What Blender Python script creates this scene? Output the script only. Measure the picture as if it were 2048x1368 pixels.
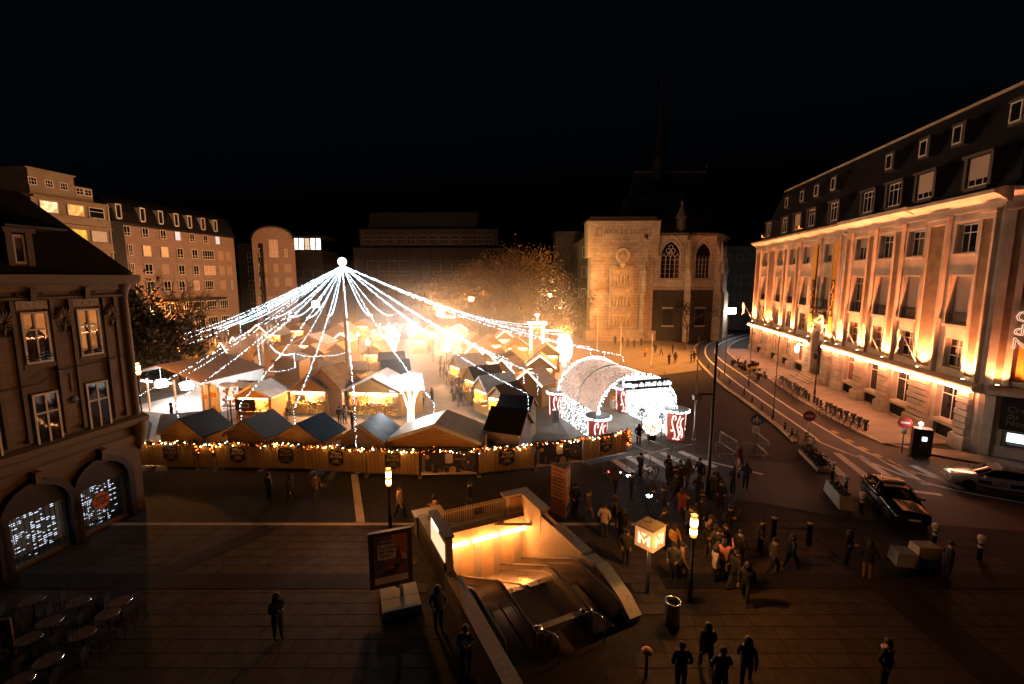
import bpy, bmesh, math, random
from mathutils import Vector, Matrix
random.seed(7)
for o in list(bpy.data.objects): bpy.data.objects.remove(o)
SC = bpy.context.scene; COL = SC.collection
PI = math.pi
def R(a): return math.radians(a)
# ------------------------------------------------------------ camera
CAMH = 12.8; FPX = 930.0; PITCH = math.atan(128/930)
cd = bpy.data.cameras.new('camera'); cam = bpy.data.objects.new('camera', cd); COL.objects.link(cam)
cam.location = (0, 0, CAMH); cam.rotation_euler = (PI/2 - PITCH, 0, 0)
cd.sensor_fit = 'HORIZONTAL'; cd.sensor_width = 36; cd.lens = 36*FPX/2048
cd.clip_start = 0.1; cd.clip_end = 3000
SC.camera = cam
# ------------------------------------------------------------ night sky
w = bpy.data.worlds.new('World'); SC.world = w; w.use_nodes = True
nt = w.node_tree; bg = nt.nodes['Background']
sky = nt.nodes.new('ShaderNodeTexSky'); sky.sky_type = 'NISHITA'; sky.sun_disc = False
sky.sun_elevation = R(-4); sky.sun_rotation = R(200); sky.air_density = 1.0
bw = nt.nodes.new('ShaderNodeRGBToBW'); tint = nt.nodes.new('ShaderNodeMix'); tint.data_type = 'RGBA'; tint.blend_type = 'MULTIPLY'
tint.inputs['Factor'].default_value = 1; tint.inputs['B'].default_value = (0.42, 0.75, 1.25, 1)
nt.links.new(sky.outputs[0], bw.inputs[0]); nt.links.new(bw.outputs[0], tint.inputs['A'])
nt.links.new(tint.outputs['Result'], bg.inputs[0])
bg.inputs[1].default_value = 0.08
# ------------------------------------------------------------ exposure and renderer
SC.view_settings.view_transform = 'Standard'; SC.view_settings.look = 'None'
SC.view_settings.exposure = 0.5; SC.view_settings.gamma = 1; SC.view_settings.use_curve_mapping = False
SC.render.engine = 'CYCLES'
cy = SC.cycles
cy.use_denoising = True
cy.max_bounces = 5; cy.diffuse_bounces = 2; cy.glossy_bounces = 2; cy.transmission_bounces = 4; cy.volume_bounces = 0
cy.transparent_max_bounces = 12
cy.volume_step_rate = 3.0; cy.volume_max_steps = 64; cy.sample_clamp_indirect = 2.0; cy.use_light_tree = True
cy.caustics_reflective = False; cy.caustics_refractive = False
try: SC.render.use_persistent_data = False
except Exception: pass

# ------------------------------------------------------------ helpers
_cp, _sp = math.cos(PITCH), math.sin(PITCH)
def at(px, py, z=0.0):
    """point of the place at height z that the photograph shows at pixel px, py"""
    u = (px-1024)/FPX; v = (684-py)/FPX
    t = (z-CAMH)/(-_sp + v*_cp)
    return Vector((u*t, (_cp + v*_sp)*t, z))
class MB:
    def __init__(s): s.v = []; s.f = []; s.m = []; s.mi = 0
    def add(s, vs, fs, M=None):
        b = len(s.v)
        for p in vs:
            p = Vector(p)
            s.v.append(tuple(M @ p) if M is not None else tuple(p))
        for f in fs: s.f.append(tuple(b+i for i in f)); s.m.append(s.mi)
        return s
    def bx(s, x0, x1, y0, y1, z0, z1, M=None):
        return s.add([(x0,y0,z0),(x1,y0,z0),(x1,y1,z0),(x0,y1,z0),(x0,y0,z1),(x1,y0,z1),(x1,y1,z1),(x0,y1,z1)],
              [(0,3,2,1),(4,5,6,7),(0,1,5,4),(1,2,6,5),(2,3,7,6),(3,0,4,7)], M)
    def box(s, c, d, rz=0):
        M = Matrix.Translation(c) @ Matrix.Rotation(rz, 4, 'Z')
        return s.bx(-d[0]/2, d[0]/2, -d[1]/2, d[1]/2, -d[2]/2, d[2]/2, M)
    def quad(s, a, b, c, d): return s.add([a,b,c,d], [(0,1,2,3)])
    def prism(s, poly, axis, a0, a1, M=None):
        """poly 2D, extruded along axis ('x': poly is (y,z); 'y': (x,z); 'z': (x,y))"""
        n = len(poly)
        def P(p, a):
            return {'x': (a, p[0], p[1]), 'y': (p[0], a, p[1]), 'z': (p[0], p[1], a)}[axis]
        vs = [P(p, a0) for p in poly] + [P(p, a1) for p in poly]
        fs = [tuple(range(n))[::-1], tuple(range(n, 2*n))] + [(i, (i+1) % n, n+(i+1) % n, n+i) for i in range(n)]
        return s.add(vs, fs, M)
    def tube(s, pts, r, n=6, closed=False, M=None):
        pts = [Vector(p) for p in pts]; N = len(pts); vs = []; fs = []
        rs = r if isinstance(r, (list, tuple)) else [r]*N
        up = None
        for i, p in enumerate(pts):
            if closed: t = pts[(i+1) % N] - pts[i-1]
            else: t = pts[min(i+1, N-1)] - pts[max(i-1, 0)]
            if t.length < 1e-9: t = Vector((0,0,1))
            t.normalize()
            if up is None:
                up = Vector((0,0,1)) if abs(t.z) < .9 else Vector((1,0,0))
            a = t.cross(up)
            if a.length < 1e-4: up = Vector((0,1,0)); a = t.cross(up)
            a.normalize(); b = a.cross(t); up = b
            for k in range(n):
                q = 2*PI*k/n
                vs.append(p + (a*math.cos(q) + b*math.sin(q))*rs[i])
        for i in range(N if closed else N-1):
            for k in range(n):
                j = (i+1) % N
                fs.append((i*n+k, i*n+(k+1) % n, j*n+(k+1) % n, j*n+k))
        if not closed:
            fs.append(tuple(range(n))[::-1]); fs.append(tuple((N-1)*n+k for k in range(n)))
        return s.add(vs, fs, M)
    def lathe(s, prof, n=12, c=(0,0,0), M=None):
        vs = []; fs = []; m = len(prof)
        for k in range(n):
            q = 2*PI*k/n
            for r, z in prof: vs.append((c[0]+r*math.cos(q), c[1]+r*math.sin(q), c[2]+z))
        for k in range(n):
            j = (k+1) % n
            for i in range(m-1): fs.append((k*m+i, j*m+i, j*m+i+1, k*m+i+1))
        if prof[0][0] > 1e-6: fs.append(tuple(k*m for k in range(n))[::-1])
        if prof[-1][0] > 1e-6: fs.append(tuple(k*m+m-1 for k in range(n)))
        return s.add(vs, fs, M)
    def octa(s, p, r, M=None):
        x, y, z = p
        return s.add([(x+r,y,z),(x-r,y,z),(x,y+r,z),(x,y-r,z),(x,y,z+r),(x,y,z-r)],
              [(0,2,4),(2,1,4),(1,3,4),(3,0,4),(2,0,5),(1,2,5),(3,1,5),(0,3,5)], M)
    def mesh(s, name, mat, smooth=False):
        me = bpy.data.meshes.new(name); me.from_pydata(s.v, [], s.f)
        for m in (mat if isinstance(mat, (list, tuple)) else [mat]): me.materials.append(m)
        if isinstance(mat, (list, tuple)): me.polygons.foreach_set('material_index', s.m)
        if smooth: me.polygons.foreach_set('use_smooth', [True]*len(me.polygons))
        me.update(); return me
def obj(name, me, parent=None, loc=(0,0,0), rot=(0,0,0), scale=None):
    if isinstance(me, tuple): me = me[0].mesh(name, *me[1:])
    o = bpy.data.objects.new(name, me); COL.objects.link(o)
    o.location = loc; o.rotation_euler = rot
    if scale: o.scale = scale
    if parent is not None: o.parent = parent
    return o
def tag(o, label=None, cat=None, group=None, kind=None):
    if label: o['label'] = label
    if cat: o['category'] = cat
    if group: o['group'] = group
    if kind: o['kind'] = kind
    return o
def thing(name, label, cat, loc=(0,0,0), rz=0, group=None):
    o = bpy.data.objects.new(name, None); COL.objects.link(o)
    o.empty_display_size = .3; o.location = loc; o.rotation_euler = (0, 0, rz)
    return tag(o, label, cat, group)
def struct(name, mb, mat, **k):
    o = obj(name, mb.mesh(name, mat)); o['kind'] = 'structure'; return o
def kids(o): return [c for c in COL.objects if c.parent == o]
CH = {}
def copy_tree(src, loc, rz, label=None, group=None, z=None):
    if src.name not in CH: CH[src.name] = [(c, kids(c)) for c in kids(src)]
    r = src.copy(); COL.objects.link(r); r.location = loc; r.rotation_euler = (0, 0, rz)
    if label: r['label'] = label
    if group: r['group'] = group
    for c, gs in CH[src.name]:
        d = c.copy(); COL.objects.link(d); d.parent = r
        for g in gs:
            e = g.copy(); COL.objects.link(e); e.parent = d
    return r
_T = {}
def text(name, s, size, mat, parent, loc, rot, shear=0, ext=.01, align='CENTER', offset=0, space=1):
    k = (s, size, shear, ext, align, offset, mat.name, space)
    if k not in _T:
        cu = bpy.data.curves.new('t', 'FONT'); cu.body = s; cu.size = size; cu.shear = shear; cu.extrude = ext
        cu.align_x = align; cu.align_y = 'CENTER'; cu.offset = offset; cu.resolution_u = 2; cu.space_character = space
        t = bpy.data.objects.new('t', cu); COL.objects.link(t)
        dg = bpy.context.evaluated_depsgraph_get()
        me = bpy.data.meshes.new_from_object(t.evaluated_get(dg)); me.name = name
        me.materials.clear(); me.materials.append(mat)
        bpy.data.objects.remove(t); bpy.data.curves.remove(cu); _T[k] = me
    return obj(name, _T[k], parent, loc, rot)
def lamp(name, p, power, color, radius=.1, parent=None, spot=None, aim=None, blend=.5):
    ld = bpy.data.lights.new(name, 'SPOT' if spot else 'POINT'); ld.energy = power; ld.color = color
    ld.shadow_soft_size = radius
    o = bpy.data.objects.new(name, ld); COL.objects.link(o); o.location = p
    if spot:
        ld.spot_size = R(spot); ld.spot_blend = blend
        o.rotation_euler = Vector(aim).to_track_quat('-Z', 'Y').to_euler()
    if parent is not None: o.parent = parent
    return o

# ------------------------------------------------------------ materials
def pm(name, col, rough=.75, var=.18, scale=4, bump=.0, bscale=20, metal=0.0, spec=.4, stretch=None, dirt=None):
    m = bpy.data.materials.new(name); m.use_nodes = True; n = m.node_tree.nodes; l = m.node_tree.links
    b = n['Principled BSDF']; b.inputs['Roughness'].default_value = rough; b.inputs['Metallic'].default_value = metal
    b.inputs['Specular IOR Level'].default_value = spec
    tc = n.new('ShaderNodeTexCoord'); mp = n.new('ShaderNodeMapping'); l.new(tc.outputs['Object'], mp.inputs[0])
    if stretch: mp.inputs['Scale'].default_value = stretch
    nz = n.new('ShaderNodeTexNoise'); nz.inputs['Scale'].default_value = scale; nz.inputs['Detail'].default_value = 5
    l.new(mp.outputs[0], nz.inputs[0])
    cr = n.new('ShaderNodeValToRGB'); l.new(nz.outputs[0], cr.inputs[0])
    cr.color_ramp.elements[0].position = .3; cr.color_ramp.elements[1].position = .7
    c0 = [max(0, c*(1-var)) for c in col]; c1 = [min(1, c*(1+var)) for c in col]
    if dirt: c0 = [c*(1-var)*.5+d*.5 for c, d in zip(col, dirt)]
    cr.color_ramp.elements[0].color = (*c0, 1); cr.color_ramp.elements[1].color = (*c1, 1)
    oi = n.new('ShaderNodeObjectInfo'); hv = n.new('ShaderNodeHueSaturation'); ma = n.new('ShaderNodeMapRange')
    ma.inputs[3].default_value = 1-var*.6; ma.inputs[4].default_value = 1+var*.6
    l.new(oi.outputs['Random'], ma.inputs[0]); l.new(ma.outputs[0], hv.inputs['Value']); l.new(cr.outputs[0], hv.inputs['Color'])
    l.new(hv.outputs[0], b.inputs['Base Color'])
    if bump:
        n2 = n.new('ShaderNodeTexNoise'); n2.inputs['Scale'].default_value = bscale; n2.inputs['Detail'].default_value = 6
        l.new(mp.outputs[0], n2.inputs[0]); bp = n.new('ShaderNodeBump'); bp.inputs['Strength'].default_value = bump
        bp.inputs['Distance'].default_value = .03; l.new(n2.outputs[0], bp.inputs['Height']); l.new(bp.outputs[0], b.inputs['Normal'])
    return m
def brickmat(name, c1, c2, mortar, bw, bh, mort=.012, plane='xz', bump=.4, rough=.85, var=.3):
    """brick or ashlar courses in metres on a wall whose local axes are x along, z up"""
    m = bpy.data.materials.new(name); m.use_nodes = True; n = m.node_tree.nodes; l = m.node_tree.links
    b = n['Principled BSDF']; b.inputs['Roughness'].default_value = rough; b.inputs['Specular IOR Level'].default_value = .3
    tc = n.new('ShaderNodeTexCoord'); sp = n.new('ShaderNodeSeparateXYZ'); cb = n.new('ShaderNodeCombineXYZ')
    l.new(tc.outputs['Object'], sp.inputs[0])
    if plane == 'xz':
        ad = n.new('ShaderNodeMath'); ad.operation = 'ADD'; l.new(sp.outputs[0], ad.inputs[0]); l.new(sp.outputs[1], ad.inputs[1])
        l.new(ad.outputs[0], cb.inputs[0]); l.new(sp.outputs[2], cb.inputs[1])
    else:
        l.new(sp.outputs[0], cb.inputs[0]); l.new(sp.outputs[1], cb.inputs[1])
    t = n.new('ShaderNodeTexBrick'); l.new(cb.outputs[0], t.inputs[0])
    t.inputs['Color1'].default_value = (*c1, 1); t.inputs['Color2'].default_value = (*c2, 1); t.inputs['Mortar'].default_value = (*mortar, 1)
    t.inputs['Scale'].default_value = 1; t.inputs['Mortar Size'].default_value = mort
    t.inputs['Brick Width'].default_value = bw; t.inputs['Row Height'].default_value = bh
    nz = n.new('ShaderNodeTexNoise'); nz.inputs['Scale'].default_value = 1.1; nz.inputs['Detail'].default_value = 6
    l.new(tc.outputs['Object'], nz.inputs[0])
    mr = n.new('ShaderNodeMapRange'); mr.inputs[1].default_value = .3; mr.inputs[2].default_value = .7
    mr.inputs[3].default_value = 1-var; mr.inputs[4].default_value = 1+var*.5; l.new(nz.outputs[0], mr.inputs[0])
    mx = n.new('ShaderNodeMix'); mx.data_type = 'RGBA'; mx.blend_type = 'MULTIPLY'; mx.inputs['Factor'].default_value = 1
    l.new(t.outputs['Color'], mx.inputs['A']); l.new(mr.outputs[0], mx.inputs['B']); l.new(mx.outputs['Result'], b.inputs['Base Color'])
    bp = n.new('ShaderNodeBump'); bp.inputs['Strength'].default_value = bump; bp.inputs['Distance'].default_value = .02; bp.invert = True
    l.new(t.outputs['Fac'], bp.inputs['Height']); l.new(bp.outputs[0], b.inputs['Normal'])
    return m
def emis(name, col, strength, sample=True, room=0):
    m = bpy.data.materials.new(name); m.use_nodes = True; b = m.node_tree.nodes['Principled BSDF']
    b.inputs['Base Color'].default_value = (*[c*.5 for c in col], 1); b.inputs['Emission Color'].default_value = (*col, 1)
    b.inputs['Emission Strength'].default_value = strength; b.inputs['Roughness'].default_value = .4
    if not sample: m.cycles.emission_sampling = 'NONE'
    if room:
        n = m.node_tree.nodes; l = m.node_tree.links; tc = n.new('ShaderNodeTexCoord'); nz = n.new('ShaderNodeTexVoronoi'); nz.inputs['Scale'].default_value = 1.7
        l.new(tc.outputs['Object'], nz.inputs['Vector']); sp = n.new('ShaderNodeSeparateColor'); l.new(nz.outputs['Color'], sp.inputs[0])
        mr = n.new('ShaderNodeMapRange'); mr.inputs[3].default_value = strength*(1-room); mr.inputs[4].default_value = strength*(1+room*.6)
        l.new(sp.outputs[0], mr.inputs[0]); l.new(mr.outputs[0], b.inputs['Emission Strength'])
    return m
def glassmat(name, col=(.01,.012,.016), rough=.06):
    m = bpy.data.materials.new(name); m.use_nodes = True; b = m.node_tree.nodes['Principled BSDF']
    b.inputs['Base Color'].default_value = (*col, 1); b.inputs['Roughness'].default_value = rough
    b.inputs['Specular IOR Level'].default_value = .7
    return m
SODIUM = (1, .33, .045); WARM = (1, .38, .09); WHITE = (.80, .93, 1.0); LEDW = (1, .40, .12)
M = {}
M['stone'] = pm('pale_limestone', (.50,.42,.33), .8, .26, .7, .25, 25)
M['stone2'] = pm('weathered_limestone', (.40,.34,.27), .85, .25, .9, .3, 14)
M['brick'] = brickmat('ochre_brick', (.30,.19,.09), (.22,.135,.06), (.20,.17,.13), .22, .07, .012, bump=.9)
M['ashlar'] = brickmat('monument_ashlar', (.46,.38,.29), (.40,.33,.25), (.27,.22,.165), 1.3, .62, .03, bump=.5, var=.24)
M['cladstone'] = brickmat('stone_cladding_panels', (.30,.22,.18), (.28,.205,.168), (.22,.16,.13), 1.5, .75, .03, bump=.4, var=.15)
M['slate'] = pm('slate_roof', (.011,.011,.013), .55, .3, 3, .3, 18)
M['zinc'] = pm('zinc_roof', (.014,.015,.018), .45, .25, 2, .1, 10, metal=.3)
M['white'] = pm('white_paint', (.72,.68,.62), .5, .08, 3)
M['cream'] = pm('cream_render', (.46,.40,.31), .85, .12, .8, .15, 25)
M['blind'] = pm('roller_blind', (.42,.33,.26), .6, .06, 2, .2, 30, stretch=(1,1,14))
M['glass'] = glassmat('dark_window_glass')
M['iron'] = pm('black_iron', (.018,.018,.02), .45, .2, 8, metal=.4)
M['steel'] = pm('galvanised_steel', (.42,.42,.43), .38, .15, 6, metal=.9)
M['brushed'] = pm('brushed_stainless', (.58,.57,.55), .24, .1, 8, metal=1, stretch=(1,1,12))
M['concrete'] = pm('concrete', (.30,.28,.25), .85, .2, 1.5, .35, 24)
M['darkconc'] = pm('dark_concrete', (.12,.115,.11), .8, .25, 1.5, .3, 24)
M['asphalt'] = pm('asphalt', (.04,.038,.036), .7, .3, .7, .5, 60)
M['paint'] = pm('road_paint', (.66,.64,.6), .6, .22, 5, .15, 40)
M['ypaint'] = pm('yellow_road_paint', (.62,.40,.03), .6, .2, 5, .15, 40)
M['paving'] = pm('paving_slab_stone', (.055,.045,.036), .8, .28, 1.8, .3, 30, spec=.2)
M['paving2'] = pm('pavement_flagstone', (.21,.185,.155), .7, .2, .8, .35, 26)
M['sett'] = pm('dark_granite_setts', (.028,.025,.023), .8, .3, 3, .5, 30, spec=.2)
M['rubber'] = pm('black_rubber', (.014,.014,.015), .6, .2, 10)
M['plastic'] = pm('black_plastic', (.02,.02,.022), .4, .15, 8)
M['bulb'] = emis('cool_white_bulb', (.66,.90,1.0), 16, False)
M['amber'] = emis('amber_bulb', (1,.15,.012), 5.5)
M['bulbc'] = emis('cool_white_bulb_on_garland', (.72,.92,1.0), 14)
M['sodium'] = emis('sodium_lamp_glass', (1,.22,.03), 2.6)
M['warm'] = emis('warm_lamp_glass', (1,.62,.34), 22)
M['ledstrip'] = emis('warm_led_strip', (1,.34,.15), 110)
M['litwin'] = emis('lit_room_window', (1,.50,.13), .85, True, .8)
M['litpale'] = emis('pale_lit_room_window', (1,.68,.34), 1.1, True, .7)
M['litwhite'] = emis('white_lit_office_window', (.95,.92,.86), 1.5)
M['red'] = pm('red_paint', (.42,.03,.025), .45, .12, 5)
M['orange'] = pm('orange_paint', (.62,.22,.03), .5, .12, 5)
M['dimglass'] = glassmat('curtained_window_glass', (.16,.085,.05), .15)
M['litpale2'] = emis('dim_fanlight_glass', (1,.6,.3), .25)
M['dormerpaint'] = pm('dormer_paint', (.065,.056,.05), .6, .1, 3)
M['signgrey'] = pm('grey_sign_letters', (.16,.15,.14), .5, .05, 3)
M['signface'] = pm('sign_letter_face', (.30,.22,.18), .5, .05, 3)
M['signglow'] = emis('neon_letter_edge', (1,.62,.42), 1.1)
M['posterpic'] = pm('poster_print', (.30,.25,.22), .5, .75, 5, dirt=(.08,.12,.16))
M['screen'] = emis('cash_machine_screen', (.85,.95,1), 1.6)
M['bannery'] = pm('yellow_banner_cloth', (.62,.34,.035), .7, .12, 1.2)
M['bannerk'] = pm('dark_banner_photograph', (.03,.026,.02), .6, .6, 2.5)
M['flag'] = pm('pale_flag_cloth', (.62,.52,.46), .8, .1, 2)
M['dimroom'] = pm('dim_room_plaster', (.25,.17,.1), .8, .2, 1)
M['creampaint'] = pm('cream_window_paint', (.42,.36,.28), .6, .1, 3)
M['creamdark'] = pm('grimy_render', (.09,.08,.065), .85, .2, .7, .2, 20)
M['nightglass'] = glassmat('night_glass', (.012,.012,.014), .04)
M['curtain'] = emis('curtain_lit_from_inside', (1,.36,.09), .5, True, .5)
M['carved'] = pm('carved_stone_lintel', (.26,.21,.15), .85, .5, 9, .9, 22)
M['oldbrick'] = brickmat('old_brick', (.20,.12,.065), (.14,.085,.05), (.13,.11,.085), .2, .065, .012, bump=.8)
M['darkbrick'] = brickmat('sooty_brick', (.07,.058,.042), (.05,.042,.03), (.055,.048,.04), .3, .1, .014, bump=.8)
M['darkpaint'] = pm('dark_shopfront_paint', (.014,.014,.015), .5, .2, 2)
M['shoplight'] = emis('shop_shelf_light', (.75,.85,1), .9)
M['shopwhite'] = emis('shop_light_string', (.75,.9,1), 3)
M['signorange'] = pm('orange_sign_face', (.50,.15,.03), .6, .1, 3)
M['litdim'] = emis('dim_curtained_room', (1,.55,.3), .10)
M['litcurtain'] = emis('lit_yellow_curtain', (1,.50,.17), .38)
M['mixlit'] = emis('pale_blue_lit_window', (.8,.85,1), .55)
M['mixlit2'] = emis('faint_office_window', (.7,.8,1), .035)
M['lityellow'] = emis('yellow_lit_room', (1,.50,.05), .8, True, .6)
M['litoffice'] = emis('warm_office_window', (1,.75,.5), .55)
M['shutter'] = pm('closed_roller_shutter', (.40,.29,.22), .7, .1, 2, .2, 30, stretch=(1,1,12))
M['shutterpane'] = M['shutter']; M['blindpane'] = M['white']
M['zincpaint'] = pm('grey_window_paint', (.14,.145,.15), .5, .1, 3)
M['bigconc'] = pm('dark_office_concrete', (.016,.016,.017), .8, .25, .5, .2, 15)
M['shopwarm'] = emis('warm_shop_window', (1,.72,.4), 1.4)
M['bulb2'] = emis('lit_sign_face', (1,.97,.95), 22)
M['soot'] = pm('sooty_stone', (.06,.05,.042), .9, .35, 1.5, .3, 16)
M['carving'] = pm('incised_letter_shadow', (.22,.175,.125), .9, .1, 3)
M['ashlar2'] = pm('carved_limestone', (.42,.35,.26), .85, .2, 1.5, .35, 18)
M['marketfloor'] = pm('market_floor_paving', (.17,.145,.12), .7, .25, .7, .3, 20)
M['boards'] = pm('varnished_pine_boards', (.36,.19,.06), .55, .22, 2.5, .2, 12, stretch=(.5,1,6))
M['whiteboards'] = pm('white_clapboard', (.50,.45,.40), .6, .15, 2.5, .2, 12, stretch=(.5,1,6))
M['pinkboards'] = pm('greyed_boards', (.33,.23,.19), .6, .2, 2.5, .2, 12, stretch=(.5,1,6))
M['yellowboards'] = pm('yellow_boards', (.42,.24,.05), .6, .2, 2.5, .2, 12, stretch=(.5,1,6))
M['barge'] = pm('bargeboard_wood', (.38,.21,.08), .55, .18, 3)
M['wood'] = pm('stained_wood', (.26,.14,.055), .6, .25, 2, .2, 12)
M['yellowwood'] = pm('yellow_stained_wood', (.40,.22,.05), .6, .2, 2, .2, 12)
M['felt'] = pm('black_roofing_felt', (.014,.014,.016), .5, .3, 3, .15, 30)
M['bluefelt'] = pm('dark_blue_roofing', (.012,.03,.05), .3, .3, 2, .1, 20)
M['metal'] = pm('weathered_metal_sheet', (.20,.21,.22), .28, .3, 1.5, .15, 9, metal=.7)
M['tarp'] = pm('crinkled_tarpaulin', (.52,.51,.49), .38, .16, 2, .9, 5, stretch=(1,1,1))
M['snow'] = pm('white_fascia_cloth', (.72,.68,.62), .7, .1, 2, .4, 6)
M['stripe'] = brickmat('striped_roof_boards', (.40,.19,.07), (.30,.15,.06), (.14,.08,.04), 8, .16, .02, bump=.5)
M['palesheet'] = pm('pale_canvas_sheet', (.55,.48,.43), .6, .1, 1.5, .2, 5)
M['greysheet'] = pm('grey_canvas_sheet', (.25,.25,.25), .6, .1, 1.5, .2, 5)
M['goods'] = pm('assorted_goods', (.45,.26,.12), .5, .9, 14)
M['stalllamp'] = emis('stall_tube_lamp', (1,.58,.30), 12)
M['amberlow'] = emis('gold_icicle_bulb', (1,.50,.10), 3.5)
M['amber2'] = emis('blazing_shelf_light', (1,.62,.3), 9)
M['amber3'] = emis('warm_white_bulb', (1,.66,.36), 11)
M['ledwhite'] = emis('warm_white_led_outline', (1,.74,.46), 6)
M['brownpaint'] = pm('brown_board_paint', (.055,.032,.022), .6, .2, 3)
M['browncanvas'] = pm('brown_canvas', (.19,.14,.115), .75, .15, 1.5, .2, 6)
M['bulbtube'] = emis('cool_tube_lamp', (.85,.95,1), 14)
M['bulbtube2'] = emis('cool_paper_lantern', (.8,.93,1), 3)
M['ballglow'] = emis('glowing_pink_ball', (1,.78,.66), 2.2)
M['warmstrand'] = emis('warm_white_light_strand', (1,.70,.44), 5)
M['burst'] = emis('cool_white_light_burst', (.84,.95,1), 11)
M['burst2'] = emis('white_light_frame', (1,.86,.68), 6)
M['domeshell'] = emis('golden_dome_shell', (1,.5,.16), .5)
M['vault'] = pm('copper_net_fabric', (.62,.48,.40), .6, .2, 6, .3, 40)
M['copperbulb'] = emis('copper_micro_bulb', (1,.66,.50), 7)
M['bulbc2'] = emis('cool_curtain_bulb', (.76,.93,1), 13)
M['greydark'] = pm('grey_sign_board', (.05,.05,.05), .6, .1, 3)
M['signwhite'] = emis('white_sign_letters', (.9,.97,1), 1.7)
M['drumred'] = emis('lit_red_drum', (.60,.09,.07), .22)
M['drumlid'] = pm('drum_lid', (.36,.33,.31), .6, .15, 3)
M['swirl'] = emis('white_swirl_neon', (1,.68,.58), 1.6)
M['fir'] = pm('fir_needles', (.022,.030,.016), .7, .4, 6)
M['bark'] = pm('tree_bark', (.07,.05,.035), .9, .3, 6, .5, 30)
M['fencewood'] = pm('fence_planks', (.33,.21,.085), .65, .24, 2.2, .3, 10, stretch=(6,1,.5))
M['badge'] = pm('charcoal_badge', (.022,.020,.019), .6, .15, 4)
M['badgetext'] = pm('badge_lettering', (.62,.46,.28), .6, .1, 4)
M['badgedim'] = pm('dim_badge_lettering', (.22,.16,.10), .6, .2, 4)  # darker copy of the lettering colour, used on some panels
M['notice'] = pm('plastic_wrapped_notice', (.33,.22,.12), .4, .2, 5)
M['bannernight'] = pm('night_blue_banner', (.035,.036,.05), .55, .25, 3)
M['bannerpale'] = pm('banner_pale_print', (.48,.38,.30), .55, .1, 4)
M['bannerwheel'] = pm('banner_grey_print', (.17,.15,.15), .55, .15, 4)
M['bannerorange'] = pm('banner_orange_print', (.50,.24,.09), .55, .1, 4)
M['granite'] = pm('grey_granite', (.20,.18,.16), .6, .2, 6, .2, 60)
M['granite2'] = pm('flamed_granite', (.27,.24,.20), .65, .22, 8, .2, 60)
M['whitetile'] = pm('pale_wall_tile', (.38,.30,.22), .5, .1, 3)
M['railpaint'] = pm('painted_steel_rail', (.34,.28,.20), .45, .12, 6)
M['escpanel'] = pm('escalator_steel_panel', (.34,.31,.29), .26, .12, 3, metal=.85, stretch=(1,10,1))
M['stepmetal'] = pm('ribbed_step_metal', (.16,.16,.16), .4, .2, 6, metal=.7)
M['metrolamp'] = emis('orange_metro_tube', (1,.50,.18), 26)
M['mapglow'] = emis('backlit_map', (1,.64,.36), .9)
M['mapglow2'] = emis('backlit_header', (1,.85,.65), 2.0)
M['cubeglow'] = emis('metro_cube_glow', (1,.42,.14), .36)
M['mglow'] = emis('metro_letter_glow', (1,.75,.45), 1.0)
M['postframe'] = pm('poster_frame_steel', (.12,.10,.085), .45, .15, 4, metal=.4)
M['posterblue'] = pm('poster_blue_ground', (.14,.11,.20), .45, .3, 2)
M['posterorange'] = pm('poster_orange_ink', (.62,.20,.05), .45, .15, 3)
M['posterline'] = pm('poster_gold_ink', (.70,.42,.17), .45, .1, 3)
M['posterpale'] = pm('poster_pale_ink', (.75,.62,.50), .5, .08, 3)
M['posterpale2'] = pm('totem_orange_print', (.55,.26,.11), .5, .08, 3)
M['posterdark'] = pm('print_dark_ink', (.10,.06,.04), .5, .1, 3)
M['totemor'] = pm('totem_orange_print_ground', (.38,.17,.07), .5, .15, 2)
M['leafdark'] = pm('evergreen_leaves', (.012,.014,.008), .65, .45, .9)
M['leafautumn'] = pm('autumn_leaves', (.075,.052,.016), .65, .45, .8)
M['leafred'] = pm('russet_leaves', (.07,.038,.016), .65, .45, .8)
M['skin'] = pm('skin', (.42,.26,.18), .6, .08, 5)
M['hair'] = pm('dark_hair', (.025,.018,.012), .6, .3, 8)
for k_, c_ in {'coatblack':(.016,.016,.018),'coatgrey':(.07,.068,.065),'coatnavy':(.02,.026,.05),'coatbrown':(.085,.05,.03),'coatolive':(.05,.048,.025),'coatcream':(.52,.44,.34),'coatamber':(.42,.22,.06),'coattan':(.32,.20,.11),'coatpink':(.45,.20,.20),'coatred':(.20,.035,.03),'coatorange':(.65,.15,.03),'jacketblue':(.10,.12,.22),'trousers':(.018,.018,.02),'trousers2':(.20,.13,.08),'jeans':(.035,.045,.075),'shoe':(.05,.045,.04)}.items(): M[k_] = pm('cloth_'+k_, c_, .85, .2, 8, .2, 30)
M['phonescreen'] = emis('phone_screen', (.75,.88,1), 2.2)
M['carwhite'] = pm('white_car_paint', (.42,.41,.40), .18, .04, 2); M['cardark'] = pm('dark_car_paint', (.018,.022,.03), .14, .1, 2, metal=.2)
for k_ in ('carwhite','cardark'): M[k_].node_tree.nodes['Principled BSDF'].inputs['Coat Weight'].default_value = .8
M['carglass'] = glassmat('car_window_glass', (.006,.006,.008), .03)
M['headlamp'] = pm('headlamp_lens', (.55,.53,.5), .12, .05, 3); M['taillamp'] = pm('tail_lamp_lens', (.30,.02,.015), .2, .05, 3)
M['barlens'] = pm('light_bar_lens', (.40,.40,.45), .2, .1, 3); M['policeblue'] = pm('police_blue_stripe', (.015,.03,.10), .4, .1, 3)
M['bikegrey'] = pm('bike_grey_paint', (.16,.15,.14), .4, .1, 5); M['scootyellow'] = pm('yellow_scooter_paint', (.62,.40,.02), .3, .08, 3)
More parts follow.
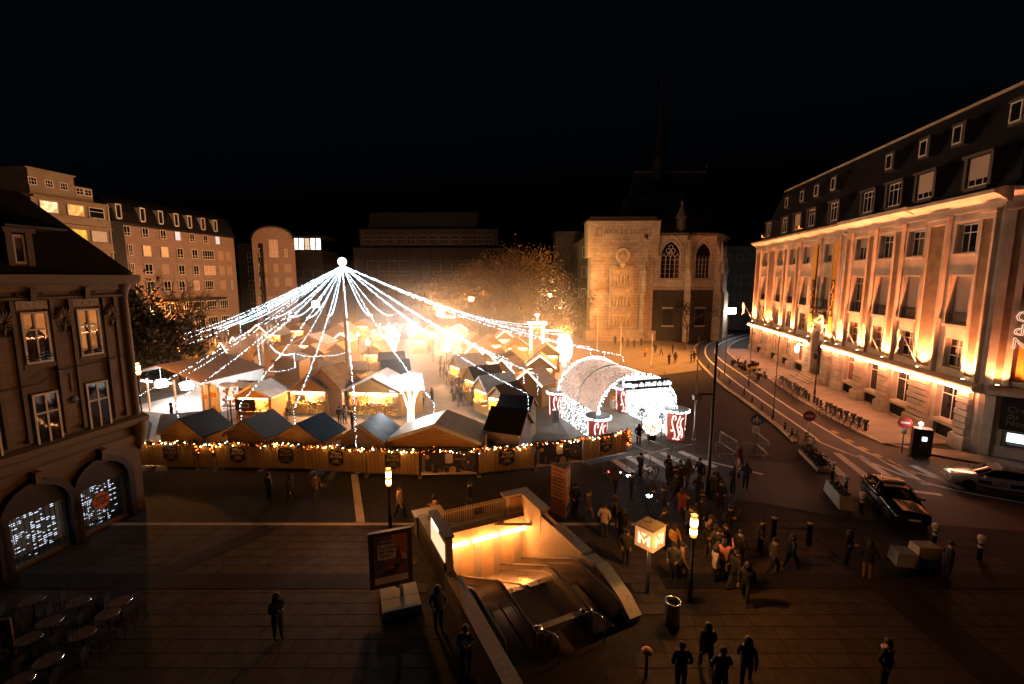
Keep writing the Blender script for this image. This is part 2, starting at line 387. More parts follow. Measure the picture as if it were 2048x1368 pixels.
M['signred'] = pm('sign_red', (.45,.04,.03), .45, .1, 4); M['signblue'] = pm('sign_blue', (.03,.10,.32), .45, .1, 4)
M['bollardwhite'] = pm('white_bollard_cap', (.60,.52,.44), .55, .15, 5); M['orangecap'] = pm('orange_bollard_cap', (.55,.22,.05), .35, .1, 4)
M['blockpale'] = pm('pale_concrete_block', (.46,.38,.30), .85, .15, 2, .2, 20); M['tableslat'] = pm('table_slat_paint', (.22,.17,.14), .3, .3, 5, metal=.5)
M['lampwood'] = pm('orange_varnished_tube', (.48,.22,.06), .45, .1, 4); M['orangelit'] = pm('bright_orange_plastic', (.75,.25,.03), .5, .05, 4)
M['toyred'] = emis('red_toy_bulb', (1,.12,.08), 6)
M['clearglass'] = glassmat('windbreak_glass', (.012,.01,.009), .05)

M['clearpane'] = glassmat('see_through_window_glass', (.02,.02,.02), .03); M['clearpane'].node_tree.nodes['Principled BSDF'].inputs['Alpha'].default_value = .22

M['oldcream'] = pm('old_cream_stucco', (.092,.064,.036), .85, .2, .9, .25, 20, dirt=(.12,.09,.06))
M['garlandwarm'] = emis('warm_garland_bulb', (1,.48,.11), 130)
M['aptcream'] = pm('apartment_render', (.27,.22,.15), .85, .15, .8, .15, 25)
M['lampcore'] = emis('lamp_core', (1,.72,.4), 20)
M['settband'] = brickmat('small_granite_setts', (.03,.027,.025), (.022,.02,.019), (.012,.011,.01), .14, .14, .02, plane='xy', bump=.8)
M['roofpale'] = pm('pale_weathered_roof_boards', (.46,.37,.29), .65, .18, 1.6, .3, 8, stretch=(1,1,5))
# ============================================================ SETTING
# the ground as one sheet, the plaza slabs laid on it, roads and kerbs
g = MB(); g.quad((-600,-60,-.02),(600,-60,-.02),(600,900,-.02),(-600,900,-.02))
# leave the metro stairwell open: split the sheet around it
g = MB()
MO = Vector((-3.6, 22.1, 0)); MU = Vector((.902, .431, 0)).normalized(); MV = Vector((.431, -.902, 0)).normalized()
def ml(u, v, z=0): p = MO + MU*u + MV*v; return Vector((p.x, p.y, z))
hole = [ml(-1.0,.15), ml(4.6,.15), ml(4.6,9.3), ml(-1.0,9.3)]
outer = [Vector((-600,900,0)), Vector((600,900,0)), Vector((600,-60,0)), Vector((-600,-60,0))]
vs = [(p.x,p.y,-.02) for p in hole] + [(p.x,p.y,-.02) for p in outer]
g.add(vs, [(0,1,5,4),(1,2,6,5),(2,3,7,6),(3,0,4,7)])
# unify winding upward
g.f = [tuple(reversed(f)) for f in g.f]
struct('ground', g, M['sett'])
def ribbon(left, right, z):
    mb = MB()
    for i in range(len(left)-1):
        mb.quad((*right[i],z),(*right[i+1],z),(*left[i+1],z),(*left[i],z))
    return mb
def smooth(pts, n=6):
    pts = [Vector((p[0],p[1])) for p in pts]; out = []
    for i in range(len(pts)-1):
        p0 = pts[max(i-1,0)]; p1 = pts[i]; p2 = pts[i+1]; p3 = pts[min(i+2,len(pts)-1)]
        for k in range(n):
            t = k/n
            q = .5*((2*p1)+(-p0+p2)*t+(2*p0-5*p1+4*p2-p3)*t*t+(-p0+3*p1-3*p2+p3)*t**3)
            out.append((q.x,q.y))
    out.append((pts[-1].x,pts[-1].y)); return out
LK = smooth([(47.5,106),(41.2,96.5),(35.6,88.5),(32.2,80.5),(29.4,72.2),(27.0,62.4),(25.4,53.6),(24.5,46.9),(23.4,39.5),(22.4,35.1)])
RKr = [(58,106),(49.5,98.5),(43.0,90),(37.6,80.5),(35.3,73),(34.2,67),(33.3,61.4),(31.7,53.6),(30.4,47.9),(29.4,42.5),(28.9,38.1),(28.7,34.6)]
RK = smooth(RKr)
n = min(len(LK), len(RK))
def resample(p, n):
    L = [0]
    for a, b in zip(p, p[1:]): L.append(L[-1]+math.dist(a,b))
    out = []
    for i in range(n):
        t = L[-1]*i/(n-1); k = max(j for j in range(len(L)) if L[j] <= t+1e-9); k = min(k, len(p)-2)
        f = (t-L[k])/max(1e-9, L[k+1]-L[k]); out.append((p[k][0]+(p[k+1][0]-p[k][0])*f, p[k][1]+(p[k+1][1]-p[k][1])*f))
    return out
LK2 = resample(LK, 60); RK2 = resample(RK, 60)
rd = MB()
for i in range(59): rd.quad((*RK2[i],0),(*RK2[i+1],0),(*LK2[i+1],0),(*LK2[i],0))
# junction in front of the bank corner and the cross street running left
rd.add([(22.4,35.1,0),(28.7,34.6,0),(30.5,33.0,0),(60,12,0),(60,4,0),(27,22.0,0),(17.6,23.6,0),(12.2,26.2,0),(8.6,28.6,0),(7.0,31.6,0),(9.2,33.6,0),(14.5,32.6,0),(19.6,30.8,0),(21.8,32.6,0)],
       [tuple(range(14))[::-1]])
struct('road', rd, M['asphalt'])
# stone kerbs either side of the curving street
def kerb(pts, wdt, h, name, mat):
    mb = MB()
    for a, b in zip(pts, pts[1:]):
        d = (Vector(b)-Vector(a)); L = d.length; d.normalize(); nn = Vector((-d.y, d.x))*wdt
        p = [Vector(a), Vector(b), Vector(b)+nn, Vector(a)+nn]
        mb.add([(q.x,q.y,-.02) for q in p]+[(q.x,q.y,h) for q in p], [(4,5,6,7),(0,1,5,4),(1,2,6,5),(2,3,7,6),(3,0,4,7)])
    return struct(name, mb, mat)
kerb(LK2, -.32, .13, 'kerb', M['stone2']); kerb(RK2, .28, .13, 'kerb', M['stone2'])
# raised pavement along the bank
pv = MB()
BA = Vector((33.9,32.9)); BD = Vector((.17516,.98454))
RKp = [(p[0]+.28, p[1]) for p in RK2]
for a, b in zip(RKp, RKp[1:]):
    if a[1] > 84: continue
    fa = BA + BD*((a[1]-BA.y)/BD.y); fb = BA + BD*((b[1]-BA.y)/BD.y)
    pv.quad((a[0],a[1],.11),(b[0],b[1],.11),(fb.x+.3,fb.y,.11),(fa.x+.3,fa.y,.11))
struct('pavement', pv, M['paving2'])
pc = MB(); pc.add([(28.98,34.6,.11),(30.7,32.2,.11),(39.5,25.6,.11),(41,27.5,.11),(34.2,32.7,.11)],[(0,1,2,3,4)])
struct('pavement', pc, M['paving2'])
# raised square on the far side, where the memorial stands
sq = MB(); sq.add([(9.0,56,.05),(19,60,.05),(26.6,64,.05),(28.9,72,.05),(31.8,80.5,.05),(35,88,.05),(32,96,.05),(10,100,.05)],[tuple(range(8))])
struct('square_paving', sq, M['paving2'])
# painted markings
pnt = MB()
def stripe(a, b, w, mb, z=.004):
    a = Vector(a); b = Vector(b); d = (b-a).normalized(); nn = Vector((-d.y,d.x))*w/2
    mb.quad((*(a-nn),z),(*(b-nn),z),(*(b+nn),z),(*(a+nn),z))
def marking(name, a, b, w, mat, z=.004):
    mb = MB(); stripe(a, b, w, mb, z); return struct(name, mb, mat)
for a, b in (((22.7,32.9),(21.6,28.9)),((23.95,32.9),(22.95,28.3)),((25.2,32.4),(24.4,27.9)),((26.4,31.6),(25.9,27.5)),((27.6,30.6),(27.5,27.0)),((28.8,29.6),(29.2,26.6))):
    marking('crosswalk_stripe', a, b, .5, M['paint'])
for a, b in (((8.4,32.2),(9.4,29.6)),((9.7,32.6),(10.9,29.7)),((11.1,33.0),(12.4,29.9)),((12.5,33.2),(13.9,30.3)),((7.2,31.6),(8.0,29.4))):
    marking('crosswalk_stripe', a, b, .55, M['paint'])
marking('stop_line', (13.0,32.0),(16.5,29.1), .22, M['paint'])
marking('stop_line', (21.9,27.6),(25.6,26.2), .35, M['paint'])
for i, (x, y) in enumerate([(27.1,37.6),(26.8,35.5),(26.65,33.8),(26.6,32.4),(26.58,31.3),(26.6,30.4),(26.75,29.5)]):
    marking('yellow_lane_dash', (x,y+.38),(x-.05,y-.38), .42, M['ypaint'])
# added white painted lines standing in for headlight trails round the bend
for off, nm in ((.30,'headlight_trail_line'),(.62,'headlight_trail_line')):
    P = [((1-off)*a[0]+off*b[0], (1-off)*a[1]+off*b[1]) for a, b in zip(LK2, RK2)]
    P += ([(25.1,31.5),(25.6,29.0),(26.9,26.9),(29.4,25.2),(33.0,23.2)] if off < .5 else [(26.3,31.6),(26.7,29.9),(27.8,27.9),(30.3,26.1),(34.0,24.0)])
    P = smooth(P, 3); mb = MB()
    for a, b in zip(P, P[1:]):
        d = (Vector(b)-Vector(a)).normalized(); nn = Vector((-d.y,d.x))*.12
        mb.quad((a[0]-nn.x,a[1]-nn.y,.004),(b[0]-nn.x,b[1]-nn.y,.004),(b[0]+nn.x,b[1]+nn.y,.004),(a[0]+nn.x,a[1]+nn.y,.004))
    struct(nm, mb, M['paint'])
# parking bay outlines by the bank kerb
for k in range(4):
    a = (31.9+.9*k*.35, 58.5+k*2.2)
    marking('parking_line', (a[0]-1.9,a[1]-.5), (a[0],a[1]), .1, M['paint'])
# plaza slabs: rows of flagstones of changing length, darker bands of setts between the fields
plaza = MB(); plaza.add([(-40,-2,-.012),(6.0,-2,-.012),(6.0,8,-.012),(-40,8,-.012)],[(0,1,2,3)])
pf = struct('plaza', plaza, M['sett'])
slabs = []
def inmetro(x, y):
    p = Vector((x,y,0))-MO; u = p.dot(MU); v = p.dot(MV); return -1.9 < u < 5.5 and -.7 < v < 10.6
rr = random.Random(3)
y = 8.2
while y < 22.6:
    h = .62; x = -24 + rr.random()*.8
    while x < 22:
        L = rr.choice((.8,1.0,1.1,1.25)); cx = x+L/2; cyy = y+h/2
        roadx = 17.6 if cyy > 21.5 else 40
        if not inmetro(cx, cyy) and cx < roadx: slabs.append((cx, cyy, L, h))
        x += L
    y += h
slabs.sort(key=lambda s: s[1]+abs(s[0])*.15)
smesh = {}
for i, (x, yy, L, h) in enumerate(slabs[:300]):
    if L not in smesh:
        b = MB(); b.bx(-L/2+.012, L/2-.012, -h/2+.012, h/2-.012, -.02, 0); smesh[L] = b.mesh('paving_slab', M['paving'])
    obj('paving_slab', smesh[L], pf, (x, yy, rr.uniform(-.003,.004)), (rr.uniform(-.004,.004), rr.uniform(-.004,.004), 0))
b = MB()
for (x, yy, L, h) in slabs[300:]:
    z = rr.uniform(-.003,.004); b.bx(x-L/2+.012, x+L/2-.012, yy-h/2+.012, yy+h/2-.012, z-.02, z)
o = obj('paving_slab_field', b.mesh('paving_slab_field', M['paving']), pf); o['kind'] = 'stuff'
for kz, (pts, wd) in enumerate((([(-23.2,8.4),(-12.5,22.5)],.5),([(-24,18.25),(-5.6,18.25)],.5),([(6.4,18.25),(24,18.25)],.5),([(15.7,8.4),(15.9,22.5)],.8))):
    a, b_ = Vector(pts[0]), Vector(pts[1]); d = (b_-a).normalized(); nn = Vector((-d.y,d.x))*wd; sb_ = MB()
    p = [a-nn, b_-nn, b_+nn, a+nn]; sb_.add([(q.x,q.y,-.01) for q in p]+[(q.x,q.y,.013+.004*kz) for q in p], [(4,5,6,7),(0,1,5,4),(1,2,6,5),(2,3,7,6),(3,0,4,7)])
    struct('sett_band', sb_, M['settband'])
# pale granite path crossing the dark forecourt, and the pale kerb line at its front
for a, b_, wd in (((-10.4,29.2),(-7.9,22.8),.42),):
    marking('granite_path', a, b_, wd, M['stone2'], .002)
fr = MB(); fr.bx(-24,7.6,22.75,23.0,-.02,.012); struct('granite_border', fr, M['stone2'])
# ============================================================ BANK on the right
def facade_wall(mb, s0, s1, z0, z1, ops, y=0.0, depth=.35, o=1):
    """front skin of a wall in local x (along), z (up), outward = o*y, with openings and their reveals"""
    S = sorted({s0, s1, *[q for op in ops for q in op[:2]]}); Z = sorted({z0, z1, *[q for op in ops for q in op[2:4]]})
    for i in range(len(S)-1):
        for j in range(len(Z)-1):
            cs = (S[i]+S[i+1])/2; cz = (Z[j]+Z[j+1])/2
            if any(a < cs < b and c < cz < d for a, b, c, d in [op[:4] for op in ops]): continue
            p = [(S[i],y,Z[j]),(S[i+1],y,Z[j]),(S[i+1],y,Z[j+1]),(S[i],y,Z[j+1])]
            if o > 0: p = p[::-1]
            mb.quad(*p)
    yi = y - o*depth
    for op in ops:
        a, b, c, d = op[:4]
        mb.quad((a,y,c),(a,y,d),(a,yi,d),(a,yi,c)); mb.quad((b,y,c),(b,yi,c),(b,yi,d),(b,y,d))
        mb.quad((a,y,c),(a,yi,c),(b,yi,c),(b,y,c)); mb.quad((a,y,d),(b,y,d),(b,yi,d),(a,yi,d))
WM = {}
def window(parent, s, z, w, h, o=1, y=-.22, bars=(2,1), frame='white', pane='glass', bar=.06, ins=None, name='window'):
    """frame as a part, its pane as a sub-part; centre s, sill z. bars = (uprights spaces, crossbar heights)"""
    k = (w, h, bars, frame, bar)
    if k not in WM:
        f = MB(); t = .09
        f.bx(-w/2,-w/2+t,-.05,.05,0,h); f.bx(w/2-t,w/2,-.05,.05,0,h); f.bx(-w/2+t,w/2-t,-.05,.05,0,t); f.bx(-w/2+t,w/2-t,-.05,.05,h-t,h)
        nv, hs = bars
        zz = [h*q for q in (hs if isinstance(hs, tuple) else ())]
        cuts = [t]+[q for q in zz]+[h-t]
        for q in zz: f.bx(-w/2+t,w/2-t,-.045,.045,q-bar/2,q+bar/2)
        for i in range(1, nv):
            x = -w/2+w*i/nv
            for a, b in zip(cuts, cuts[1:]):
                f.bx(x-bar/2,x+bar/2,-.04,.04,a+(bar/2 if a != t else 0),b-(bar/2 if b != h-t else 0))
        p = MB(); p.bx(-w/2+.04,w/2-.04,-.012,.012,.04,h-.04)
        WM[k] = (f.mesh('window', M[frame]), p)
    fm, pmb = WM[k]
    kp = k+(pane,)
    if kp not in WM: WM[kp] = pmb.mesh('pane', M[pane])
    f = obj(name, fm, parent, (s, o*y, z)); obj('pane', WM[kp], f)
    return f
bank = thing('bank_building', 'long four storey stone and brick bank with floodlit pilasters and mansard roof', 'building', (BA.x, BA.y, 0), math.atan2(BD.y, BD.x))
BC = [3.05, 8.75, 13.0, 17.35, 24.4, 30.3, 34.7, 39.2, 45.75]; BE = 50.4
up = lambda c: (c-1.05, c+1.05)
ops = []
for c in BC:
    hw = 1.05 if c != 24.4 else .95
    ops.append((c-hw, c+hw, 14.7, 16.88)); ops.append((c-hw, c+hw, 9.25, 12.93))
    if c != 24.4:
        ops.append((c-.9, c+.9, 5.85, 8.1)); ops.append((c-1.15, c+1.15, 1.55, 4.35)); ops.append((c-1.15, c+1.15, .25, 1.2))
ops.append((23.05, 25.75, .75, 6.3))
wl = MB(); facade_wall(wl, 0, BE, 0, 18.0, ops, 0, .55)
# end wall beyond and back
wl.quad((BE,0,0),(BE,-16,0),(BE,-16,18),(BE,0,18)); wl.quad((0,-.56,0),(0,-16,0),(BE,-16,0),(BE,-.56,0))
wl.quad((0,-16,0),(0,-16,18),(BE,-16,18),(BE,-16,0))
obj('wall', wl.mesh('wall', M['stone']), bank)
dk = MB(); dk.quad((0,-.9,0),(BE,-.9,0),(BE,-.9,18),(0,-.9,18)); obj('interior_wall', dk.mesh('interior_wall', M['cream']), bank)
# windows row by row
def railing(parent, s, z, w, y=.08):
    k = ('rail', w)
    if k not in WM:
        r = MB(); r.bx(-w/2,w/2,-.03,.03,.88,.95); r.bx(-w/2,w/2,-.03,.03,.05,.1); r.bx(-w/2,w/2,-.025,.025,.72,.76)
        nb = int(w/.13)
        for i in range(nb+1):
            x = -w/2+w*i/nb; r.bx(x-.014,x+.014,-.014,.014,.1,.88)
        WM[k] = r.mesh('balcony_railing', M['iron'])
    return obj('balcony_railing', WM[k], parent, (s, y, z))
shut = {2: .0}
blindm = {}
def blind(parent, w, h, drop, z0):
    k = ('bl', w, h, drop)
    if k not in WM:
        b = MB(); nsl = max(4, int(drop/.09))
        for i in range(nsl):
            za = h-drop+drop*i/nsl; b.prism([(0,za),(.035,za+.02),(.02,za+drop/nsl),(0,za+drop/nsl)], 'x', -w/2+.05, w/2-.05)
        WM[k] = b.mesh('roller_blind', M['blind'])
    return obj('roller_blind', WM[k], parent, (0, .07, 0))
for i, c in enumerate(BC):
    hw = 1.05 if c != 24.4 else .95
    f = window(bank, c, 14.7, 2*hw, 2.18, y=-.42, bars=(3,(.7,)))
    if i in (3,): blind(f, 2*hw, 2.18, .9, 0)
    if i in (4,5,6,7,8): blind(f, 2*hw, 2.18, 1.35, 0)
    rl = MB(); rl.tube([(-hw,.1,.35),(hw,.1,.35)], .022, 5); rl.tube([(-hw,.1,.18),(hw,.1,.18)], .016, 5); obj('guard_bar', rl.mesh('guard_bar', M['iron']), f)
    f = window(bank, c, 9.25, 2*hw, 3.68, y=-.45, bars=(3,(.3,.8)), pane='glass')
    if i == 3: pass
    else: blind(f, 2*hw, 3.68, 3.55, 0)
    railing(bank, c, 9.25, 2*hw-.04, -.1)
    if c != 24.4:
        window(bank, c, 5.85, 1.8, 2.25, y=-.42, bars=(2,(.4,.72)), pane='glass' if i < 2 else 'dimglass')
        window(bank, c, 1.55, 2.3, 2.8, y=-.45, bars=(2,(.74,)), pane='glass' if i < 3 else 'dimglass')
        gr = MB()
        for q in range(9): gr.bx(-1.1+q*.27,-1.07+q*.27,-.03,.03,.25,1.2)
        for q in range(4): gr.bx(-1.12,1.12,-.02,.02,.3+q*.27,.33+q*.27)
        gr.quad((-1.15,-.2,.25),(1.15,-.2,.25),(1.15,-.2,1.2),(-1.15,-.2,1.2))
        if i == 0: GR = gr.mesh('basement_grille', M['iron'])
        obj('basement_grille', GR, bank, (c, -.12, 0))
    # sills, lintels and spandrel panels of this bay
    SLS = [(hw+.12,.16,14.5,14.68),(hw+.14,.22,9.0,9.22),(hw+.1,.07,12.97,13.06)]
    if c != 24.4: SLS += [(1.02,.12,5.7,5.83),(1.25,.1,1.35,1.52)]
    for q_ in SLS:
        if ('sl',q_) not in WM: WM[('sl',q_)] = MB().bx(-q_[0],q_[0],.002,q_[1],q_[2],q_[3]).mesh('sill', M['stone'])
        obj('sill', WM[('sl',q_)], bank, (c,0,0))
    sd = MB()
    for za, zb in ((14.62,17.02),(9.3,13.0)):
        for sx in (-1, 1): a, b = sorted((c+sx*(hw+.05), c+sx*(hw+.24))); sd.bx(a, b, .002, .1, za, zb)
    sd.bx(c-hw-.24,c+hw+.24,.002,.14,17.02,17.2)
    obj('window_surround', sd.mesh('window_surround', M['stone']), bank)
# pilasters: stone frame round a brick field, rusticated piers under them
PX = [(4.75,7.15),(10.25,11.5),(14.6,15.75),(19.0,20.4),(21.3,22.7),(26.2,27.6),(27.9,28.9),(31.9,33.1),(36.3,37.6),(40.8,44.0),(47.4,49.6)]
PX = [(.25,1.55),(4.75,7.1),(10.25,11.55),(14.55,15.85),(18.9,20.2),(21.35,22.85),(26.1,27.6),(31.85,33.15),(36.25,37.65),(40.8,43.9),(47.3,49.7)]
blk = MB(); blk.bx(-.5,.5,-.5,.5,-.5,.5)
BK = {}
def block(w, h, d):
    k = (round(w,2), round(h,2), round(d,2))
    if k not in BK:
        b = MB(); e = .035; w2, d2, h2 = w/2, d, h/2
        b.add([(-w2,0,-h2),(w2,0,-h2),(w2,0,h2),(-w2,0,h2),(-w2,d2-e,-h2+e*.4),(w2,d2-e,-h2+e*.4),(w2,d2-e,h2-e*.4),(-w2,d2-e,h2-e*.4),
               (-w2+e,d2,-h2+e),(w2-e,d2,-h2+e),(w2-e,d2,h2-e),(-w2+e,d2,h2-e)],
              [(0,1,5,4),(1,2,6,5),(2,3,7,6),(3,0,4,7),(4,5,9,8),(5,6,10,9),(6,7,11,10),(7,4,8,11),(8,9,10,11)])
        b.f = [tuple(reversed(f)) for f in b.f]
        BK[k] = b.mesh('stone_block', M['stone'])
    return BK[k]
rb = random.Random(5)
for (a, b) in PX:
    c = (a+b)/2; w_ = b-a
    p = MB(); e = .2 if w_ < 2 else .3
    p.bx(a,a+e,.002,.3,5.25,17.4); p.bx(b-e,b,.002,.3,5.25,17.4); p.bx(a+e,b-e,.002,.3,17.0,17.4); p.bx(a+e,b-e,.002,.3,5.25,5.55)
    p.bx(a-.08,b+.08,.002,.38,17.42,17.62)
    pi = obj('pilaster', p.mesh('pilaster', M['stone']), bank)
    q = MB(); q.bx(a+e,b-e,.002,.2,5.56,16.99); obj('brick_field', q.mesh('brick_field', M['brick']), pi)
    # rusticated pier below
    pier = MB(); pier.bx(a+.05,b-.05,.002,.16,.9,4.5); pr = obj('pier', pier.mesh('pier', M['stone']), bank)
    pl = MB(); pl.bx(a-.12,b+.12,.004,.55,0,1.0); pl.bx(a-.06,b+.06,.004,.48,1.003,1.12); obj('plinth', pl.mesh('plinth', M['stone']), pr)
    z = 1.16; k = 0
    while z < 4.3:
        h = .47; w2 = w_ - (.02 if k % 2 else .2)
        if w_ > 2 and k % 2 == 0:
            obj('stone_block', block(w2*.55-.02,h-.03,.28), pr, (c-w2*.225,.162,z+h/2)); obj('stone_block', block(w2*.45-.02,h-.03,.28), pr, (c+w2*.275,.162,z+h/2))
        else: obj('stone_block', block(w2,h-.03,.28+rb.uniform(0,.015)), pr, (c,.162,z+h/2))
        z += h+.005; k += 1
# ledge with LED strip beneath its edge, broken by the entrance
for a, b in ((-.15,22.75),(26.5,BE+.1)):
    l = MB(); l.prism([(.002,4.5),(.5,4.62),(.62,4.72),(.62,4.95),(.2,5.2),(.002,5.2)], 'x', a, b); le = obj('ledge', l.mesh('ledge', M['stone']), bank)
    s = MB(); s.bx(a+.1,b-.1,.64,.70,4.56,4.68); obj('led_strip', s.mesh('led_strip', M['ledstrip']), le)
# entablature and cornice
cn = MB(); cn.prism([(-.3,18.0),(.1,18.0),(.1,18.15),(.35,18.3),(.75,18.55),(.95,18.6),(.95,18.85),(.3,19.05),(-.9,19.05),(-.9,18.0)], 'x', -.2, BE+.4)
cn.prism([(.002,17.65),(.16,17.65),(.16,17.75),(.002,17.75)], 'x', 0, BE)
cn.prism([(.36,18.25),(1.15,18.6),(1.15,18.95),(.36,18.95)], 'x', 8.9, 20.6)
obj('cornice', cn.mesh('cornice', M['stone']), bank)
# entrance: arched surround, door, steps, cartouche
en = MB()
def arch(mb, c, r0, r1, z, y0, y1, n=12, a0=0, a1=PI):
    pts = []
    for i in range(n):
        q0 = a0+(a1-a0)*i/n; q1 = a0+(a1-a0)*(i+1)/n
        A = [(c+math.cos(q)*r, z+math.sin(q)*r) for q, r in ((q0,r0),(q1,r0),(q1,r1),(q0,r1))]
        mb.prism(A, 'y', y0, y1)
arch(en, 24.4, 1.35, 1.85, 5.0, .01, .45); en.bx(22.55,23.05,.01,.45,.75,5.0); en.bx(25.75,26.25,.01,.45,.75,5.0)
en.bx(22.3,26.5,.01,.5,6.9,7.3)
es = obj('entrance_surround', en.mesh('entrance_surround', M['stone']), bank)
sc_ = MB()
for k in range(26):
    a = k/26*2*PI; sc_.lathe([(0,0),(.22,.08),(.3,.2),(.2,.34),(0,.4)], 7, (24.4+1.0*math.cos(a)*(.7+.3*math.cos(3*a)), .55, 7.75+.55*math.sin(a)))
sc_.lathe([(0,0),(.6,.2),(.7,.6),(.5,1.0),(0,1.1)], 10, (24.4,.55,7.3)); obj('cartouche', sc_.mesh('cartouche', M['stone'], True), es)
dr = MB(); dr.bx(23.07,24.36,-.4,-.32,.75,4.4); dr.bx(24.44,25.73,-.4,-.32,.75,4.4)
for x in (23.2,23.85,24.55,25.2):
    for z in (1.0,2.2,3.3): dr.bx(x,x+.5,-.32,-.28,z,z+.9)
obj('door', dr.mesh('door', M['iron']), bank)
tg = MB(); arch(tg, 24.4, .05, 1.33, 5.0, -.4, -.36); obj('fanlight', tg.mesh('fanlight', M['litpale2']), bank)
for k in range(6):
    a = PI*(k+.5)/6; m_ = MB(); m_.tube([(24.4,-.3,5.0),(24.4+1.3*math.cos(a),-.3,5+1.3*math.sin(a))], .03, 5); obj('fanlight_bar', m_.mesh('fanlight_bar', M['iron']), bank)
for k in range(4):
    st = MB(); st.bx(21.9+k*.16,26.9-k*.16,.1,2.1-k*.42,.11+k*.16,.11+(k+1)*.16-.004); obj('step', st.mesh('step', M['stone']), bank)
# balcony over the entrance
rb2 = MB(); rb2.tube([(22.9,.05,10.2),(22.9,.9,10.2),(25.9,.9,10.2),(25.9,.05,10.2)], .035, 5)
for k in range(18): rb2.tube([(22.9+k*.176,.9,9.2),(22.9+k*.176,.9,10.2)], .014, 4)
rb2.prism([(.05,8.85),(.95,9.0),(.95,9.2),(.05,9.2)], 'x', 22.8, 26.0); obj('entrance_balcony', rb2.mesh('entrance_balcony', M['iron']), bank)
# drainpipe
dp = MB(); dp.tube([(20.75,.12,5.2),(20.75,.12,17.6)], .07, 6); dp.lathe([(.08,0),(.2,.25),(.2,.4)], 8, (20.75,.15,17.5)); obj('drainpipe', dp.mesh('drainpipe', M['steel']), bank)
# mansard roof with two rows of dormers
rf = MB(); rf.prism([(-.4,19.06),(-3.6,27.2),(-9,28.6),(-16,19.06)], 'x', 0, BE-.3); roof = obj('roof', rf.mesh('roof', M['slate']), bank)
rg = MB(); rg.bx(0,BE-.3,-3.75,-3.5,27.15,27.4); obj('ridge_flashing', rg.mesh('ridge_flashing', M['stone2']), roof)
for i, c in enumerate(BC):
    dm = MB(); w2 = 1.35
    dm.bx(c-w2,c-w2+.3,-2.2,-.05,19.5,21.75); dm.bx(c+w2-.3,c+w2,-2.2,-.05,19.5,21.75); dm.bx(c-w2-.1,c+w2+.1,-2.4,.1,21.752,21.95); dm.bx(c-w2+.3,c+w2-.3,-2.2,-.05,19.3,19.55)
    d = obj('dormer', dm.mesh('dormer', M['dormerpaint']), roof)
    f = window(d, c, 19.6, 2.08, 2.1, y=-.3, bars=(3,(.72,)))
    if i in (0,1,6): 
        b = MB(); b.bx(c-1.0,c+1.0,-.26,-.22,20.1,21.7); obj('roller_blind', b.mesh('roller_blind', M['blind']), d)
for s in (-.3,5.2,9.3,14.4,25.8,30.4,34.9,40.5):
    s += 2.6
    dm = MB(); dm.bx(s-.7,s+.7,-3.6,-1.55,23.6,25.3); dm.bx(s-.8,s+.8,-3.7,-1.5,25.302,25.45)
    d = obj('attic_dormer', dm.mesh('attic_dormer', M['dormerpaint']), roof); window(d, s, 23.8, 1.0, 1.4, y=-1.5, bars=(1,()))
# chamfered corner bay with the bank signs and cash machines
CD = Vector((.707,-.707)); ch = thing('corner_bay', 'chamfered stone corner of the bank with dark sign, poster and cash machines', 'building', (BA.x, BA.y, 0), math.atan2(-.707,.707))
# local x to the right, outward = -y
cw = MB(); facade_wall(cw, 0, 9, 0, 18, [(1.4,2.9,.95,2.1),(4.2,5.7,.95,2.1)], 0, .3, -1); cw.quad((9,0,0),(9,9,0),(9,9,18),(9,0,18)); cw.quad((0,9,18),(9,9,18),(9,0,18),(0,0,18))
obj('wall', cw.mesh('wall', M['stone']), ch)
cc = MB(); cc.prism([(-.95,18.6),(-.95,18.85),(-.3,19.05),(.9,19.05),(.9,18.0),(-.1,18.0),(-.35,18.3)], 'x', .3, 9); cc.prism([(-.002,4.5),(-.5,4.62),(-.62,4.95),(-.2,5.2),(-.002,5.2)], 'x', .4, 9)
obj('cornice', cc.mesh('cornice', M['stone']), ch)
cp = MB()
for a, b in ((.15,.6),(1.0,1.35)): cp.bx(a,b,-.3,-.004,5.25,17.4)
cp.bx(1.36,8.8,-.12,-.004,5.25,5.5); cp.bx(.1,1.4,-.38,-.004,17.42,17.62)
obj('pilaster', cp.mesh('pilaster', M['stone']), ch)
cb = MB(); cb.bx(.6,1.0,-.2,-.004,5.25,17.4); cb.bx(1.36,8.8,-.1,-.005,8.3,17.3); obj('brick_field', cb.mesh('brick_field', M['brick']), ch)
rc = MB(); rc.prism([(-.4,19.06),(9,19.06),(6,26.5),(2.5,26.5)], 'x', .5, 9, Matrix.Identity(4)); obj('roof', rc.mesh('roof', M['slate']), ch)
sg = MB(); sg.bx(1.15,7.2,-.5,-.05,2.25,4.48); sgo = obj('sign_panel', sg.mesh('sign_panel', M['plastic']), ch)
for k, t in enumerate(('Crédit','du','Nord')): text('lettering', t, .58, M['signgrey'], sgo, (1.45,-.515,3.72-k*.47), (PI/2,0,0), ext=.012, align='LEFT', offset=.01)
for k, t in enumerate(('Crédit','du','Nord')):
    text('neon_lettering', t, 1.05, M['signglow'], ch, (1.2,-.3,10.15-k*.92), (PI/2,0,0), ext=.06, align='LEFT', offset=.012)
    text('lettering', t, 1.05, M['signface'], ch, (1.2,-.375,10.15-k*.92), (PI/2,0,0), ext=.01, align='LEFT', offset=-.016)
po = MB(); po.bx(1.6,7.0,-.2,-.13,5.7,8.25); pob = obj('poster', po.mesh('poster', M['orange']), ch)
pi2 = MB(); pi2.bx(2.05,6.6,-.215,-.203,6.25,7.7); obj('poster_picture', pi2.mesh('poster_picture', M['posterpic']), pob)
